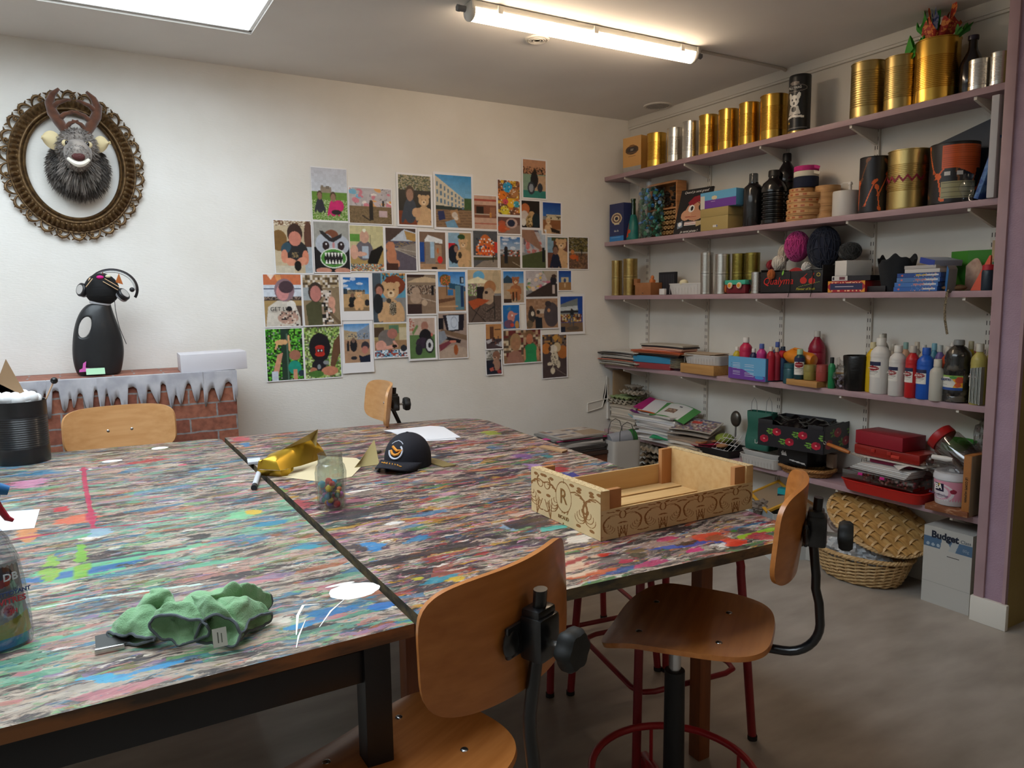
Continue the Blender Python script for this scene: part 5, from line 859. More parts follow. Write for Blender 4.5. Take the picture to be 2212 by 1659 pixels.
loc, r, h = RD(Z2, 1799, 1853, 414, .02); t = thing('pump_jar', 'white round jar with a pump, left of the black and orange can', 'dispenser', loc, RZ); B().lathe([(r*.98, 0), (r, .004), (r, h-.006), (r*.96, h), (0, h)], n=40).build('jar', P_('#c8c4be', .35), t)
b = B(); b.tube([(.02, 0, h), (.02, 0, h+.028)], .007, 12); b.tube([(.02, 0, h+.028), (.02, 0, h+.04)], [.011, .008], 12); b.tube([(.02, 0, h+.036), (-.02, 0, h+.040), (-.03, 0, h+.034)], .003, 8); b.build('pump', P_('#d8d4cc', .35), t)
def cutlery(seed, n=9, w=110, h=90):
    c = Cv(w, h, '#232124'); rg = random.Random(seed); o = '#d8622c'
    for k in range(n):
        x, y, a = (k+.5)/n+rg.uniform(-.05, .05), rg.uniform(.2, .8), rg.uniform(.9, 2.2); dx, dy = cos(a)*.16*h/w, sin(a)*.2; cc_ = o if k % 4 else '#7a4a2c'
        c.l(x-dx, y-dy, x+dx, y+dy, .014, cc_); c.e(x-dx, y-dy, .024, .055, cc_, 1, a-pi/2)
        if k % 2: [c.l(x+dx, y+dy, x+dx*1.5+q, y+dy*1.5, .007, cc_) for q in (-.014, 0, .014)]
        else: c.e(x+dx, y+dy, .02, .045, cc_, 1, a-pi/2)
    return c
CG = 'large tins on the second shelf near the mauve pillar'
_, l1, r1, h1 = can('black tin printed with orange forks and spoons, left of the zigzag tin', Z2, 1856, 1916, 342, DRK, (.3, .35, 1), xo=.02, group=CG); 
def wrap(o, cv, r, h, span, a0=0):
    m = cvmesh('wrapper', cv, lambda u, v: (1.003*cos(-pi/2+a0+(u-.5)*span), 1.003*sin(-pi/2+a0+(u-.5)*span), .02+.96*v), PRINT, o); return m
o, l1, r1, h1 = _, l1, r1, h1; o.rotation_euler.z = RZ; wrap(o, cutlery(3, 17, 150), r1, h1, 6.2)
o, l2, r2, h2 = can('gold tin with a dark red zigzag band on the second shelf', Z2, 1917, 2001, 328, GOLD2, (.3, .76, 15), xo=.012, group=CG); o.rotation_euler.z = RZ
zz_ = B(); n = 14; pts = [(.985*cos(-pi/2+a), .985*sin(-pi/2+a), .50+(.055 if k % 2 else -.03)) for k, a in enumerate(np.linspace(-1.35, 1.35, n))]
P2 = []
for p, q in zip(pts, pts[1:]):
    for s in range(5): u = s/5; a = Vector(p).lerp(Vector(q), u); m_ = Vector((a.x, a.y, 0)).normalized()*.99; P2.append((m_.x, m_.y, a.z))
zz_.add([(x, y, z-.024) for x, y, z in P2]+[(x, y, z+.024) for x, y, z in P2], [(i, i+1, len(P2)+i+1, len(P2)+i) for i in range(len(P2)-1)]); zz_.build('zigzag_band', P_('#8c1f34', .5), o)
o, l3, r3_, h3_ = can('black tin with orange cutlery print and beige label, right of the zigzag tin', Z2, 2010, 2104, 314, DRK, (.3, .35, 1), xo=.014, group=CG); o.rotation_euler.z = RZ
c = cutlery(8, 13, 150); c.r(.5, .03, .82, .42, '#d05a28').r(.50, .64, .74, .93, '#a09a74').p([(.6, .42), (.75, .42), (.72, .54)], '#d05a28').r(.52, .48, .56, .54, '#c8c4c0').r(.6, .48, .64, .54, '#c8c4c0')
for k in range(10): c.r(.51, .67+.026*k, .73, .675+.026*k, '#6c6850'); c.r(.51, .07+.034*k, .81, .08+.034*k, '#b04a1c')
wrap(o, c, r3_, h3_, 6.2)
loc, r, h = RD(Z2, 2074, 2112, 356, .004); t = thing('skull_jar', 'clear glass skull-shaped jar in front of the black tin with a beige label', 'jar', (XS+.022, loc.y-.0, Z2+.001), RZ)
def skf(a, z): return 1+.12*sin(3*a+z*60)
B().lathe([(.016, 0), (.020, .006), (.019, .02), (.024, .034), (.028, .05), (.026, .068), (.018, .080), (.016, .086), (.020, .09), (.021, .104), (.018, .105)], n=30, f=skf).build('jar', CLR, t)
b = B(); b.sheet(lambda u, v: ((u-.5)*.56, .0, v*(.17+.16*u)), 4, 2, .008); tag(b.build('dark_picture', P_('#3a4350', .6), None, (XW-.016, yon(2035, XW-.02, Z2+.1)+0.0, Z2+.04), RZ, smooth=False), 'dark slate-blue picture standing against the wall behind the big tins', 'picture')
t = thing('blue_canvas', 'blue painted canvas leaning beside the white board at the shelf end', 'painting', (XS+.07, yon(2113, XS+.03, Z2), Z2+.006), rot=(.30, 0, 0))
B().box((0, 0, .12), (.12, .018, .24), bev=.002).build('canvas', M('blue_canvas_paint', '#2c4c8c', .5, col2='#5c84b8', ns=(30, 30, 30), nf=(.45, .6)), t)
t = thing('white_board_edge', 'pale foam board standing upright at the pillar end of the second shelf', 'board', (XS+.055, YE+.03, Z2+.001)); B().box((0, 0, .19), (.13, .028, .38), bev=.004).build('board', P_('#b9b7ba', .7), t)
t = thing('framed_slab', 'dark framed picture edge leaning between the blue canvas and the big tin', 'picture', (XW-.05, YE+.09, Z2+.001)); B().box((0, 0, .11), (.012, .10, .22), bev=.001).build('frame', P_('#1f1d20', .5), t)
# --- third shelf ---
OLIV = M('olive_gold_tinplate', '#9c8f4c', .35, 1.0); FR = (.1, .9, 22); G3 = 'small cans stacked on the third shelf'
def stack2(x0, x1, yt, mat, l1, l2, xo=.012):
    _, lc, r, h = can(l1, Z3, x0, x1, yt, mat, FR, xo, group=G3); h /= 2; _.scale = (r, r, h-.001)
    o = _.copy(); COL.objects.link(o); o.location = lc+Vector((0, 0, h)); tag(o, l2, 'tin can', G3)
stack2(1321, 1344, 563, GOLD2, 'lower gold can in the stack nearest the corner, third shelf', 'upper gold can in the stack nearest the corner, third shelf'); stack2(1346, 1377, 559, GOLD2, 'lower gold can in the second stack from the corner, third shelf', 'upper gold can in the second stack from the corner, third shelf')
stack2(1512, 1540, 546, SILV, 'lower silver can in the stack right of the empty gap, third shelf', 'upper silver can in the stack right of the empty gap, third shelf'); stack2(1543, 1577, 549, SILV, 'lower silver can in the second silver stack, behind the owl box', 'upper silver can in the second silver stack, behind the owl box')
stack2(1580, 1610, 548, OLIV, 'lower olive gold can behind the owl box', 'upper olive gold can above the owl box', .05); stack2(1609, 1640, 546, OLIV, 'lower olive gold can farthest right of the stacked cans', 'upper olive gold can farthest right of the stacked cans', .05)
can('single low silver can beside the black fruit crate', Z3, 1622, 1648, 588, SILV, FR, group=G3)
KR = M('brown_card', '#a06a42', .7, col2='#946038', ns=(20, 20, 20))
t, w, h = carton('cardboard_box', 'small brown cardboard box next to the gold cans on the third shelf', 'box', Z3, 1372, 1403, 611, .10, '', .012, mat=KR, rz=.08); B().box((0, -.0505, .012), (.012, .0006, .004)).build('printed_mark', TXD, t)
t, w, h = carton('striped_box', 'small black striped box with white edges behind the white tray', 'box', Z3, 1423, 1458, 588, .02, '#22242a', .12)
c = Cv(40, 30, '#202228'); [c.r(.08+.1*k, .1, .11+.1*k, .8, '#4c5058') for k in range(9)]; c.e(.25, .85, .05, .05, '#c8c8c8'); face(t, c, w, h, -.01, 0)
B().box((0, 0, .02), (.03, .03, .04), bev=.002).build('wooden_block', KR, None, (XS+.05, yon(1376, XS+.05, Z3), Z3+.0635)); tag(bpy.data.objects['wooden_block'], 'small brown block lying on the cardboard box', 'block')
b = B(); b.ball((0, 0, .02), (.018, .014, .022), 14); b.ball((.004, 0, .045), (.012, .01, .014), 12); b.ball((.02, 0, .022), (.008, .008, .012), 8); tag(b.build('orange_figurine', P_('#c8743c', .6), None, (XS+.06, yon(1408, XS+.06, Z3), Z3+.0635)), 'tiny orange figurine on the cardboard box', 'figurine')
WPL = P_('#d6d2cc', .4)
def tray(label, z, x0, x1, yt, d, col, xo=.006, h=None, ribs=0, rz=0, group=None, name='plastic_tray', lipc=None):
    loc, w, hh = BX(z, x0, x1, yt, xo); h = h or hh; loc.x += d/2; t = thing(name, label, 'tray', loc, RZ+rz, group); w2, d2 = w/2, d/2
    def rr(s, z_, k=0):
        return [((w2*s-.0)*(abs(cos(a))**.35)*(1 if cos(a) > 0 else -1), (d2-(w2-w2*s))*(abs(sin(a))**.35)*(1 if sin(a) > 0 else -1), z_) for a in [2*pi*(i+.5)/56 for i in range(56)]]
    rings = [rr(.90, 0), rr(.985, h*.9), rr(1.0, h*.92), rr(1.0, h), rr(.98, h), rr(.965, h*.9), rr(.885, .004)]; vs = sum(rings, []); n = 56
    fs = [(k*n+i, k*n+(i+1) % n, (k+1)*n+(i+1) % n, (k+1)*n+i) for k in range(len(rings)-1) for i in range(n)]+[tuple(range(n-1, -1, -1)), tuple((len(rings)-1)*n+i for i in range(n))]
    b = B(); b.add(vs, fs)
    if ribs:
        for k in range(ribs): x = (k/(ribs-1)-.5)*w*.84; b.box((x, -d2*.975+.004, h*.45), (.0015, .002, h*.8), rx=-.05)
    b.build('tray_body', P_(col, .35), t); return t, w, h
tray('white food tray holding a pale ball on the third shelf', Z3, 1440, 1510, 612, .12, '#cfccc8', ribs=10)
tag(B().ball((0, 0, .022), (.026, .026, .021), 20).build('pale_ball', P_('#d8cfae', .6), None, (XS+.03, yon(1477, XS+.03, Z3+.05), Z3+.046)), 'pale cream egg-shaped ball lying on the white tray', 'ball')
tag(B().box((0, 0, .006), (.15, .05, .006), bev=.002).box((0, .0, .012), (.14, .02, .004), bev=.001).build('yellow_ruler', M('yellow_blue_plastic', '#2c5f9c', .5, col2='#c8923c', ns=(2, 60, 2), nf=(.48, .52)), None, (XS+.085, yon(1485, XS+.08, Z3+.05), Z3+.046), RZ), 'flat yellow and blue strip behind the pale ball', 'strip')
tag(B().box((0, 0, .018), (.045, .02, .036), bev=.003).build('white_remote', P_('#d4d2d0', .4), None, (XS+.016, yon(1430, XS+.01, Z3), Z3+.001), RZ), 'small white plastic box with one dark dot left of the white tray', 'box')
# toy with teal top and orange eyes
loc, w, h = BX(Z3, 1563, 1612, 605, .01); t = thing('owl_box', 'small teal and dark red craft box with two orange ring eyes', 'craft toy', loc+Vector((.03, 0, 0)), RZ)
B().box((0, 0, h*.36), (w*.85, .05, h*.7), bev=.01).build('body', P_('#6c1420', .6), t); B().box((0, -.003, h*.83), (w*.9, .058, h*.34), bev=.006).build('top', P_('#3fa488', .6), t)
for s in (-1, 1): o = B().lathe([(0, .006), (.015, .006), (.017, .002), (.017, 0)], (s*w*.2, -.032, h*.6), 24, R=Matrix.Rotation(pi/2, 3, 'X')).build('eye_ring', P_('#e0cdb0', .5), t); B().lathe([(0, .008), (.010, .0075), (.011, .004)], (s*w*.2, -.032, h*.6), 20, R=Matrix.Rotation(pi/2, 3, 'X')).build('eye', P_('#d88c2c', .5), o)
B().ball((-w*.5, -.01, h*.4), (.005, .012, .024), 10).build('orange_ear', P_('#d8703c', .6), t); B().tube([(w*.46, 0, h*.1), (w*.56, 0, h*.5), (w*.44, 0, h*.95)], .004, 8).build('black_strap', TXD, t)
# fruit crate with yarn
CK = P_('#1f1e1f', .5); loc, w, h = BX(Z3, 1643, 1775, 581, .004); t = thing('fruit_crate', 'black cardboard fruit crate marked Qualyma with red cherries, full of yarn', 'crate', loc+Vector((.10, 0, 0)), RZ)
for c_, d_, n_ in (((0, -.098, h*.45), (w, .004, h*.9), 'front_panel'), ((0, .098, h*.5), (w, .004, h), 'back_panel'), ((-w/2, 0, h*.5), (.004, .2, h), 'side_panel'), ((w/2, 0, h*.55), (.004, .2, h*1.1), 'side_panel'), ((0, 0, .003), (w, .2, .005), 'base')): B().box(c_, d_, bev=.001).build(n_, CK, t)
text('Qualyma', .052, P_('#c8241c', .5), t, (-.075, -.1015, h*.50), (pi/2, 0, 0), shear=.25); text('Flavour of fresh', .017, P_('#b8b03c', .5), t, (.09, -.1015, h*.16), (pi/2, 0, 0), shear=.3)
c = Cv(50, 34, '#1f1e1f'); c.e(.25, .5, .15, .22, '#b8281c').e(.62, .55, .15, .2, '#b8281c').l(.25, .3, .4, .08, .03, '#b8281c').l(.62, .35, .7, .05, .04, '#b8281c').l(.05, .9, .95, .6, .02, '#8a9c3c').e(.9, .15, .09, .12, '#b8a43c').e(.9, .15, .06, .08, '#1f1e1f'); face(t, c, .13, .075, -.1, .022, .11, name='cherry_print'); c = Cv(14, 14, '#1f1e1f'); c.e(.5, .5, .22, .45, '#7cc03c', 1, .5); face(t, c, .02, .03, -.1005, h*.72, -.045, name='leaf_print')
for i, x in enumerate((-.0, .13)): B().tube([(x, -.102, h*.92), (x+.004, -.104, h*.5), (x-.003, -.104, 0), (x-.006, -.106, -.02)], .0015, 6).build('loose_thread', TXD, t)
def yarn(label, px0, px1, yt, yb, X, col, n=26, seed=1, tall=1.0, m=None):
    P = at((px0+px1)/2, (yt+yb)/2, X=X); rx = pxm(px1-px0, P)/2; rz = pxm(yb-yt, P)/2; rg = random.Random(seed); t = thing('yarn_ball', label, 'yarn', P, RZ, 'yarn in and on the fruit crate')
    m = m or M('yarn_'+col.strip('#'), col, .95, sheen=.3); B().ball((0, 0, 0), (rx*.93, min(rx, .06)*.93, rz*.93), 24).build('core', m, t); b = B()
    for k in range(n):
        ax = Vector((rg.gauss(0, 1), rg.gauss(0, 1), rg.gauss(0, .5))).normalized(); u = ax.orthogonal().normalized(); v = ax.cross(u); off = ax*rg.uniform(-.5, .5); s = sqrt(1-off.length_squared)
        b.tube([((off+u*cos(a)*s+v*sin(a)*s).x*rx*.97, (off+u*cos(a)*s+v*sin(a)*s).y*min(rx, .06)*.97, (off+u*cos(a)*s+v*sin(a)*s).z*rz*.97) for a in [2*pi*i/28 for i in range(28)]], .0022, 5, closed=True)
    b.build('strands', m, t); return t
yarn('bright pink yarn ball on the fruit crate', 1695, 1749, 499, 566, XS+.085, '#b03078', 40, 2); yarn('large navy yarn ball beside the pink one', 1741, 1818, 488, 580, XS+.095, '#101a30', 40, 3); yarn('dark grey tangled yarn ball right of the navy one', 1812, 1860, 523, 562, XS+.12, '#25282a', 30, 4)
yarn('cream yarn ball behind the pink one', 1681, 1706, 528, 568, XS+.11, '#c4b8a4', 18, 5); yarn('small white yarn ball left in the fruit crate', 1668, 1698, 552, 584, XS+.05, '#cfc8bc', 18, 6); yarn('red yarn ball at the left end of the fruit crate', 1656, 1676, 562, 584, XS+.10, '#8c1a28', 12, 7); yarn('orange yarn tuft hanging over the crate front', 1658, 1674, 582, 604, XS-.004, '#b8642c', 10, 8); yarn('small white yarn ball under the navy one', 1731, 1752, 566, 588, XS+.03, '#cfccc8', 12, 9)
o = B().sheet(lambda u, v: (-.03+.06*u, -.02*cos(pi*u)-.0, .018*sin(pi*u)+v*.022), 12, 2, .001).build('yarn_band', P_('#b02420', .6), None, (XS+.03, yon(1720, XS+.03, Z3+.1), Z3+.085), RZ-.2); tag(o, 'red and white paper yarn band on top of the crate', 'label')
# books and boxes
t, w, h = carton('magic_set_box', 'red box edged with yellow corners lying under the books, third shelf', 'box', Z3, 1788, 1868, 607, .13, '#a8202a', .004); c = Cv(90, 26, '#a4202c'); c.r(.07, .25, .93, .75, '#2a2c54').n(.1, .08, .9, .2, ['#e8c090'], .4, 3, 1).n(.1, .82, .9, .92, ['#e8c090'], .4, 3, 2).p([(0, 0), (.12, 0), (0, .4)], '#d8942c').p([(1, 0), (.88, 0), (1, .4)], '#d8942c').p([(0, 1), (.12, 1), (0, .6)], '#d8942c').p([(1, 1), (.88, 1), (1, .6)], '#d8942c').r(.2, .45, .7, .55, '#b8acb8'); face(t, c, w, h, -.065, 0); hb = Z3+h+.001
t, w, h = carton('dark_book', 'dark book lying at the right end of the red box', 'book', Z3, 1869, 1912, 612, .12, '#1f1a1e', .02, h=.026); t, w, h = carton('white_spined_book', 'black book with a white spine end on top of the red box', 'book', hb, 1797, 1880, 597, .11, '#1c1a1e', .008, h=.022); c = Cv(60, 10, '#1e1b20'); c.r(0, 0, .42, 1, '#c8c4c0').e(.04, .5, .03, .35, '#1e1b20').r(.2, .2, .35, .8, '#6c3c44'); face(t, c, w, h, -.055, 0); hb += h+.001
carton('white_box', 'plain white box on top of the books, third shelf', 'box', hb, 1806, 1838, 563, .14, '#d4d0ca', .012, rz=-.25)
# black crumpled pot
loc, r, h = RD(Z3, 1897, 1972, 552, .01); t = thing('black_pot', 'ragged black felt pot on the third shelf', 'pot', loc, RZ); rg = random.Random(5); ph = [rg.random()*6 for _ in range(6)]
b = B(); b.sheet(lambda u, v: (r*(.72+.28*v)*(1+.05*sin(6*2*pi*u+ph[0])*v)*cos(2*pi*u), r*(.72+.28*v)*(1+.05*sin(5*2*pi*u+ph[1])*v)*sin(2*pi*u), h*(.9+.10*sin(3*2*pi*u+ph[2])+.04*sin(9*2*pi*u+ph[3]))*v), 72, 14, .004); b.lathe([(0, .002), (r*.72, .002)], n=24); b.build('pot_body', M('black_felt', '#1f2226', .9, bump=.6, bs=(60, 60, 60)), t, ang=2)
def slab(name, label, cat, z, x0, x1, th, d, col, xo=.006, rz=0, cv=None, group=None, rot=None, up=0, bev=.001):
    X = XS+xo; Y0, Y1 = yon(x0, X, z), yon(x1, X, z); w = Y0-Y1; t = thing(name, label, cat, (X+d/2, (Y0+Y1)/2, z+.0006+up), RZ+rz, group, rot)
    B().box((0, 0, th/2), (w, d, th), bev=bev).build('box_body', P_(col, .45), t)
    if cv: face(t, cv, w, th, -d/2, 0)
    return t, w
def pc(top='#3a6cb0', q='#b87878'): c = Cv(90, 14, top); c.e(.12, .5, .03, .2, '#c8685c').r(.45, .3, .9, .7, q).n(.4, .1, .95, .9, ['#5a84c0', '#c89890'], .3, 2, 3).r(.70, .3, .95, .65, '#c8d0dc'); return c
PG = 'soft pastel boxes stacked on the third shelf'; z = Z3
for k, (x0, x1, cv) in enumerate(((1930, 2024, pc('#2f5fa8', '#2f5fa8')), (1932, 2026, pc('#3f70b4')), (1937, 2030, pc('#4c74ac')), (1938, 2032, pc('#24488c', '#c8a83c')))):
    t, w = slab('pastel_box', 'blue soft pastel box, %s of the stack by the black pot' % ['lowest', 'second from below', 'third from below', 'yellow-marked topmost'][k], 'box', z, x0, x1, .0185, .11, '#2f5c9c', .004+.002*(k % 2), cv=cv, group=PG); text('Soft Pastel', .0105, TXW, t, (w*.30, -.0562, .0095), (pi/2, 0, 0)); z += .0192
slab('flat_white_box', 'flat white box on top of the pastel boxes', 'box', z, 1954, 2030, .016, .09, '#c4c0bc', .01, group=None); slab('flat_grey_box', 'flat grey-white box with a red dot, higher of two on the pastel boxes', 'box', z+.017, 1953, 2025, .014, .08, '#aeaaa8', .014, rz=-.08)
t, w = slab('tilted_box', 'white and blue box lying tilted above the pastel boxes', 'box', z+.034, 1990, 2035, .024, .13, '#8c94a8', .02, cv=Cv(10, 4, '#34489c'), rot=(.0, .20, RZ-.35)); slab('blue_brown_box', 'box with a blue spine and a brown face leaning beside the pastel boxes', 'box', Z3, 2034, 2060, .10, .03, '#5c5450', .008, rz=0, cv=Cv(8, 8, '#3f78b8'), rot=(0, .35, RZ-.9))
t = thing('green_card', 'bright green folded card standing against the wall at the end of the third shelf', 'card', (XW-.045, yon(2090, XW-.045, Z3), Z3+.001), RZ+.0); w = pxm(84, Vector(t.location)); b = B()
b.add([(-w/2, .012, 0), (0, -.012, 0), (w/2, .012, 0), (-w/2, .012, .165), (0, -.012, .165), (w/2, .012, .165)], [(0, 1, 4, 3), (1, 2, 5, 4)]); b.add([(-w/2, .014, 0), (0, -.010, 0), (w/2, .014, 0), (-w/2, .014, .165), (0, -.010, .165), (w/2, .014, .165)], [(3, 4, 1, 0), (4, 5, 2, 1)]); b.build('card_sheet', P_('#3f8c28', .6), t, smooth=False)
loc, r, h = RD(Z3, 2096, 2140, 553, .004); t = thing('orange_cone', 'orange plastic cone nozzle beside the glass jar, third shelf', 'cone', loc+Vector((0, -.012, 0)), RZ); b = B(); b.add([(-.045, -.012, 0), (.02, -.012, 0), (.02, .012, 0), (-.045, .012, 0), (.016, -.004, h), (.022, -.004, h), (.022, .004, h), (.016, .004, h)], [(0, 1, 5, 4), (1, 2, 6, 5), (2, 3, 7, 6), (3, 0, 4, 7), (4, 5, 6, 7), (3, 2, 1, 0)]); b.build('cone_body', P_('#d8502c', .4), t)
t, *_ = bottle('dark_jar', 'glass jar of dark paint with a red lid at the pillar end, third shelf', 'jar', Z3, 2124, 2150, 572, '#24303c', '#b02030', .004, 'jar'); t.location.y = max(t.location.y, YE+.036)
b = B(); b.sheet(lambda u, v: ((u-.5)*.12, .01*sin(6*u), v*(.10+.03*sin(5*u))), 16, 4, .002); tag(b.build('crumpled_map_paper', M('pink_map_paper', '#c4a896', .7, col2='#a88878', ns=(30, 30, 30)), None, (XW-.10, yon(2112, XW-.1, Z3), Z3+.002), RZ-.2), 'crumpled pinkish paper behind the orange cone', 'paper')
tag(B().box((0, 0, .1), (.02, .10, .20)).build('painted_board', M('beige_green_board', '#c0a484', .7, col2='#2f6c58', ns=(4, 4, 8), nf=(.5, .52)), None, (XW-.03, YE+.058, Z3+.002)), 'beige board with a green corner leaning at the pillar, third shelf', 'board')
tag(B().ball((0, 0, .012), (.05, .028, .012), 20, f=lambda p: 1+.1*sin(5*p.x)).build('brown_cloth', P_('#6c5034', .9), None, (XS+.035, yon(2062, XS+.03, Z3), Z3+.001), RZ), 'small brown crumpled cloth in front of the leaning box, third shelf', 'cloth')
P0 = at(2047, 633, X=XS-.004); b = B(); pts = [Vector((XS+.02, P0.y, Z3+.006)), Vector((XS-.004, P0.y, Z3+.006)), Vector((XS-.006, P0.y+.004, Z3-.03))]+[at(x, y, X=XS-.006) for x, y in ((2041, 665), (2041, 690), (2046, 722))]; b.tube(pts, .006, 8, fl=.4); tag(b.build('hanging_cord', M('braided_cord', '#8a7c64', .9, col2='#4a4030', ns=(200, 200, 300), nf=(.48, .52))), 'braided grey cord hanging over the edge of the third shelf', 'cord')

# --- fourth shelf ---
def pile(label, group, z, x0, x1, n, th, cols, d=.17, xo=.0, seed=1, wob=.012, rzw=.06, lean=0, cat='paper', name='paper_sheaf', labels=None):
    X = XS+xo; Y0, Y1 = yon(x0, X, z), yon(x1, X, z); w = Y0-Y1; rg = random.Random(seed); zz = z+.0006
    for k in range(n):
        t_ = th*rg.uniform(.7, 1.3); ww = w*rg.uniform(.9, 1.04); dd = d*rg.uniform(.92, 1.02); bw = rg.uniform(.0, .004)
        o = B().sheet(lambda u, v: ((u-.5)*ww, (v-.5)*dd, t_+bw*sin(pi*u)), 6, 2, t_).build(name, P_(cols[k % len(cols)], .7), None, (X+dd/2+rg.uniform(0, wob)-.002, (Y0+Y1)/2+rg.uniform(-wob, wob)+lean*k, zz), RZ+rg.uniform(-rzw, rzw))
        tag(o, labels[k] if labels else label, cat, group); zz += t_+.0006+bw*.3
    return zz
z = pile('sheaf of brown and grey paper in the pile nearest the corner, fourth shelf', 'papers in the pile nearest the corner, fourth shelf', Z4, 1292, 1368, 15, .0052, ['#8c8068', '#b8b0a4', '#4c4438', '#c4bcb0', '#8a8478', '#c06a50', '#b4aca4', '#3c3434', '#c8c0b4', '#bcb4ac', '#6c645c', '#c4bcb4', '#3a3432', '#aca49c', '#c8c4bc'], d=.24, xo=-.045, wob=.03)
t, w = slab('red_card_stack', 'dark red block of card under the blue one, fourth shelf', 'card', Z4, 1372, 1442, .036, .14, '#8c3438', -.01, rz=.10); t, w = slab('blue_card_stack', 'bright blue block of paper on the dark red block, fourth shelf', 'card', Z4+.0375, 1370, 1442, .040, .14, '#2f84ac', -.012, rz=.10)
z = pile('', 'coloured papers above the blue block', Z4+.079, 1364, 1470, 5, .005, ['#1f1c1c', '#2c2422', '#8c5a3c', '#a8583c', '#b4542c'], d=.17, xo=-.015, seed=3, wob=.008, labels=['black card sheet just above the blue block, fourth shelf', 'dark brown card sheet second above the blue block, fourth shelf', 'brown card sheet third above the blue block, fourth shelf', 'rust card sheet fourth above the blue block, fourth shelf', 'orange-red card sheet fifth above the blue block, fourth shelf'])
z = pile('', 'books on top of the coloured papers', z, 1384, 1474, 4, .009, ['#d0907c', '#c49a84', '#2a2226', '#b0a898'], d=.13, xo=.01, seed=4, wob=.006, cat='book', name='paperback', labels=['salmon pink paperback, lowest of the books above the orange card', 'pale pink paperback, second from below above the orange card', 'black-spined paperback, just under the topmost book', 'grey-covered paperback on top of the pile, fourth shelf'])
loc, r, h = RD(Z4, 1444, 1500, 752, .0); loc.z += .012
B().lathe([(.035, 0), (.06, .012), (.0, .012)], n=28).build('upturned_bowl', P_('#7c6068', .5), None, (loc.x, loc.y, Z4+.0005)); tag(bpy.data.objects['upturned_bowl'], 'small dark bowl beneath the paper plates, fourth shelf', 'bowl')
for k in range(9):
    o = B().lathe([(r*.6, 0), (r, .006), (r*1.0, .0075), (r*.6, .0025), (0, .0025)], n=36).build('paper_plate', P_('#cfc4a8', .6), None, (loc.x+.001*(k % 3), loc.y, loc.z+.001+k*.0065)); tag(o, 'cream paper plate in the stack under the green napkins', 'plate', 'stacked paper plates')
NG = M('green_check_napkin', '#9cb04c', .8, col2='#d8d8c0', ns=(140, 140, 140), nf=(.48, .52))
tag(B().box((0, 0, .006), (.115, .115, .012), bev=.003).build('napkins', NG, None, (loc.x, loc.y, loc.z+.068), RZ), 'green and white checked napkins on the paper plates', 'napkin'); tag(B().box((0, 0, .006), (.12, .12, .012), bev=.003).build('napkins', NG, None, (XW-.065, yon(1575, XW-.07, Z4+.06), Z4+.06), RZ), 'green and white checked napkins behind the blue box', 'napkin')
PINE = M('light_pine', '#b98c54', .55, col2='#a87a44', ns=(4, 60, 60)); t, w, h = carton('wooden_box', 'flat light wooden box under the white tray, fourth shelf', 'box', Z4, 1468, 1545, 788, .15, '', -.012, mat=PINE, rz=-.06); zt_ = Z4+h+.001
tray('white plastic tray on the flat wooden box', zt_, 1471, 1550, 767, .15, '#c8c4c0', -.010, ribs=12); pile('brown paper scrap in the white tray', 'scraps in the white tray', zt_+.045, 1476, 1540, 4, .004, ['#7c6850', '#a08870', '#8c7458', '#b09c84'], d=.12, xo=.005, seed=8, rzw=.3)
tag(B().box((0, 0, .05), (.16, .06, .10), bev=.002).build('grey_box', P_('#a8a498', .6), None, (XW-.05, yon(1545, XW-.05, Z4), Z4+.001), RZ), 'grey-beige box against the wall behind the white tray', 'box')
# art box
t, w, h = carton('art_box', 'open light blue and purple carton marked Art, holding paint bottles', 'box', Z4, 1573, 1655, 772, .17, '#4c84b0', -.014, rz=-.04)
for o in list(t.children): bpy.data.objects.remove(o)
BB = P_('#4f86b4', .5)
for c_, d_, n_ in (((0, -.083, h/2), (w, .004, h), 'front_panel'), ((0, .083, h/2), (w, .004, h), 'back_panel'), ((-w/2, 0, h/2), (.004, .17, h), 'side_panel'), ((w/2, 0, h/2), (.004, .17, h), 'side_panel'), ((0, 0, .003), (w, .17, .004), 'base')): B().box(c_, d_, bev=.001).build(n_, BB, t)
c = Cv(80, 50, '#62a2cc'); c.p([(0, .5), (.4, .55), (.7, .8), (1, .78), (1, 1), (0, 1)], '#6a3c98').e(.85, .85, .12, .08, '#3f8cc8')
for k in range(9): c.r(.07, .28+.07*k, .07+.02, .31+.07*k, '#28305c'); c.r(.12, .29+.07*k, .12+.2, .30+.07*k, '#c8d0e0'); c.r(.45, .33+.07*k, .45+.25, .34+.07*k, '#c8d0e0')
face(t, c, w, h, -.085, 0); cvmesh('side_print', Cv(20, 14, '#3f78a8'), lambda u, v: (w/2+.0026, (u-.5)*.16, v*h), PRINT, t); text('Art', .03, TXD, t, (w/2+.0032, -.03, h*.75), (pi/2, 0, pi/2))
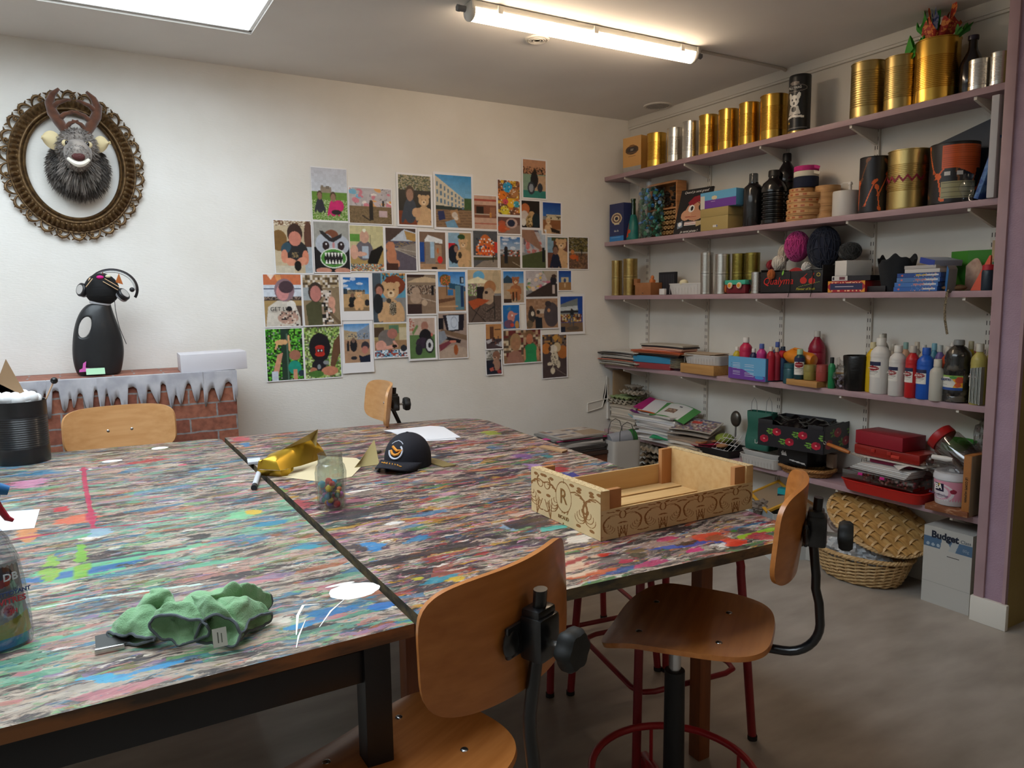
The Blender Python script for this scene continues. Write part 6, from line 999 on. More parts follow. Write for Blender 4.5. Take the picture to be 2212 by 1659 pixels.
for l, px, yt, col, cap, X_, s, pf in (('yellow paint bottle at the left in the art box', 1591, 748, '#b8a42c', '#d8d4cc', .03, .021, 'acr'), ('large pink paint bottle, tallest in the art box', 1610, 728, '#b8244c', '#d0ccc8', .06, .034, 'acr'), ('magenta paint bottle with a blue cap in the art box', 1644, 742, '#b03078', '#4a5c9c', .03, .026, 'acr'),
        ('red paint bottle at the right in the art box', 1664, 748, '#a81f34', '#c8c0b4', .03, .022, 'acr'), ('navy paint bottle in the middle of the art box', 1627, 752, '#20264c', '#c8c4c0', .03, .022, 'acr'), ('dark blue paint bottle behind the red one', 1690, 748, '#243c5c', '#1c2c40', .09, .022, 'acr'), ('paint bottle with a beige cap at the far right in the art box', 1676, 750, '#a03040', '#c8bca4', .06, .022, 'acr'), ('blue capped bottle standing behind the art box', 1678, 738, '#3c5080', '#44589c', .125, .024, 'acr')):
    X = XS-.01+X_; Y = yon(px, X, Z4+.02); hh_ = at(px, yt, X=X).z-Z4-.008; bottle('paint_bottle', l, 'bottle', 0, 0, 0, 0, col, cap, prof=pf, rh=(s, hh_), loc=Vector((X, Y, Z4+.007)), lab=(None, .3, .6, 1.6) if 'magenta' in l or 'navy' in l else None, group='paint bottles in the art box')
bottle('paint_bottle', 'big red paint bottle standing at the wall behind the orange one', 'bottle', Z4, 1744, 1780, 715, '#8c1430', '#c0bcb4', .13, 'big')
# orange bottle lying down
P0 = at(1722, 772, X=XS+.075); t = thing('lying_bottle', 'orange plastic bottle with a red cap lying on its side behind the ink bottle', 'bottle', (XS+.075, P0.y, P0.z), rot=(0, .10, RZ)); OR = M('orange_plastic', '#d07c1c', .35)
RX = Matrix.Rotation(-pi/2, 3, 'Y'); B().lathe([(.0, -.105), (.028, -.10), (.036, -.08), (.036, .03), (.028, .055), (.016, .07), (.015, .08)], n=28, R=RX).build('body', OR, t); B().lathe([(.021, .074), (.022, .10), (.0, .102)], n=24, R=RX).build('cap', P_('#a01c28', .4), t); B().tube([(-.045, 0, .028), (-.02, 0, .042), (.02, 0, .042), (.035, 0, .032)], .006, 10).build('handle', OR, t)
b = B(); b.box((0, 0, .0), (.10, .09, P0.z-Z4-.038), bev=.002); tag(b.build('card_box', P_('#b8a88c', .6), None, (XS+.10, P0.y-.03, (P0.z-.036+Z4)/2), RZ), 'beige box under the lying orange bottle', 'box')
t, *_ = bottle('ink_bottle', 'teal ink bottle with a pale green cap and a white label, fourth shelf', 'bottle', Z4+.03, 1715, 1738, 754, '#173c44', '#9cb894', -.006, 'sm', lab=(None, .15, .72, 2.0), rz=.5); text('ENCRE', .009, TXW, t, (0, -.0235, .056), (pi/2, 0, 0))
bottle('teal_bottle', 'squat teal bottle with a wave pattern beside the art box', 'bottle', Z4, 1692, 1722, 785, '#1f4c54', '#24545c', .0, 'jar'); t, w, h = carton('pine_tray', 'low wooden box carrying the ink bottle and two jelly jars', 'box', Z4, 1697, 1768, 816, .10, '', -.014, mat=PINE, rz=-.08, h=.028)
for l, x0, x1, col in (('pale yellow translucent jar on the low wooden box', 1736, 1762, '#a89c54'), ('pink translucent jar on the low wooden box', 1763, 1788, '#b8544c')):
    loc, r, h = RD(Z4+.03, x0, x1, 788, .0); t = thing('jelly_jar', l, 'jar', loc, RZ); B().lathe([(r*.9, 0), (r, .004), (r, h*.6), (0, h*.6)], n=28).build('jar', M('jelly_'+col.strip('#'), col, .25, trans=.3), t); B().lathe([(r*1.03, h*.58), (r*1.03, h*.75), (r*.9, h), (0, h)], n=28).build('lid', M('jelly_lid_'+col.strip('#'), col, .3, trans=.4), t)
pile('', 'coloured card pack', Z4+.04, 1770, 1806, 4, .006, ['#c89030', '#d0784c', '#d8c8a4', '#c4982c'], d=.08, xo=.05, seed=12, labels=['yellow card, lowest of the pack behind the jelly jars', 'orange card, second of the pack behind the jelly jars', 'cream card, third of the pack behind the jelly jars', 'mustard card on top of the pack behind the jelly jars']); tag(B().box((0, 0, .0195), (.09, .1, .037)).build('support_box', P_('#8c6c44', .6), None, (XS+.09, yon(1788, XS+.05, Z4), Z4+.001), RZ), 'brown box under the coloured card pack', 'box')
bottle('glue_bottle', 'tiny green bottle with a black nozzle beside the pink jelly jar', 'bottle', Z4+.0, 1788, 1803, 772, '#1f7848', '#181a1a', .01, 'sm')
b = B(); b.ball((0, 0, .055), (.045, .035, .055), 28, f=lambda p: 1+.12*sin(9*p.x+4*p.z)+.1*sin(13*p.y+7*p.z)); b.sheet(lambda u, v: ((u-.5)*.07, .01*sin(9*u), .09+.05*v+.008*sin(7*u)), 10, 4); tag(b.build('plastic_bag', clear('crinkled_film', '#e4e4e4', 1.2), None, (XS+.045, yon(1812, XS+.03, Z4), Z4+.002), RZ, ang=.4), 'crumpled clear plastic bag of small silver and purple bits', 'bag')
rg = random.Random(3); o = B(); [o.box((rg.uniform(-.03, .03), rg.uniform(-.02, .02), rg.uniform(.012, .06)), (.018, .012, .006), rg.random()*3, rg.random()*3) for _ in range(26)]; tag(o.build('bag_filling', P_('#a49cac', .5), None, (XS+.045, yon(1812, XS+.03, Z4), Z4+.002), RZ), 'silver-purple bits inside the crumpled bag', 'bits', kind='stuff')
loc, r, h = RD(Z4, 1822, 1880, 768, .0); t = thing('taped_black_pot', 'black tape-wrapped pot left of the yellow paint bottle', 'pot', loc, RZ); B().lathe([(r*.8, 0), (r*.85, .004), (r, h*.97), (r*.97, h), (r*.82, .02), (0, .02)], n=40, f=lambda a, z: 1+.03*sin(7*a+80*z)).build('pot_body', M('black_tape', '#141414', .3, bump=.8, bs=(20, 20, 60)), t)
# paint bottles
AG = 'row of paint bottles on the fourth shelf'
def ab(l, x0, x1, yt, col, cap, xo, prof='acr', lab=(None, .30, .58, 1.7), tx=None, **k):
    t, loc, r, h = bottle('paint_bottle', l, 'bottle', Z4, x0, x1, yt, col, cap, xo, prof, lab=lab, group=AG, rz=-.25, **k)
    if tx: text(tx, min(r*.42, r*1.9/len(tx)), TXW, t, (0, -r-.0025, h*(.30+.28*.58)), (pi/2, 0, 0))
    return t
ab('yellow paint bottle at the left end of the paint row', 1869, 1897, 739, '#c8a414', '#c8bc94', .035, lab=None); ab('largest white paint bottle in the row', 1879, 1919, 730, '#d2cec8', '#d4d0c8', .0, 'acr', tx='ACRYL COLLE'); ab('white paint bottle, second in front', 1919, 1953, 746, '#cdc9c4', '#d4d0c8', -.002, tx='ACRYL'); ab('red paint bottle between the white and blue ones', 1954, 1982, 747, '#b41c20', '#b8b0a4', -.004, tx='ACRYL'); ab('blue paint bottle without a white cap', 1979, 2014, 751, '#1c54b0', '#1c54b0', -.004, tx='ACRYL')
ab('small white bottle in front of the blue and black ones', 2007, 2037, 776, '#b8b4a8', '#c8c0b0', -.012, 'sm', lab=None); ab('orange-red paint bottle behind the small white one', 2030, 2058, 748, '#b04424', '#c4bcb0', .07, lab=None)
t = ab('large black paint bottle with a colourful GIOTTO label', 2038, 2092, 734, M('black_paint_bottle', '#1a1a1a', .2, col2='#4a443c', ns=(18, 18, 24), nf=(.52, .6), coat=.5), '#7c7c7a', -.006, 'cola', lab=None); r = RD(Z4, 2038, 2092, 734, -.006)[1]
c = Cv(60, 34, '#cfccc4'); c.r(0, 0, 1, .12, '#8cae54').r(0, .82, 1, 1, '#24488c').p([(.6, .1), (1, .1), (1, .8), (.7, .82), (.78, .5)], '#d89c24').e(.9, .3, .14, .22, '#b8442c').e(.85, .65, .1, .15, '#c8542c').e(.7, .14, .12, .1, '#4c8c44').r(.1, .6, .2, .75, '#a8a45c').r(.26, .62, .5, .65, '#8a8a8a'); patch(t, c, r*.99, .052, .112, 2.3); text('GIOTTO', .0125, P_('#3c4878', .5), t, (-.004, -r-.0022, .094), (pi/2, 0, 0), bold=.0004)
ab('pale yellow paint bottle next to the grey boards', 2094, 2126, 742, '#a89c54', '#b8b4a8', .005, tx='ACRYL'); ab('mustard paint bottle half hidden behind the black one', 2080, 2102, 737, '#b09824', '#b8b090', .07, lab=None)
for l, px, yt, cap, col in (('white-capped', 1925, 742, '#cfcabc', '#c8c0b4'), ('peach bottle with a turquoise cap', 1952, 739, '#8cb0a8', '#c89878'), ('beige-capped', 1976, 738, '#c8bca8', '#8c8478'), ('white-capped pale', 1991, 744, '#d0ccc4', '#b8a490'), ('turquoise bottle with a blue cap', 2013, 741, '#7cb0c0', '#3c7c90'), ('lilac bottle with a pale cap', 2026, 745, '#b0b8b4', '#6c5c94'), ('white-capped bottle behind the orange one', 2052, 739, '#cfcac0', '#b0a49c'), ('red bottle with a white cap', 2102, 741, '#c4bcb4', '#982024'), ('yellow bottle at the pillar', 2134, 748, '#b8b090', '#a89434'), ('clear bottle by the tall green one', 1905, 720, '#8a8478', '#9c968c')):
    X = XS+.155; Y = yon(px, X, Z4); bottle('paint_bottle', 'rear-row paint bottle, '+l+' seen above the front row', 'bottle', 0, 0, 0, 0, col, cap, rh=(.022, at(px, yt, X=X).z-Z4-.001), loc=Vector((X, Y, Z4+.0006)), group='rear row of paint bottles')
loc, r, h = RD(Z4, 1860, 1887, 724, .10); t = thing('glass_flask', 'clear conical glass flask behind the yellow paint bottle', 'flask', loc, RZ); B().lathe([(r*1.1, 0), (r*1.15, .01), (r*.9, h*.5), (r*.35, h*.75), (r*.33, h*.97), (r*.4, h)], n=28).build('flask_body', CLR, t); bottle('paint_bottle', 'green paint bottle with a white cap behind the largest white one', 'bottle', Z4, 1888, 1910, 723, '#3c6c38', '#c8c8bc', .09, 'acr')
for k in range(7): tag(B().box((0, 0, .075), (.10, .003, .15-.002*k)).build('grey_board', P_('#8c908c' if k % 2 else '#a4a8a4', .6), None, (XS+.048+.002*(k % 2), YE+.028+k*.0062, Z4+.004), 0), 'thin grey board leaning at the pillar end, fourth shelf', 'board', 'grey boards at the pillar end')
# --- bottom shelf ---
EGG = M('grey_egg_carton', '#a39888', .9, col2='#948978', ns=(30, 30, 30)); EGGG = M('green_egg_carton', '#8c9c6c', .9); NEWS = ['#b8aea0', '#c4b8a8', '#a89c8c', '#bcb0a4', '#c8bcac']
def eggtray(label, loc, nx, ny, mat, rz=0, flip=1, s=.046, group=None, rot=None):
    def fn(u, v):
        x, y = u*nx*s, v*ny*s; z = .024*(sin(pi*x/s)**2)*(sin(pi*y/s)**2)**.6 + .018*((cos(pi*x/s)**2)*(cos(pi*y/s)**2))**3*(1 if flip > 0 else .4)
        return (x-nx*s/2, y-ny*s/2, z*flip)
    o = B().sheet(fn, nx*8, ny*8, .002).build('egg_tray', mat, None, loc, rz, ang=2.5); 
    if rot: o.rotation_euler = rot
    return tag(o, label, 'egg tray', group)
def spt(px, X, z): return Vector((X, yon(px, X, z), z))
CORR = M('corrugated_card', '#a88c6c', .8, bump=1.0, bs=(1, 900, 1))
for px, z, hh_, l in ((1345, Z5+.18, .17, 'corrugated cardboard standing in the corner behind the egg trays'),):
    p = spt(1338, XW-.02, Z5+.1); b = B(); b.sheet(lambda u, v: (u*.15, .003*sin(u*110), v*.40), 110, 1, .003); tag(b.build('corrugated_card', P_('#a88a68', .8), None, (XS+.06, YB-.03, Z5+.002), 0), l, 'cardboard')
z = pile('folded newspaper in the grey stack at the corner, bottom shelf', 'folded newspapers on the bottom shelf', Z5, 1318, 1372, 13, .0125, NEWS, d=.22, xo=-.02, seed=21, wob=.006, rzw=.04, name='newspaper')
p = spt(1350, XS+.08, Z5); eggtray('grey egg tray on top of the newspapers', (p.x, p.y, z+.004), 4, 3, EGG, RZ); eggtray('grey egg tray second above the newspapers', (p.x+.005, p.y, z+.018), 4, 3, EGG, RZ+.05); eggtray('green egg tray above the grey ones on the newspapers', (p.x, p.y-.004, z+.052), 4, 3, EGGG, RZ+.05, -1); eggtray('topmost beige egg carton near the corner, bottom shelf', (p.x+.03, p.y-.07, z+.075), 4, 3, EGG, RZ-.15); eggtray('upturned egg carton right of the topmost one', (p.x+.03, p.y-.055, z+.125), 3, 2, EGG, RZ-.3, -1)
pile('white magazine in the leaning stack right of the newspapers', 'magazines in the leaning stack, bottom shelf', Z5, 1378, 1462, 15, .0095, ['#c8c4c0', '#d4d0cc', '#b8b0ac', '#cfcac4', '#c8c8cc', '#d8d4cc', '#9c9490'], d=.23, xo=-.03, seed=22, wob=.016, rzw=.12, lean=.0042, name='magazine')
pile('pale magazine in the low pile under the green folder', 'magazines in the low pile, bottom shelf', Z5, 1442, 1512, 5, .012, ['#c8b8a0', '#b8a48c', '#d0c8bc', '#a8907c', '#8c7c6c'], d=.20, xo=-.03, seed=23, wob=.012, rzw=.15, name='magazine')
def folder(label, cx, cy, w, h, z, rz, ry, rx, col, cv=None, bow=.01, name='folder', cat='folder'):
    P = at(cx, cy, X=XS+.05); t = thing(name, label, cat, (XS+.07+z*.0, P.y, P.z), rot=(rx, ry, RZ+rz))
    fn = lambda u, v, o=0: ((u-.5)*w, (v-.5)*h, bow*sin(pi*u)*1.0+o)
    B().sheet(fn, 10, 2, .004).build('cover', P_(col, .45), t)
    if cv: cvmesh('sheet_inside', cv, lambda u, v: (lambda p: (p[0]*.93, p[1]*.93, p[2]+.0012))(fn(u, v)), PRINT, t)
    return t
wh = Cv(40, 30, '#cfcfd2'); g2 = Cv(60, 42, '#cfd0cc'); g2.r(.28, .40, .58, .72, '#8c7464').n(.28, .40, .58, .72, ['#a8907c', '#5c4a44'], .5, 2, 3).r(.52, .14, .60, .22, '#4c4c5c').r(.62, .3, .85, .31, '#9c9ca0')
m3 = Cv(60, 40, '#8c7c74'); m3.n(0, 0, 1, 1, ['#6c6c8c', '#a08c7c', '#4c4444', '#c8bcb0', '#8c5c6c'], .8, 3, 4).r(.35, .2, .6, .4, '#b8382c').r(0, 0, 1, .08, '#5c5c7c')
folder('purple and magenta folder at the back of the fanned papers', 1412, 883, .23, .17, 0, .25, .30, .28, '#9c2468'); folder('violet folder edge in the fanned papers', 1405, 892, .24, .17, 0, .22, .32, .30, '#6c2c6c'); folder('light blue sheet sliding down the fan of papers', 1398, 908, .22, .18, 0, .1, .5, .2, '#8cb0b8')
folder('orange folder with a white sheet in the fanned papers', 1425, 884, .25, .18, 0, .2, .14, .30, '#c8602c', wh); folder('green folder with a printed white sheet, top of the fan', 1452, 893, .27, .17, 0, .16, .10, .35, '#4c8c4c', g2, .02)
folder('emerald green folder under the magazine, bottom shelf', 1455, 940, .26, .20, 0, .35, .06, .22, '#1f8c5c', bow=.004); folder('magazine with a grey and red printed cover on the green folder', 1498, 920, .27, .17, 0, .32, .02, .25, '#b8b0a4', m3, .006, 'magazine', 'magazine'); folder('second magazine just under the printed one', 1494, 930, .27, .17, 0, .30, .02, .22, '#a89c90', None, .006, 'magazine', 'magazine')
def stk(label, name, cat, z, px, w, d, h, col, xo, rz=0, bev=.003, mat=None):
    p = spt(px, XS+xo+d/2, z); t = thing(name, label, cat, (p.x, p.y, z+.0008), RZ+rz); B().box((0, 0, h/2), (w, d, h), bev=bev).build('body', mat or P_(col, .4), t); return t
tray('black plastic tray holding pink plates, bottom shelf', Z5, 1484, 1572, 952, .21, '#1c1b1c', -.03, h=.045); tray('white tray, lower of two under the green bag', Z5, 1590, 1676, 978, .20, '#bfbbb6', -.03, h=.055, ribs=12); tray('white tray, upper of two under the green bag', Z5+.045, 1596, 1682, 964, .17, '#c8c5c0', -.02, h=.035)
for k, (px, xo, l) in enumerate(((1527, .05, 'lower pink plate in the black tray'), (1533, .06, 'upper pink plate in the black tray'))): p = spt(px, XS+xo, Z5+.03+.01*k); tag(B().lathe([(.06, 0), (.095, .010), (.095, .012), (.06, .003), (0, .003)], n=36).build('pink_plate', P_('#b0204c', .35), None, (p.x, p.y, Z5+.034+.011*k)), l, 'plate')
for k, (px, xo) in enumerate(((1515, .0), (1560, .02), (1545, .10))): p = spt(px, XS+xo, Z5+.06); tag(B().lathe([(.028, 0), (.028, .008), (0, .008)], n=20, sx=1.3).build('wood_slice', P_('#a8764c', .6), None, (p.x, p.y, Z5+.0575)), 'wood slice lying on the pink plates, %s' % ['nearest the shelf edge', 'at the right', 'farthest back'][k], 'wood slice')
t = thing('wire_rack', 'small white wire rack leaning over the pink plates', 'rack', spt(1570, XS+.05, Z5+.065), rot=(.55, 0, RZ)); b = B()
for k in range(6): x = -.075+k*.03; b.tube([(x, -.05, 0), (x, .05, 0), (x+.015, .075, .02)], .0016, 6)
for y in (-.05, 0, .05): b.tube([(-.075, y, 0), (.075, y, 0)], .002, 6)
b.build('wires', P_('#d0ccca', .4), t)
tag(B().ball((0, 0, .03), (.055, .055, .030), 24).build('green_apple_plate', P_('#7c8c38', .5), None, spt(1565, XS+.13, Z5+.046)), 'green dish behind the white wire rack', 'dish')
t = thing('ladle', 'grey metal ladle standing up behind the wire rack', 'ladle', spt(1588, XS+.13, Z5+.002)); B().ball((0, 0, .20), (.02, .036, .046), 24).build('bowl', P_('#5c5852', .3, .8), t); B().tube([(0, 0, .165), (0, .004, .002)], .005, 8).build('handle', P_('#a8a4a0', .3, .8), t)
# green paper bag
loc, w, h = BX(Z5+.082, 1601, 1650, 872, -.01); t = thing('green_paper_bag', 'dark green paper bag lettered LA B with wire handles', 'bag', (XS+.06, loc.y, Z5+.082), RZ+.1); GP = M('green_kraft', '#1f5a4c', .55, bump=.8, bs=(25, 25, 25)); h = .20; w = .15
b = B(); b.sheet(lambda u, v: (w/2*(1.0+.04*sin(7*v))*(abs(cos(2*pi*u))**.3)*(1 if cos(2*pi*u) > 0 else -1), .05*(1-.35*v)*(abs(sin(2*pi*u))**.3)*(1 if sin(2*pi*u) > 0 else -1)+.004*sin(9*v+5*u), v*h), 64, 16, .001); b.box((0, 0, .002), (w*.9, .08, .003)); b.build('bag_body', GP, t)
for s, dy in ((-.03, -.03), (.02, .03)): B().tube([(s-.02, dy, h-.02), (s-.015, dy, h+.05), (s, dy, h+.075), (s+.015, dy, h+.05), (s+.02, dy, h-.02)], .0014, 6).build('handle', P_('#8a8884', .4), t)
text('LA B', .030, P_('#c8ccc4', .5), t, (.025, -.056, .045), (pi/2, 0, 0))
# floral crate
loc, w, h = BX(Z5+.13, 1637, 1762, 864, -.05); h = .135; t = thing('floral_crate', 'black cardboard crate printed with red flowers and green leaves, filled with black film', 'crate', (loc.x+.13, loc.y, Z5+.135), RZ+.16); FK = P_('#232226', .5)
for c_, d_, n_ in (((0, -.13, h*.42), (w, .004, h*.84), 'front_panel'), ((0, .13, h*.5), (w, .004, h), 'back_panel'), ((-w/2, 0, h*.5), (.004, .26, h), 'side_panel'), ((w/2, 0, h*.5), (.004, .26, h), 'side_panel'), ((0, 0, .003), (w, .26, .005), 'base'), ((-w*.38, -.13, h*.9), (w*.22, .005, h*.22), 'corner_tab'), ((w*.38, -.13, h*.9), (w*.22, .005, h*.22), 'corner_tab')): B().box(c_, d_, bev=.001).build(n_, FK, t)
def floral(w_, h_, seed, n=5):
    c = Cv(w_, h_, '#26252a'); rg = random.Random(seed); a = h_/w_
    for k in range(n):
        x = (k+.5)/n; y = .3 if k % 2 else .68; c.e(x, y, .17*a, .17, '#b02038'); c.e(x+.08*a, y-.07, .08*a, .09, '#8c1830'); c.e(x, y, .035*a, .035, '#e0b0a0')
        X = x+.5/n; Y = .7 if k % 2 else .3
        for q in range(5): th = q*1.25+seed; c.e(X+.10*a*cos(th), Y+.10*sin(th), .08*a, .035, '#6c9c3c', 1, th)
        c.l(X, Y-.1, X+.03, Y+.2, .01, '#4c7430')
    return c
face(t, floral(120, 48, 3), w*.99, h*.82, -.132, .002); cvmesh('side_print', floral(50, 40, 6, 3), lambda u, v: (w/2+.0026, (u-.5)*.25, v*h*.98), PRINT, t)
o = B().sheet(lambda u, v: ((u-.5)*w*.95, (v-.5)*.25, h*(.86+.16*sin(9*u+3*v)*sin(8*v+2)+.05*sin(31*u)*sin(23*v))), 60, 30).build('black_film', M('black_film', '#0d0d0e', .12, coat=.6, bump=.6, bs=(40, 40, 40)), t)
t = stk('black printed box under the floral crate, bottom shelf', 'black_box', 'box', Z5+.04, 1735, .17, .18, .088, '#121214', -.0, .05); c = Cv(60, 30, '#141416'); c.p([(.1, .3), (.16, .15), (.2, .3), (.26, .2), (.3, .45), (.12, .45)], '#c8c4c0').p([(.4, .62), (.95, .72), (.96, .82), (.9, .80), (.4, .70)], '#c4c0bc'); face(t, c, .165, .085, -.09, .002)
tag(B().box((0, 0, .02), (.16, .16, .038), bev=.002).build('plain_box', P_('#2a2826', .6), None, (XS+.12, spt(1735, XS+.12, Z5).y, Z5+.001), RZ), 'dark box hidden under the black printed box', 'box'); stk('small beige card packet right of the black printed box', 'card_packet', 'packet', Z5+.045, 1796, .04, .03, .07, '#9c8470', .10)
# wicker tray with glass flan dish
WK = M('honey_wicker', '#a87844', .6, col2='#8c6034', ns=(60, 60, 60)); WKL = M('pale_wicker', '#c8a878', .6, col2='#b08c5c', ns=(50, 50, 50))
p = spt(1742, XS+.075, Z5); t = thing('wicker_tray', 'shallow honey-coloured wicker tray under the glass flan dish', 'tray', (p.x, p.y, Z5+.002), RZ); RA, RB = .145, .105
def ovt(b, ra, rb, z, r, amp, fr, ph, n=120): b.tube([((ra+amp*cos(fr*a+ph))*cos(a), (rb+amp*cos(fr*a+ph))*sin(a), z+amp*.8*sin(fr*a+ph)) for a in [2*pi*i/n for i in range(n)]], r, 5, closed=True)
b = B(); [ovt(b, RA, RB, .034, .0065, .005, 22, ph) for ph in (0, 2.1, 4.2)]; b.build('braided_rim', WK, t); b = B(); [ovt(b, RA-.006-.012*(3-k)/3, RB-.006-.012*(3-k)/3, .006+.007*k, .0042, .002, 30, pi*k) for k in range(4)]; b.lathe([(RA-.02, .002), (RA-.02, .006), (0, .006)], n=40, sy=RB/RA); b.build('woven_base', WK, t)
b = B(); b.tube([(-RA, 0, .03), (-RA-.012, .0, .06), (-RA-.006, .02, .09), (-RA+.004, .04, .06), (-RA+.006, .05, .03)], .0045, 8); b.build('handle', WK, t)
t = thing('flan_dish', 'ribbed clear glass flan dish in the wicker tray', 'dish', (p.x, p.y, Z5+.014), RZ); B().lathe([(.07, 0), (.078, .004), (.098, .038), (.102, .04), (.096, .036), (.074, .006), (0, .006)], n=120, sy=.9, f=lambda a, z: 1+(.025*cos(30*a) if z > .003 else 0)).build('dish', clear('greenish_glass', '#c4d0c8', 1.0), t, ang=1.5)
# red boxes
Zr = Z5+.001; rz_ = 0.0
t, w1, h1 = tray('flat red plastic tray at the bottom of the red pile', Z5, 1806, 1985, 1022, .215, '#b81c14', -.055, h=.052, rz=0.0); ly = t.location.y; lx = t.location.x
def sub(label, name, cat, z, w, d, h, mat, dx=0, dy=0, rz=0, bev=.004): t = thing(name, label, cat, (lx+dx, ly+dy, z), RZ+rz); B().box((0, 0, h/2), (w, d, h), bev=bev).build('body', mat, t); return t
SMK = clear('smoky_clear_plastic', '#c8c0c4', 1.2); t = sub('clear compartment box of coloured beads on the red tray', 'compartment_box', 'box', Z5+.054, w1*.86, .19, .042, SMK, .005, .012); o = B(); rg = random.Random(9)
for k in range(90): o.m = k % 4; o.ball((rg.uniform(-.12, .14), rg.uniform(-.08, .07), rg.uniform(.006, .03)), .0055, 8)
o = o.build('bead_filling', [P_('#c85c6c', .4), P_('#d89c8c', .4), P_('#9c9c8c', .4), P_('#d85c4c', .4)], t); o['kind'] = 'stuff'
for x in (-.075, .03): B().box((x, -.098, .034), (.022, .006, .012), bev=.002).build('latch', P_('#c0247c', .4), t)
zf = Z5+.098
for k in range(5): tag(B().box((0, 0, .003), (w1*.72-.01*k, .12, .0055), bev=.001).build('white_slat_frame', P_(['#a8a4a0', '#c8c6c4', '#b8b4b0', '#d4d2d0', '#c8c4c0'][k], .5), None, (lx-.01+.004*k, ly+.02-.006*k, zf+.0066*k), RZ-.10+.02*k), 'flat white frame in the thin stack on the compartment box, %s' % ['lowest', 'second', 'third', 'fourth', 'topmost'][k], 'frame', 'thin frames on the compartment box')
zf += .034; b = B(); b.tube([(-.03, 0, 0), (.07, 0, 0)], .011, 12, fl=.7); t = thing('whisk', 'kitchen whisk with an orange-brown handle lying on the frames', 'whisk', (XS-.02, spt(1820, XS-.02, zf).y, zf+.045), rot=(0, .18, RZ)); b = B(); b.tube([(-.085, 0, 0), (-.08, 0, 0), (.0, 0, 0), (.035, 0, 0)], [.006, .010, .0125, .009], 12, fl=.8); b.build('handle', P_('#a8642c', .4), t); B().tube([(-.10+.007*cos(a), 0, .007*sin(a)) for a in [i*.52 for i in range(12)]], .0018, 6, closed=True).build('ring', STEEL, t)
b = B(); [b.tube([(.03, 0, 0), (.06, s*.01, 0), (.10, s*.012, 0), (.12, 0, 0)], .0012, 5) for s in (-1, 0, 1)]; b.build('wires', STEEL, t)
sub('dark pink box between the frames and the white board', 'pink_box', 'box', zf, .20, .12, .022, P_('#8c1c44', .5), .05, .0); sub('thin white board under the red translucent case', 'white_board', 'board', zf+.0225, w1*.92, .17, .003, P_('#c4beb4', .5), .045, .005, -.04, .001)
RT = M('red_translucent_plastic', '#a82820', .25, trans=.35); t = sub('red translucent plastic case with two latches', 'tool_case', 'case', zf+.027, w1*.82, .15, .048, RT, .05, .012, -.05, .01); [B().box((x, -.077, .03), (.02, .005, .016), bev=.002).build('latch', P_('#a0241c', .3), t) for x in (-.06, .02)]
B().box((.05, -.077, .02), (.04, .005, .014), bev=.002).build('clasp', P_('#b8382c', .3), t)
t = sub('plain crimson box on top of the red pile', 'crimson_box', 'box', zf+.0765, w1*.62, .15, .062, P_('#8c1626', .45), .05, .045, -.10, .002)
b = B(); b.sheet(lambda u, v: ((u-.5)*.10*(1-v*.7), v*.10, .004+.018*sin(pi*v)), 8, 6, .001); tag(b.build('paper_cone', P_('#d4d0cc', .5), None, (XS+.0, spt(1935, XS, zf).y, zf+.003), RZ-.8), 'white curled paper corner poking out under the crimson pile', 'paper')
# jar with red lid lying tilted, bucket, books, bowl, bags
P0 = at(2062, 970, X=XS+.06); t = thing('sweet_jar', 'big clear plastic jar with a red lid, tipped to the left in a plastic bag', 'jar', P0, rot=(0, -.95, RZ)); B().lathe([(.05, -.10), (.062, -.09), (.062, .04), (.05, .055)], n=32).build('jar', clear('jar_plastic', '#e8dcdc', .9), t); B().lathe([(.056, .052), (.058, .056), (.058, .084), (.052, .088), (0, .088)], n=36).build('lid', P_('#a01c1c', .35), t)
b = B(); b.ball((0, 0, 0), (.09, .05, .05), 30, f=lambda p: 1+.10*sin(11*p.x+3*p.z)+.08*sin(17*p.z+5*p.y)); tag(b.build('plastic_bag', clear('crinkled_film', '#e4e4e4', 1.2), None, at(2040, 1008, X=XS+.045), RZ, ang=.35), 'crinkled clear bag of small coloured bits under the tipped jar', 'bag')
tag(B().tube([(-.04, 0, 0), (.02, 0, .0), (.045, 0, .002)], [.010, .012, .007], 12).build('white_tube', P_('#d0ccc8', .4), None, at(2035, 990, X=XS+.0), RZ), 'small white tube lying against the tipped jar', 'tube')
b = B(); b.ball((0, 0, 0), (.05, .05, .08), 26, f=lambda p: 1+.12*sin(9*p.x+5*p.z)+.1*sin(15*p.y)); tag(b.build('plastic_bag', clear('crinkled_film', '#e4e4e4', 1.2), None, (XW-.07, YE+.065, Z5+.30), RZ, ang=.35), 'clear plastic bag bulging in the back corner at the pillar, bottom shelf', 'bag')
p = spt(2070, XW-.09, Z5+.24); tag(B().lathe([(.05, 0), (.085, .035), (.088, .04), (.046, .004), (0, .004)], n=36).build('green_bowl', P_('#3c8c2c', .4), None, (p.x, p.y+.02, Z5+.235)), 'bright green bowl behind the tipped jar', 'bowl'); tag(B().box((0, 0, .115), (.13, .10, .23), bev=.003).build('tall_carton', P_('#7c746c', .6), None, (XW-.07, p.y+.02, Z5+.002), RZ), 'grey carton behind the pink bucket that carries the green bowl', 'box')
zb_ = Z5+.027; p = spt(2052, XS+.06, Z5); tag(B().box((0, 0, .012), (.17, .155, .024), bev=.004).build('old_book', M('old_leather', '#7a4626', .6, col2='#a87c5c', ns=(30, 30, 90), nf=(.55, .65)), None, (XS+.035, YE+.115, Z5+.001), RZ+.05), 'worn brown book lying flat under the pink bucket', 'book')
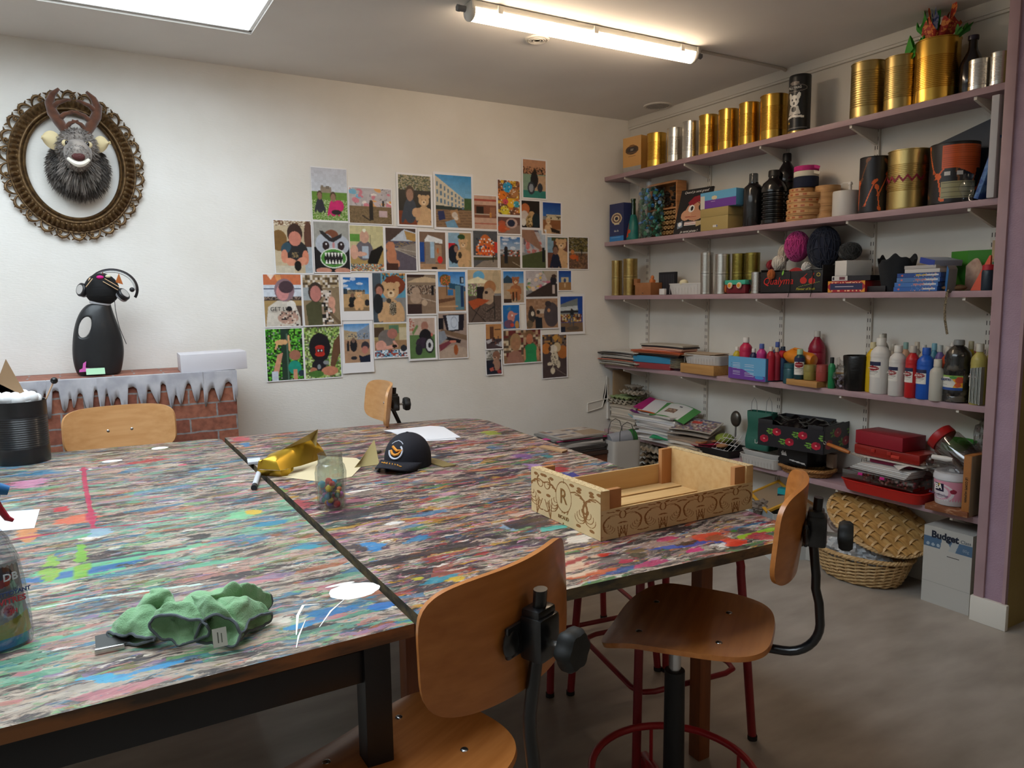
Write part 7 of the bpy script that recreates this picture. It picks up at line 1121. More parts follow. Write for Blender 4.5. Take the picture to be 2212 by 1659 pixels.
loc, r, h = RD(zb_, 2019, 2092, 1018, -.03); t = thing('pink_bucket', 'small pink and white plaster bucket with a BA logo', 'bucket', loc, RZ-.3); B().lathe([(r*.86, 0), (r*.88, .003), (r*.97, h*.8)], n=40).build('bucket_body', P_('#c8c4c4', .4), t); B().lathe([(r*.98, h*.78), (r*1.02, h*.79), (r*1.02, h*.90), (r*.98, h*.93), (r*.97, h), (0, h)], n=40).build('lid', P_('#c4c4c8', .4), t)
c = Cv(100, 60, '#d08ca0'); c.e(.5, .52, .34, .42, '#d8d0d4').e(.5, .50, .28, .34, '#d498ac').e(.5, .5, .22, .28, '#d8d0d4').r(.38, .12, .62, .46, '#201c38').r(0, .86, 1, 1, '#a81c24').e(.82, .42, .07, .10, '#8c2038').l(.3, .7, .7, .72, .012, '#6c4c7c').l(.35, .79, .65, .80, .010, '#6c4c7c').p([(.49, .12), (.54, .12), (.5, .3)], '#c8a43c'); patch(t, c, r*.865, h*.04, h*.76, 2.7, rt=r*.97); text('BA', r*.42, TXW, t, (0, -r*.955-.002, h*.565), (pi/2-.08, 0, 0), bold=.0006); text('Enduit rebouchage', r*.19, P_('#5c4c70', .5), t, (0, -r*.935-.0022, h*.33), (pi/2-.08, 0, 0), shear=.3)
t = thing('upright_book', 'brown covered book standing upright against the pillar, bottom shelf', 'book', (XS+.05, YE+.042, Z5+.003)); B().box((0, 0, .125), (.16, .030, .25), bev=.003).build('cover', M('brown_cloth_cover', '#9c6430', .6), t); B().box((.0, -.0153, .125), (.155, .001, .245)).build('pages', P_('#8c7c68', .8), t); text('LE CORPS HUMAIN', .012, TXD, t, (-.0815, 0, .11), (pi/2, pi/2, -pi/2))

# --- floor under the shelves ---
t = thing('copy_paper_box', 'white paper carton printed Budget Class in blue, on the floor at the pillar', 'box', (XS+.013+.10, 1.672, 0), RZ); w, h = .20, .335; B().box((0, 0, h/2), (w, .2, h), bev=.002).build('box_body', P_('#b8b6b0', .6), t)
c = Cv(80, 120, '#b4b2ac'); c.g(0, .13, 1, .27, '#4c6884', '#4c6884').p([(.38, .13), (.47, .13), (.62, .27), (.35, .27)], '#b4b2ac').p([(.60, .13), (.74, .13), (.66, .27), (.52, .27)], '#a8acac').r(0, .33, 1, .336, '#3a3834').r(.5, .333, .75, .343, '#1c1a18').e(.09, .23, .035, .02, '#9cacb8').e(.2, .23, .035, .02, '#9cacb8').e(.31, .23, .035, .02, '#9cacb8').r(0, .72, 1, .722, '#a09e98'); face(t, c, w, h, -.1, 0)
text('Budget', .040, P_('#1c2434', .5), t, (-.012, -.1014, h*.90), (pi/2, 0, 0), bold=.0016); text('Class', .020, P_('#5c6470', .5), t, (.073, -.1014, h*.895), (pi/2, 0, 0)); text('80g', .018, P_('#8c9cac', .5), t, (.075, -.1014, h*.79), (pi/2, 0, 0))
# wicker basket and its lid
bc = Vector((3.16, 2.13, 0)); bc = Vector((XS+.03, 2.075, 0)); t = thing('wicker_basket', 'oval pale wicker basket on the floor full of white packaging', 'basket', bc, RZ+.04); BA, BBd = .235, .165
def bsk(b, z, r, k): q = .70+.30*(z/.145)**.7; ovt(b, BA*q, BBd*q, z, r, .0035, 15, pi*k, 150)
b = B(); [bsk(b, .012+.0085*k, .0048, k) for k in range(13)]; b.build('woven_wall', WKL, t); b = B(); [ovt(b, BA, BBd, .138, .0065, .006, 26, ph, 160) for ph in (0, 2.1, 4.2)]; b.build('braided_rim', WKL, t)
b = B()
for i in range(30):
    a = 2*pi*i/30; b.tube([(BA*.69*cos(a), BBd*.69*sin(a), .004), (BA*.86*cos(a), BBd*.86*sin(a), .05), (BA*.99*cos(a), BBd*.99*sin(a), .135)], .0045, 5)
b.lathe([(BA*.70, .002), (BA*.70, .008), (0, .008)], n=40, sy=BBd/BA); b.build('stakes', WKL, t)
lid = at(1905, 1150, X=XS+.10); t = thing('basket_lid', 'woven wicker lid tilted against the shelf on top of the basket', 'lid', (XS+.06, lid.y, .268), rot=(.36, .34, RZ)); WS = M('flat_willow_strip', '#c0985c', .5, col2='#a87c44', ns=(6, 80, 80))
b = B()
for j in range(9):
    y0 = (j-4)*.034; L_ = BA*sqrt(max(.02, 1-(y0/BBd)**2))
    if abs(y0) < BBd: b.sheet(lambda u, v: ((u*2-1)*L_, y0+(v-.5)*.03, .012+.006*sin(pi*((u*2-1)*L_)/.045+pi*j)+.04*(1-((u*2-1)*L_/BA)**2-(y0/BBd)**2)), 40, 2, .002)
b.sheet(lambda u, v: (BA*.97*(v)*cos(2*pi*u), BBd*.97*v*sin(2*pi*u), .004+.04*(1-v*v)), 48, 8, .002); b.build('woven_strips', WS, t, ang=1.2); b = B()
for i in range(11):
    x0 = (i-5)*.045; L_ = BBd*sqrt(max(.02, 1-(x0/BA)**2)); b.sheet(lambda u, v: (x0+(v-.5)*.010, (u*2-1)*L_, .012-.006*sin(pi*((u*2-1)*L_)/.034+pi*i+1.5)+.04*(1-((u*2-1)*L_/BBd)**2-(x0/BA)**2)), 40, 2, .002)
b.build('cross_ribs', WKL, t, ang=1.2); b = B(); [ovt(b, BA, BBd, .004, .0055, .005, 28, ph, 160) for ph in (0, 2.1, 4.2)]; b.build('braided_rim', WKL, t)
def film(label, c, r, seed, col='#c4c4c4', mat=None, rot=None):
    rg = random.Random(seed); p = [rg.uniform(0, 6) for _ in range(4)]; o = B().ball((0, 0, 0), r, 36, f=lambda q: 1+.16*sin(7*q.x+p[0]+4*q.z)+.14*sin(11*q.y+p[1])+.10*sin(17*q.z+p[2]+9*q.x)).build('packaging_bag', mat or M('white_film', col, .3, col2='#a4a8ac', ns=(9, 9, 9), bump=.8, bs=(30, 30, 30)), None, c, 0, ang=.35); tag(o, label, 'packaging', 'white packaging in the basket')
    if rot: o.rotation_euler = rot
film('white plastic packaging at the middle of the wicker basket', (XS-.02, 2.06, .135), (.07, .06, .05), 1); film('clear rumpled packaging at the right side of the basket', (XS-.01, 1.965, .125), (.06, .05, .035), 2, '#b0b4b8'); film('white crumpled packaging at the left side of the basket', (XS+.0, 2.16, .13), (.07, .05, .05), 3)
t = thing('food_packet', 'grey cardboard food packet with a noodle picture leaning in the basket', 'packet', (XS+.0, 2.17, .17), rot=(-.35, -.55, RZ)); B().box((0, 0, .03), (.13, .03, .18), bev=.002).build('packet_body', P_('#a49c98', .6), t); c = Cv(50, 66, '#a8a09c'); c.e(.45, .35, .32, .16, '#6c5c54', 1, .7).e(.45, .35, .24, .10, '#8c8078', 1, .7).e(.45, .35, .16, .06, '#5c4c44', 1, .7).n(.4, .75, 1, 1, ['#5c4a40', '#a89c90'], .7, 2, 3); face(t, c, .125, .175, -.015, -.058); text('Mélange', .018, P_('#4c4644', .5), t, (.015, -.0168, .0), (pi/2, 0, 0), shear=.3)
# box of frames behind the right chair
t = thing('paper_carton', 'white paper carton with a green 80 g label holding picture frames, behind the chair', 'box', (3.065, 2.515, 0), RZ-.46); h = .24
for c_, d_, n_ in (((0, -.11, h/2), (.30, .004, h), 'front_panel'), ((0, .11, h/2), (.30, .004, h), 'back_panel'), ((-.15, 0, h/2), (.004, .22, h), 'side_panel'), ((.15, 0, h/2), (.004, .22, h), 'side_panel'), ((0, 0, .003), (.30, .22, .005), 'base')): B().box(c_, d_).build(n_, P_('#c0c0bc', .6), t)
c = Cv(60, 50, '#c0c0bc'); c.r(0, 0, 1, .28, '#8c9498').r(.48, .62, .62, .95, '#1f6c3c').r(.0, .45, .2, .47, '#7c7c7c').r(.75, .55, .9, .6, '#5c5c5c'); face(t, c, .298, h, -.112, 0); text('80', .022, TXW, t, (.018, -.1135, .055), (pi/2, 0, 0))
for l, c_, s, col, rot in (('yellow edged wooden frame sticking out of the white carton', (3.05, 2.56, .28), (.24, .16), '#c8942c', (.42, .12, RZ-.5)), ('second brown frame under the yellow one', (3.09, 2.46, .25), (.22, .15), '#8c6038', (.22, .1, RZ-.35))):
    t = thing('wooden_picture', l, 'frame', c_, rot=rot); b = B(); [b.box((x*s[0]/2, 0, 0), (.014, s[1], .012)) for x in (-1, 1)]; [b.box((0, y*s[1]/2, 0), (s[0]+.014, .014, .012)) for y in (-1, 1)]; b.build('frame', P_(col, .5), t); B().box((0, 0, -.002), (s[0], s[1], .003)).build('backing', P_('#8c7860', .7), t)
t = stk('small teal box with white lettering among the frames', 'teal_box', 'box', .235, 1692, .05, .04, .09, '#1f8c94', .01, .3); c = Cv(24, 30, '#20242c'); c.n(0, .4, 1, 1, ['#c8c8c8', '#3ca4a8'], .15, 1, 4).r(0, 0, 1, .3, '#239aa0'); face(t, c, .048, .085, -.02, .001); film('grey cloth crumpled at the left in the white carton', (2.97, 2.57, .235), (.05, .04, .03), 8, '#7c746c', P_('#7c7066', .9))
stk('small white box on the floor between carton and basket', 'small_white_box', 'box', 0, 1755, .10, .06, .14, '#b0aea8', .0, .1)
# magazines on a small wooden table in the corner
b0 = at(1258, 985, Y=3.55); t = thing('side_table', 'small brown wooden side table under a magazine pile in the corner', 'table', (2.52, 3.62, -.135)); VR = P_('#6c3c20', .5); B().box((0, 0, .535), (.42, .32, .02), bev=.003).build('table_top', P_('#3c2a20', .5), t); B().box((0, -.14, .49), (.38, .014, .06)).build('apron', VR, t)
for sx in (-1, 1):
    for sy in (-1, 1): B().box((sx*.185, sy*.135, .330), (.03, .03, .39), bev=.002).build('leg', P_('#8c4c24', .5), t)
zz = .4115; cl = ['#4c4440', '#8c8884', '#3c3836', '#a8a4a0', '#b8b4b0', '#6c6a68', '#c83c74', '#7c7c78', '#b0a8a0']
mg = Cv(50, 36, '#b8aca0'); mg.n(0, 0, 1, 1, ['#5c5c6c', '#b8aca0', '#c8c4c0', '#8c7464'], .5, 5, 5).r(.55, .4, 1, 1, '#9c8468')
for k in range(9):
    rg = random.Random(k); o = B().box((0, 0, .006), (.34+rg.uniform(-.02, .02), .25, .0115 if k != 6 else .004), bev=.001).build('magazine', P_(cl[k], .5), None, (2.50+rg.uniform(-.015, .015), 3.61+rg.uniform(-.01, .01), zz), rg.uniform(-.08, .08)); zz += .0122 if k != 6 else .005
    tag(o, 'magazine in the pile on the corner side table, '+['lowest', 'second from below', 'third from below', 'fourth from below', 'fifth from below', 'under the pink sheet', 'the pink sheet itself', 'second from top', 'topmost with a photo cover'][k], 'magazine', 'magazines on the side table')
    if k == 8: cvmesh('cover_print', mg, lambda u, v: ((u-.5)*.33, (v-.5)*.24, .0122), PRINT, o)
tag(B().prism([(0, 0), (.11, .035), (.10, -.04)], 0, .001).build('pink_paper', P_('#c83c8c', .5), None, (2.23, 3.57, zz-.016), 0), 'bright pink paper corner sticking out left of the magazine pile', 'paper')
# white paper bag with wire handles
pb_ = at(1325, 1000, Y=3.50); t = thing('white_paper_bag', 'white paper bag with dark wire handles holding a grey tin', 'bag', (2.77, 3.46, 0), -.15); h = .47; WB = M('white_kraft', '#b0aaa2', .6, bump=.5, bs=(10, 10, 10))
b = B(); b.sheet(lambda u, v: (.095*(abs(cos(2*pi*u))**.25)*(1 if cos(2*pi*u) > 0 else -1), .075*(abs(sin(2*pi*u))**.25)*(1 if sin(2*pi*u) > 0 else -1)+.003*sin(12*v), v*h), 64, 16, .001); b.box((0, 0, .002), (.18, .14, .003)); b.build('bag_body', WB, t)
for y in (-.07, .07): B().tube([(-.05, y, h-.01), (-.048, y, h+.05), (-.03, y, h+.095), (0, y, h+.11), (.03, y, h+.095), (.045, y, h+.05), (.05, y, h-.01)], .0022, 8).build('handle', P_('#3c3836', .5), t)
t = thing('label_tin', 'grey tin with a green end lying in the white paper bag', 'tin', (2.77, 3.46, h-.005), rot=(0, pi/2-.12, -.15)); B().lathe([(.046, -.085), (.048, -.08), (.048, .055)], n=30).build('tin_body', P_('#8c8e94', .4), t); B().lathe([(.048, .055), (.0485, .085), (.045, .09), (0, .09)], n=30).build('green_end', P_('#2c6c34', .4), t)
for k in range(10): eggtray('grey egg tray in the stack under the bottom shelf, number %s from the floor' % ['one', 'two', 'three', 'four', 'five', 'six', 'seven', 'eight', 'nine', 'ten'][k], (XS+.05+.006*(k % 3), 3.46+.005*(k % 2), .035+.036*k), 5, 5, EGG, RZ+.12*(k % 3), 1, group='egg trays stacked on the floor')
b = B(); b.sheet(lambda u, v: (u*.12, .003*sin(u*90), v*.37), 90, 1, .003); tag(b.build('corrugated_card', P_('#a88a68', .8), None, (XS-.02, YB-.05, .02), 0), 'corrugated cardboard under the bottom shelf in the corner', 'cardboard')
# ---------------- brick-paper fireplace against the back wall ----------------
def brick_mat(name, ax):
    m = M(name, '#8a4a38', .75); nt = m.node_tree; N = nt.nodes; L = nt.links; tc = N.new('ShaderNodeTexCoord'); sp = N.new('ShaderNodeSeparateXYZ'); cb = N.new('ShaderNodeCombineXYZ'); L.new(tc.outputs['Object'], sp.inputs[0])
    L.new(sp.outputs[ax[0]], cb.inputs[0]); L.new(sp.outputs[ax[1]], cb.inputs[1]); nz = N.new('ShaderNodeTexNoise'); nz.inputs['Scale'].default_value = 14; nz.inputs['Detail'].default_value = 5; L.new(tc.outputs['Object'], nz.inputs['Vector'])
    ad = N.new('ShaderNodeMix'); ad.data_type = 'RGBA'; ad.blend_type = 'LINEAR_LIGHT'; ad.inputs[0].default_value = .006; L.new(cb.outputs[0], ad.inputs[6]); L.new(nz.outputs['Color'], ad.inputs[7])
    bk = N.new('ShaderNodeTexBrick'); bk.inputs['Scale'].default_value = 1; bk.inputs['Brick Width'].default_value = .205; bk.inputs['Row Height'].default_value = .066; bk.inputs['Mortar Size'].default_value = .0045; bk.inputs['Mortar Smooth'].default_value = .4; bk.offset = .42
    bk.inputs['Color1'].default_value = (*srgb('#a0644c'), 1); bk.inputs['Color2'].default_value = (*srgb('#824a3a'), 1); bk.inputs['Mortar'].default_value = (*srgb('#8c8886'), 1); L.new(ad.outputs[2], bk.inputs['Vector'])
    n2 = N.new('ShaderNodeTexNoise'); n2.inputs['Scale'].default_value = 40; n2.inputs['Detail'].default_value = 8; L.new(cb.outputs[0], n2.inputs['Vector']); rp = N.new('ShaderNodeValToRGB'); rp.color_ramp.elements[0].position = .3; rp.color_ramp.elements[0].color = (.55, .5, .5, 1); rp.color_ramp.elements[1].position = .6; L.new(n2.outputs[0], rp.inputs[0])
    mu = N.new('ShaderNodeMix'); mu.data_type = 'RGBA'; mu.blend_type = 'MULTIPLY'; mu.inputs[0].default_value = .8; L.new(bk.outputs[0], mu.inputs[6]); L.new(rp.outputs[0], mu.inputs[7]); L.new(mu.outputs[2], N['Principled BSDF'].inputs['Base Color']); return m
YF = 3.62; ZB = .998; XR_ = .617; t = thing('cardboard_fireplace', 'cardboard fireplace covered in brick-pattern paper against the back wall', 'fireplace', (0, 0, 0)); BKF, BKT, BKS = brick_mat('brick_paper_front', (0, 2)), brick_mat('brick_paper_top', (0, 1)), brick_mat('brick_paper_side', (1, 2))
def bbox(c, d, name):
    b = B(); b.box(c, d); b.mi = [1, 1, 0, 2, 0, 2]; return b.build(name, [BKF, BKT, BKS], t, smooth=False)
bbox(((-1.0+XR_)/2, (YF+YB)/2-.004, ZB-.165), (XR_+1.0, YB-YF-.01, .33), 'mantel'); bbox((.41, (YF+YB)/2-.004, .333), (.41, YB-YF-.012, .666), 'column'); bbox((-.80, (YF+YB)/2-.004, .333), (.40, YB-YF-.012, .666), 'column')
B().box((-.2, YB-.03, .33), (.8, .02, .66)).build('dark_opening', P_('#141110', .9), t)
ic = [(20, 905), (30, 905), (36, 850), (44, 848), (52, 895), (60, 895), (66, 850), (80, 848), (88, 880), (95, 850), (100, 850), (104, 905), (111, 903), (113, 846), (120, 843), (127, 846), (135, 885), (141, 890), (146, 880), (149, 862), (155, 862), (158, 880), (161, 881), (165, 868), (168, 852), (173, 849), (178, 852), (188, 884), (194, 891), (200, 889), (201, 870), (203, 846), (207, 841), (211, 845), (217, 882), (221, 891), (225, 880), (228, 852), (233, 850), (240, 877), (244, 879), (249, 862), (254, 857), (259, 862), (266, 891), (270, 897), (275, 893), (277, 838), (288, 835), (295, 840), (305, 875), (310, 882), (315, 878), (318, 842), (325, 842), (338, 868), (343, 874), (346, 860), (347, 832), (352, 828), (358, 832), (368, 880), (372, 885), (375, 868), (378, 853), (382, 855), (388, 871), (392, 875), (396, 862), (400, 840), (404, 829), (409, 828), (412, 832), (421, 865), (426, 869), (430, 860), (433, 840), (437, 837), (440, 842), (443, 878), (446, 878), (450, 848), (456, 838), (463, 838), (471, 862), (475, 867), (480, 852), (487, 828), (494, 824), (501, 830), (505, 862), (509, 868), (513, 855), (514.5, 850)]
b = B(); top = []; bot = []; n = 0
for (x0, y0), (x1, y1) in zip(ic, ic[1:]):
    for k in range(3):
        u = k/3; p = at(x0+(x1-x0)*u, y0+(y1-y0)*u, Y=YF-.006); top.append((p.x, YF-.004, ZB-.004)); bot.append((p.x, YF-.006-.006*(.5+.5*sin(p.x*40))*max(0, ZB-p.z)/.15, p.z))
m_ = len(top); mid = [tuple((Vector(a)+Vector(c_))*.5-Vector((0, .002*(1+sin(a[0]*30)), 0))) for a, c_ in zip(top, bot)]; lip = [(a[0], YF+.035, ZB+.0015) for a in top]
V4 = lip+[(a[0], a[1], ZB+.0015) for a in top]+mid+bot; b.add(V4, [(r_*m_+i, (r_+1)*m_+i, (r_+1)*m_+i+1, r_*m_+i+1) for r_ in range(3) for i in range(m_-1)]); o = b.build('felt_garland', M('grey_white_felt', '#b4b2b6', .95, col2='#9c9ba2', ns=(14, 14, 14), sheen=.3), None, ang=1.2)
md = o.modifiers.new('s', 'SOLIDIFY'); md.thickness = .002; md.offset = 1; tag(o, 'grey-white felt cut into dripping icicles along the front of the brick fireplace', 'garland')
# cat made from a detergent bottle
t = thing('bottle_cat', 'black cat figure made from a detergent bottle, on the brick fireplace', 'figure', (at(216, 806, Y=3.80).x, 3.80, ZB+.001)); U = .000312; ox, oz = 400, 1585
def cp(X, Y_): return ((X-ox)*U, (oz-Y_)*U)
prof = [(1585, 140, 650), (1578, 120, 668), (1450, 82, 700), (1300, 72, 730), (1150, 80, 735), (950, 108, 705), (800, 150, 655), (680, 205, 625), (610, 262, 610), (575, 310, 604), (560, 345, 590)]
b = B(); rings = []; n = 40
for Y_, l, r in prof:
    a, z = cp((l+r)/2, Y_); w = (r-l)/2*U; rings += [(a+w*cos(2*pi*i/n), min(w*.55, .05)*sin(2*pi*i/n), z) for i in range(n)]
K = len(prof); b.add(rings, [(k*n+i, k*n+(i+1) % n, (k+1)*n+(i+1) % n, (k+1)*n+i) for k in range(K-1) for i in range(n)]+[tuple(range(n-1, -1, -1)), tuple((K-1)*n+i for i in range(n))]); BM = M('black_matt_plastic', '#1d1e20', .42, coat=.2, bump=.2, bs=(90, 90, 90)); body = b.build('body', BM, t, sub=1)
x, z = cp(258, 895); ct = B().lathe([(1, -.12), (1, .12)], n=32, sx=.023, sy=.048, R=Matrix.Rotation(.33, 3, 'Y')@Matrix.Rotation(pi/2, 3, 'X')).build('c', BM, t, (x, 0, z)); cut(body, ct)
x, z = cp(470, 560); B().lathe([(.040, -.006), (.043, 0), (.040, .012)], (x, 0, z), 36, sy=.75, R=Matrix.Rotation(.16, 3, 'Y')).build('collar', P_('#b8b8bc', .4), t)
x, z = cp(505, 365); hd = B().ball((x, 0, z), (.070, .060, .072), 28).build('head', M('black_wool', '#121213', .9, bump=.8, bs=(10, 10, 90)), t)
for X_, Y_, c_, s, l in ((725, 200, '#a85c24', 1, 'ear'), (525, 150, '#5c3420', .6, 'ear')): a, z = cp(X_, Y_); B().prism([(-.014*s, -.02*s), (.016*s, -.03*s), (.002, .02*s)], -.0015, .0015, lambda v: Vector((a+v.x, -.02+v.z, z+v.y))).build(l, P_(c_, .8), t)
for X_, Y_, r, c_, l in ((490, 195, (.0145, .006, .008), '#c81c80', 'nose'), (590, 182, (.011, .005, .007), '#c8c8a8', 'eye')): a, z = cp(X_, Y_); B().ball((a, -.045, z), r, 14).build(l, P_(c_, .8), t)
for s in (((545, 215), (718, 335)), ((520, 255), (700, 375)), ((395, 215), (308, 330)), ((365, 205), (345, 240))): (a, z), (a2, z2) = cp(*s[0]), cp(*s[1]); B().tube([(a, -.056, z), ((a+a2)/2, -.060, (z+z2)/2), (a2, -.05, z2)], .0032, 6, fl=.5).build('whisker', P_('#d8b48c', .8), t)
for X_, Y_, c_ in ((195, 1450, 0), (290, 1495, 1), (215, 1530, 2)): pass
a, z = cp(200, 1460); B().prism([(0, .02), (.012, .028), (.008, .0), (.045, -.008), (.045, -.016), (-.018, -.018), (-.016, -.008), (-.004, -.002)], -.002, .002, lambda v: Vector((a+v.x, -.052+v.z, z+v.y))).build('pink_paper_cutout', P_('#d060b0', .7), t)
t2 = thing('headphones', 'white and black headphones on the bottle cat', 'headphones', t.location.copy()); cx, cz = cp(610, 390); pts = []
for k in range(25): th = math.radians(168-k*8.2); pts.append((cx+.098*cos(th)+.012, .012+.01*sin(th), cz+.012+.085*sin(th)))
B().tube(pts, .0075, 10, fl=.35).build('headband', P_('#1d1a1e', .4), t2); B().tube([tuple((Vector((cx+.006, p[1], cz))-Vector(p))*.10+Vector(p)) for p in pts[3:22]], .013, 10, fl=.3).build('padding', P_('#c4c4c2', .5), t2)
for (X_, Y_), ry, s in (((765, 440), .9, 1), ((262, 370), -1.35, -1)):
    a, z = cp(X_, Y_); R_ = Matrix.Rotation(ry, 3, 'Y') @ Matrix.Rotation(.55*1, 3, 'X'); o = B().lathe([(.024, -.012), (.030, -.008), (.030, .008), (.026, .012), (0, .012)], (a, -.02 if s > 0 else 0, z), 30, R=R_).build('ear_cup', P_('#19181b', .4), t2); B().lathe([(.0305, -.014), (.032, -.010), (.031, -.006)], (a, -.02 if s > 0 else 0, z), 30, R=R_).build('silver_ring', P_('#b0b0b4', .3, .5), o); B().lathe([(.021, .011), (.021, .0135), (0, .0135)], (a, -.02 if s > 0 else 0, z), 26, R=R_).build('disc', P_('#b8b4b0', .4), o)
a, z = cp(890, 370); B().ball((a, 0, z), .011, 12).build('hinge', P_('#19181b', .4), t2); cb_ = [(*cp(q, w), 0) for q, w in ((650, 510), (652, 640), (665, 780), (690, 920), (725, 1040), (760, 1150))]; B().tube([(p[0], -.034, p[1]) for p in cb_], .0014, 6).build('cable', TXD, t2)
tag(B().box((0, 0, .0), (.072, .05, .0008), rx=.5).build('green_note', P_('#9cc4a0', .7), None, at(207, 808, Y=3.70)+Vector((0, 0, .012))), 'pale green note card standing in front of the bottle cat', 'card')
P0 = at(462, 800, Y=3.70); t = thing('white_box', 'closed white box lying askew on the right end of the brick fireplace', 'box', (P0.x+.0, 3.735, ZB+.003), rot=(0, -.02, -.04)); B().box((0, 0, .042), (.285, .20, .082), bev=.0015).build('box_body', P_('#c8c4c8', .5), t)
b = B(); p0 = at(24, 900, Y=3.22); zt_ = at(22, 775, Y=3.22).z; b.prism([(-.30, ZT+.001), (p0.x+.10, ZT+.001), (p0.x+.055, zt_-.145), (p0.x+.0, zt_), (p0.x-.04, zt_-.10), (p0.x-.08, zt_-.115), (-.30, zt_-.06)], -.002, .002, lambda v: Vector((v.x, 3.22+v.z, v.y))); tag(b.build('cardboard_star', P_('#96795a', .8)), 'brown cardboard cut-out with a pointed tip standing behind the black tin', 'cardboard')

# ---------------- things on the tables ----------------
c0 = at(52, 1000, Z=ZT); t = thing('black_tin', 'big black ribbed tin full of cotton wool at the left', 'tin', (c0.x-.002, c0.y+.03, ZT+.0006)); r = .086; h = .225; pr = [(r*.99, 0), (r, .003), (r, .05)]
for k in range(15): z = .055+k*.0078; pr += [(r, z), (r*.978, z+.004)]
pr += [(r, .178), (r, h-.004), (r*1.01, h), (r*.97, h-.002), (r*.96, .02), (0, .02)]; B().lathe(pr, n=56).build('tin_body', M('black_tinplate', '#17171a', .38, coat=.2), t)
c1 = Vector(t.location)+Vector((0, 0, h-.012)); rg = random.Random(2); o = B(); o.ball((0, 0, -.01), (.076, .076, .03), 20)
for _ in range(60): a = rg.random()*6.28; q = .062*sqrt(rg.random()); o.ball((q*cos(a), q*sin(a), .012+rg.random()*.014), (rg.uniform(.014, .022),)*3, 12)
tag(o.build('cotton_wool', M('cotton', '#dcdcdc', .95, sheen=.3), None, c1, ang=3), 'white cotton wool filling the black tin', 'cotton wool', kind='stuff')
a_, b_ = at(92, 858, Y=c1.y+.01), at(117, 822, Y=c1.y+.0); t = thing('stick', 'wooden stick with a black ball end standing in the cotton wool', 'stick', a_); B().tube([(0, 0, -.03), tuple(b_-a_)], .0028, 8).build('rod', P_('#c8a484', .6), t); B().ball(b_-a_, .0125, 18).build('ball_end', P_('#141416', .25), t)
# glass cleaner
c0 = at(-22, 1405, Z=ZT); t = thing('spray_bottle', 'glass cleaner spray bottle with blue liquid and a blue trigger head', 'bottle', (c0.x, c0.y+.01, ZT+.0006), .10); sy_ = .62; r = .062
pb = [(r*.95, 0), (r, .006), (r*1.0, .04), (r*.93, .10), (r*.82, .15), (r*.62, .185), (r*.30, .215), (r*.26, .235)]
B().lathe(pb, n=36, sy=sy_).build('bottle_body', clear('bottle_plastic', '#e2e6ea', .9), t); B().lathe([(r*.9, .003), (r*.94, .04), (r*.92, .055), (0, .055)], n=36, sy=sy_).build('liquid', M('blue_liquid', '#2a9ccc', .1, trans=.5), t)
c = Cv(60, 84, '#8c9094'); c.p([(0, .85), (1, .70), (1, 1), (0, 1)], '#a89c3c').e(.45, .18, .30, .13, '#2c3040').p([(.15, .26), (.72, .16), (.6, .30), (.3, .33)], '#a8283c').e(.5, .64, .15, .10, '#c8c4c8').e(.5, .64, .11, .075, '#b8586c'); c.g(0, 0, 1, 0, '#8c9094', '#8c9094')
cvmesh('label', c, lambda u, v: ((r*(.97-.16*v)+.0012)*cos(-pi/2+.55+(u-.5)*(1.5-.3*v)), (r*(.97-.16*v)+.0012)*sy_*sin(-pi/2+.55+(u-.5)*(1.5-.3*v)), .022+.125*v), PRINT, t)
for s_, z_, sz, c_ in (('DB', .125, .017, '#c8ccd4'), ('NETTOYANT', .098, .0095, '#3c4c80'), ('VITRES', .085, .0135, '#b83c48'), ('3H', .066, .010, '#b83c48')): text(s_, sz, P_(c_, .5), t, (.036, -.0352+.0*z_, z_), (pi/2, 0, .38), bold=.0003)
b = B(); b.box((0, 0, .245), (.026, .026, .02), bev=.003); b.box((.004, 0, .262), (.06, .022, .026), bev=.008); b.tube([(.028, 0, .268), (.045, 0, .262)], [.011, .008], 10); b.build('spray_head', P_('#2668a0', .4), t); b = B(); b.tube([(.024, 0, .252), (.030, 0, .235), (.040, 0, .215), (.048, 0, .210)], [.006, .006, .005, .003], 8); b.build('trigger', P_('#a81c34', .4), t)
def flat(name, label, cat, px, col, th=.0006, z=ZT+.0008, mat=None, group=None): b = B(); P2 = [at(x, y, Z=z) for x, y in px]; cx = sum(p.x for p in P2)/len(P2); cy = sum(p.y for p in P2)/len(P2); b.prism([(p.x-cx, p.y-cy) for p in P2][::-1], 0, th); return tag(b.build(name, mat or P_(col, .6), None, (cx, cy, z), smooth=False), label, cat, group)
flat('white_card', 'blank white card at the left behind the spray bottle', 'card', [(-40, 1110), (86, 1100), (74, 1141), (-40, 1151)], '#dcdee2'); flat('white_paper', 'upper sheet of the white papers at the far table end', 'paper', [(828, 930), (930, 920), (958, 922), (996, 945), (928, 950)], '#e2e2e6', z=ZT+.0022); flat('white_paper', 'lower sheet of the white papers, sticking out toward the cap', 'paper', [(846, 934), (962, 925), (987, 950), (896, 954)], '#dcdce0')
flat('brown_scrap', 'brown card scrap lying across the corner of the white papers', 'paper', [(851, 943), (893, 946), (873, 954)], '#b08060', .0012, ZT+.004); flat('brown_wedge', 'tan cardboard strip at the right edge of the far table end', 'cardboard', [(1163, 967), (1175, 964), (1226, 975), (1214, 979)], '#a88460', .006)
flat('cream_paper', 'cream paper under the gold card and the glass jar', 'paper', [(605, 1030), (700, 1042), (760, 1030), (788, 1000), (770, 990), (690, 985), (640, 1005)], '#d0c09c', .001, ZT+.001); flat('white_rule', 'short white plastic strip at the seam left of the gold card', 'strip', [(534, 996), (562, 993), (562, 1001), (536, 1004)], '#c8ccd4', .008)
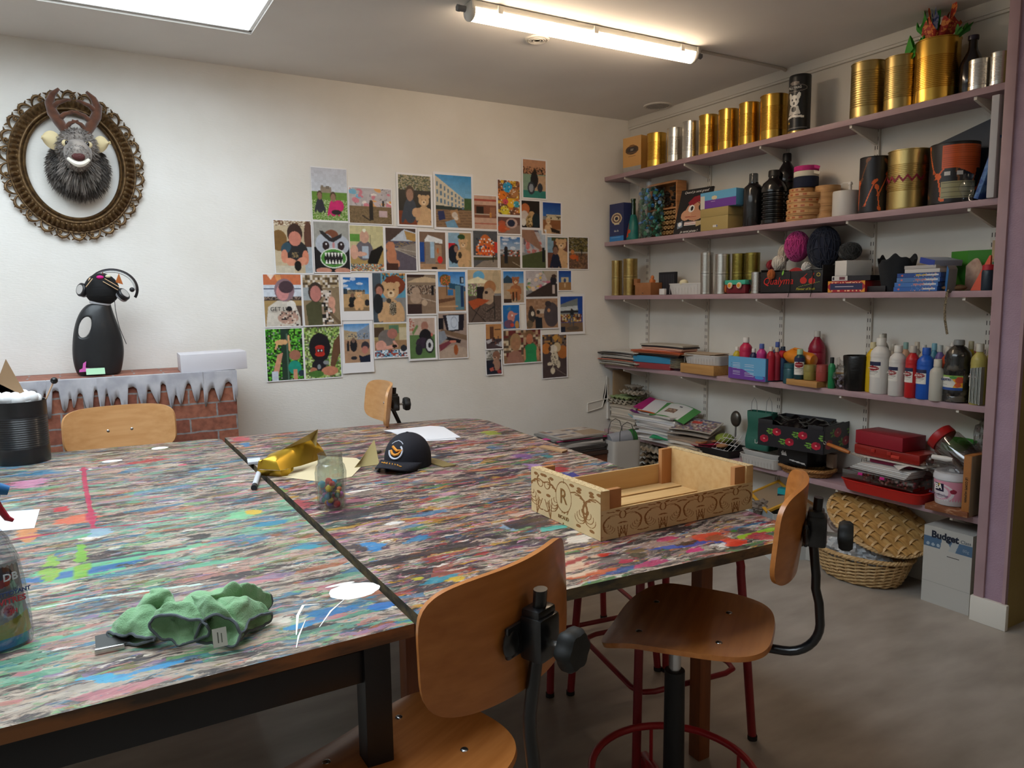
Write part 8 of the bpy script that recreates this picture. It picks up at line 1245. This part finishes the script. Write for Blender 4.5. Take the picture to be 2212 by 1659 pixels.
flat('tan_strap', 'olive-tan paper strap right of the cap', 'strip', [(918, 988), (940, 992), (985, 1006), (958, 1010), (925, 1000)], '#7c6a40', .003); flat('tan_strap', 'olive-tan paper strap behind the cap', 'strip', [(830, 975), (850, 963), (872, 962), (842, 978)], '#8c7848', .003)
P1, P2 = at(783, 990, Z=ZT+.006), at(822, 975, Z=ZT+.006); d = P2-P1; tag(B().tube([(0, 0, 0), tuple(d)], .005, 10).build('green_pen', P_('#3c4038', .4), None, P1), 'dark green pen leaning by the torn paper left of the cap', 'pen'); b = B(); p = at(800, 1010, Z=ZT); b.sheet(lambda u, v: (-.05+.09*u+.02*v, .02+.10*u*v, .002+.05*v*u+.02*v), 6, 6, .001); tag(b.build('curled_paper', P_('#a09060', .7), None, (p.x, p.y, ZT)), 'curled tan paper edge between the jar and the cap', 'paper')
p, q = at(549, 1052, Z=ZT+.008), at(559, 1022, Z=ZT+.008); t = thing('marker', 'white marker pen lying at the seam below the gold card', 'marker', p); d = q-p; B().tube([(0, 0, 0), tuple(d)], .0085, 14).build('barrel', P_('#c4c8d0', .4), t); B().tube([tuple(-d*.06), tuple(d*.10)], .0088, 14).build('end_plug', P_('#24262c', .5), t)
# gold paper crown
GP_ = M('gold_paper', '#b5922e', .3, .75); p = at(640, 1010, Z=ZT); t = thing('gold_crown', 'folded gold paper crown lying on its side at the table seam', 'crown', p); G = lambda x, y, z: at(x, y, Z=ZT+z)-p
def ln(P3, u): k = u*(len(P3)-1); i = min(int(k), len(P3)-2); return P3[i].lerp(P3[i+1], k-i)
LO = [G(556, 1026, .003), G(580, 1029, .001), G(608, 1030, .001)]; MI = [G(556, 1014, .022), G(580, 1016, .025), G(606, 1017, .024)]
b = B(); b.sheet(lambda u, v: ln(LO, u).lerp(ln(MI, u), v)+Vector((0, -.003*sin(pi*v), 0)), 12, 4, .0008); b.sheet(lambda u, v: ln([G(604, 1030, .001), G(620, 1028, .001), G(634, 1016, .018)], u).lerp(ln([G(606, 1016, .024), G(620, 1014, .026), G(634, 1008, .028)], u), v), 6, 3, .0008); b.build('front_band', GP_, t)
T1 = [G(556, 1013, .022), G(605, 1016, .024), G(650, 1006, .022), G(700, 990, .012), G(706, 986, .010)]; T2 = [G(562, 1000, .045), G(582, 981, .066), G(625, 966, .08), G(672, 951, .092), G(682, 953, .090)]
b = B(); b.sheet(lambda u, v: ln(T1, u).lerp(ln(T2, u), v)+Vector((0, 0, .016*sin(pi*v)*(1-u*.6))), 24, 12, .0008); b.build('curved_side', GP_, t)
b = B(); b.add([G(592, 981, .062), G(687, 927, .135), G(683, 966, .075), G(672, 951, .092)], [(0, 3, 1), (3, 2, 1)]); b.build('point', M('gold_paper_back', '#a89460', .5, .3), t, smooth=False)
# jar of pompoms
c0 = at(720, 1098, Z=ZT); t = thing('pompom_jar', 'open glass jar half full of coloured pompoms beside the table seam', 'jar', (c0.x, c0.y+.012, ZT+.0006)); r = .042; B().lathe([(r*.86, 0), (r*.92, .003), (r*.92, .03), (r*.88, .045), (r*1.0, .07), (r*1.02, .10), (r*.92, .118), (r*.78, .126), (r*.80, .13), (r*.80, .136), (r*.76, .14), (r*.76, .146), (r*.80, .148), (r*.80, .152), (r*.74, .152), (r*.86, .10), (r*.80, .04), (r*.82, .006), (0, .006)], n=40).build('glass', clear('jar_glass', '#eef2f0', 1.0), t)
rg = random.Random(6); pcs = ['#c83c34', '#e07028', '#8c68c8', '#c85ca8', '#2c6c88', '#1c6c4c', '#24204c', '#a8285c', '#d8b020', '#3c94b0', '#b02c48']; pr_ = {}
for k in range(40):
    a = rg.random()*6.28; q = r*.62*sqrt(rg.random()) if k % 3 else r*.62; z = .014+.060*(k/40); c_ = pcs[k % 11] if z < .06 else rg.choice(['#d8b020', '#d84c80', '#3c94b0', '#c83c34'])
    if c_ not in pr_: pr_[c_] = B().ball((0, 0, 0), 1, 14, f=lambda p: 1+.06*sin(23*p.x)*sin(19*p.z)).build('pompom', P_(c_, .95)); o = pr_[c_]
    else: o = pr_[c_].copy(); COL.objects.link(o)
    s = rg.uniform(.007, .0105); o.scale = (s, s, s); o.location = Vector(t.location)+Vector((q*cos(a), q*sin(a), z)); nm_ = {'#c83c34': 'red', '#e07028': 'orange', '#8c68c8': 'lilac', '#c85ca8': 'pink', '#2c6c88': 'petrol blue', '#1c6c4c': 'green', '#24204c': 'navy', '#a8285c': 'crimson', '#d8b020': 'yellow', '#3c94b0': 'light blue', '#b02c48': 'raspberry', '#d84c80': 'bright pink'}[c_]; tag(o, nm_+' woolly pompom in the glass jar', 'pompom', 'pompoms in the glass jar')
# cap
c0 = at(884, 1006, Z=ZT); br = at(815, 1036, Z=ZT)-c0; t = thing('baseball_cap', 'navy baseball cap with orange and white embroidery beside the gold card', 'cap', (c0.x, c0.y+.01, ZT+.001), math.atan2(br.y, br.x)+pi/2); NV = M('navy_cotton', '#16161f', .85, bump=.15, bs=(400, 400, 400)); R1 = .083
def dome(th, ph, off=0): q = 1+.012*abs(cos(3*th)); return Vector(((R1+off)*cos(ph)*cos(th)*.93*q, (R1+off)*cos(ph)*sin(th)*1.08*q, .022+(.092+off)*sin(ph)**.9))
b = B(); b.sheet(lambda u, v: dome(2*pi*u, v*pi/2*.999), 60, 16); b.sheet(lambda u, v: (lambda p: (p.x, p.y, .0+.022*v))(dome(2*pi*u, 0)), 60, 2); b.build('crown', NV, t, ang=2); B().ball((0, 0, .114), (.006, .006, .003), 10).build('button', NV, t)
b = B(); b.sheet(lambda u, v: ((u*2-1)*.078*(1-.12*v*v), -(R1*1.04)*sqrt(max(0, 1-((u*2-1)*.90)**2*.9))-.072*v*sqrt(max(0, 1-((u*2-1))**4*.9)), .022-.004*v+.022*(1-abs(u*2-1)**2)*(.3+.7*v)-.018*v), 24, 10, .003); b.build('brim', NV, t, ang=2)
def onf(x, z, off=.002): ph = math.asin(min(.99, max(0, (z-.022)/.092))**1.1); rr = (R1+off)*cos(ph); return Vector((x, -sqrt(max(0, rr*rr*1.15-x*x*1.1)), z))
for nm, col, pts, w_ in (('white_ring', '#c8ccd8', [(.024*cos(a), .062+.022*sin(a)) for a in [pi*.95+k*.22 for k in range(20)]], .0032), ('orange_emblem', '#d88c28', [(-.018, .066), (-.010, .056), (0, .052), (.012, .056), (.022, .068), (.006, .066), (-.004, .072), (-.014, .078)], .0048), ('white_lettering', '#b8bcc8', [(-.022, .085), (-.012, .092), (0, .096), (.012, .092), (.020, .086)], .0015)): B().tube([onf(*p) for p in pts], w_, 6).build(nm, P_(col, .7), t)
b = B(); [b.tube([(-.03+.012*k, -.102-.004*k, .030), (-.024+.012*k, -.118-.002*k, .0285)], .0016, 5) for k in range(6)]; b.tube([(-.04, -.106, .029), (.045, -.122, .024)], .0018, 5); b.build('gold_embroidery', P_('#c88a28', .7), t)
# wooden crate
x0, x1, y0, y1 = 1.022, 1.528, 1.350, 1.657; CW = M('poplar_wood', '#d0aa74', .6, col2='#c49a62', ns=(4, 50, 50), nf=(.3, .7)); CWO = M('poplar_block', '#b47c4a', .6, col2='#a86e3e', ns=(40, 40, 4)); t = thing('wooden_crate', 'shallow pale wooden crate with brown scroll pattern and the letter R', 'crate', ((x0+x1)/2, (y0+y1)/2, ZT+.001)); w, d = x1-x0, y1-y0; HE, HS = .118, .072
def dam(w_, h_, n, seed, logo=False):
    c = Cv(w_, h_, '#cbb184'); br_ = '#86592a'; a = h_/w_
    def curl(x, y, r, a0, sd, wd):
        P2 = [(x+sd*a*r*(1-q/15)*cos(a0+q*.42), y+r*(1-q/15)*sin(a0+q*.42)) for q in range(13)]
        for k, (p, q) in enumerate(zip(P2, P2[1:])): c.l(p[0], p[1]*1, q[0], q[1], wd*a*(1.1-k*.07), br_)
    for k in range(n):
        cx = (k+.5)/n; sd = 1 if k % 2 else -1
        if logo and abs(cx-.5) < .12: continue
        for q in range(4): curl(cx+sd*a*.06*q, .62-.04*q, .46-.10*q, -2.2+.25*q, sd, .055)
        curl(cx-sd*a*.34, .26, .17, -1, -sd, .05); curl(cx-sd*a*.36, .74, .15, 1, sd, .05)
        for x, y, an in ((-.42, .5, .6), (.45, .16, -.7), (.46, .88, .8), (-.2, .08, .2), (.05, .10, 1.1)): c.e(cx+sd*a*x, y, .085*a, .032, br_, 1, an*sd)
        for q in (-1, 0, 1): c.l(cx-sd*a*.5, 1, cx+a*(q*.13-sd*.42), .62, .028*a, br_)
    if logo: c.e(.5, .40, .115, .34, br_).e(.5, .40, .107, .315, '#cbb184').l(.5, 0, .5, .1, .008, '#6c4820'); c.r(.40, .76, .6, .96, '#cbb184')
    return c
for s, nm in ((-1, 'end_panel'), (1, 'end_panel')):
    X = s*(w/2-.013); o = B().box((X, 0, HE/2), (.026, d, HE), bev=.001).build(nm, CW, t); c = dam(300, 124, 5, 1, True)
    if s < 0:
        cvmesh('scroll_print', c, lambda u, v: (-w/2-.0008, (.5-u)*d, v*HE), PRINTM, o); text('R', .055, P_('#845a28', .6), o, (-w/2-.0015, -.0, HE*.60), (pi/2, 0, -pi/2)); text('RICAUD', .013, P_('#845a28', .6), o, (-w/2-.0015, -.0, HE*.15), (pi/2, 0, -pi/2))
    cvmesh('top_print', dam(160, 14, 9, 4), lambda u, v: (X-.013+.026*v, (.5-u)*d, HE+.0006), PRINTM, o)
    for sy in (-1, 1): B().box((s*(w/2-.045), sy*(d/2-.012), HE/2), (.038, .015, HE), bev=.001).build('corner_block', CWO, t)
for s in (-1, 1):
    o = B().box((0, s*(d/2-.003), HS/2), (w-.003, .006, HS), bev=.0008).build('side_panel', CW, t)
    if s < 0: cvmesh('scroll_print', dam(480, 80, 8, 2), lambda u, v: ((u-.5)*(w-.003), -d/2-.0006, v*HS), PRINTM, o)
for k, (yy, ww) in enumerate(((-d/2+.030, .048), (-.045, .045), (.055, .06), (d/2-.035, .055))): B().box((0, yy, .010+.002*(k % 2)), (w-.05, ww, .004)).build('bottom_slat', CW, t)
for x in (-.12, .02, .16): B().box((x, 0, .005), (.03, d-.02, .005)).build('cross_slat', CW, t)
# microfibre cloth
CL = M('green_microfibre', '#86b284', .95, sheen=.3, bump=.7, bs=(450, 450, 450)); PIP = P_('#5c6468', .9); ap = at(440, 1300, Z=ZT); t = thing('green_cloth', 'crumpled green microfibre cloth with grey piping on the left table', 'cloth', (ap.x, ap.y, ZT)); o3 = Vector(t.location)
def T(px, py, z=0): return at(px, py, Z=ZT+z)-o3
b = B(); bp = B()
def fold(A, L_, R_, hz, bulge=.012, pip=True, n=18, sk=0, tw=0):
    C = (L_+R_)/2; hw = (R_-L_)/2
    def fn(u, v, off=0):
        a = 2*pi*u; q = v**.7; e = C+hw*cos(a)*(1+.06*sin(3*a+sk))+Vector((0, 0, .003+hz*.5*(1+sin(a+tw*cos(a)))))
        P = A.lerp(e, q)+Vector((0, 0, bulge*sin(pi*v)*(sin(a)+.4)+.002*sin(15*u+sk)*v))+hw*.12*sin(pi*v)*cos(a); N = noise.noise_vector(P*30)*.010+noise.noise_vector(P*75)*.0035; N.z = abs(N.z); return P+N
    b.sheet(fn, n*3, n*2, .0018)
    if pip: bp.tube([fn(k/40, 1) for k in range(40)], .0026, 6, closed=True)
fold(T(350, 1305, .04), T(232, 1392), T(330, 1399), .016, .02, sk=1); fold(T(395, 1300, .065), T(330, 1399), T(448, 1402), .050, .010, sk=2, tw=.3); fold(T(425, 1285, .078), T(424, 1400), T(520, 1406), .052, .012, sk=3, tw=-.3)
fold(T(450, 1290, .072), T(505, 1398), T(592, 1345), .022, .014, sk=4); fold(T(455, 1292, .075), T(535, 1335), T(590, 1318), .030, .016, sk=5); fold(T(380, 1310, .05), T(280, 1375), T(345, 1345), .045, .02, sk=7)
b.sheet(lambda u, v: T(262, 1385).lerp(T(570, 1350), u).lerp(T(340, 1325).lerp(T(540, 1305), u), v)+Vector((0, 0, .003+(.052+.010*sin(9*u+3*v))*sin(pi*u)**.7*sin(pi*min(1, v*.8+.2))**.8+.006*sin(21*u+8*v))), 48, 20, .002)
b.build('cloth_body', CL, t, ang=1.2); bp.build('piping', PIP, t); c = Cv(12, 14, '#b8bcb0'); c.r(.3, .2, .45, .8, '#4c5448').r(.6, .3, .7, .8, '#5c6458'); L0 = T(476, 1393, .012); cvmesh('care_label', c, lambda u, v: L0+Vector((-.012+.022*u, -.012+.01*v, .002+.028*v)), PRINTM, t)
p, q = T(212, 1408, .004), T(262, 1395, .006); t2 = thing('squeegee', 'metal squeegee end poking out under the green cloth', 'squeegee', o3+p); B().box(tuple((q-p)/2), ((q-p).length+.01, .008, .010), rz=math.atan2((q-p).y, (q-p).x), bev=.002).build('metal_bar', STEEL, t2); b = B(); m2 = (q-p)/2; b.sheet(lambda u, v: (m2.x-.02+.05*u, m2.y+.006+.03*v, .002+.012*v), 6, 4, .003); b.build('rubber_blade', P_('#3c3c38', .6), t2)
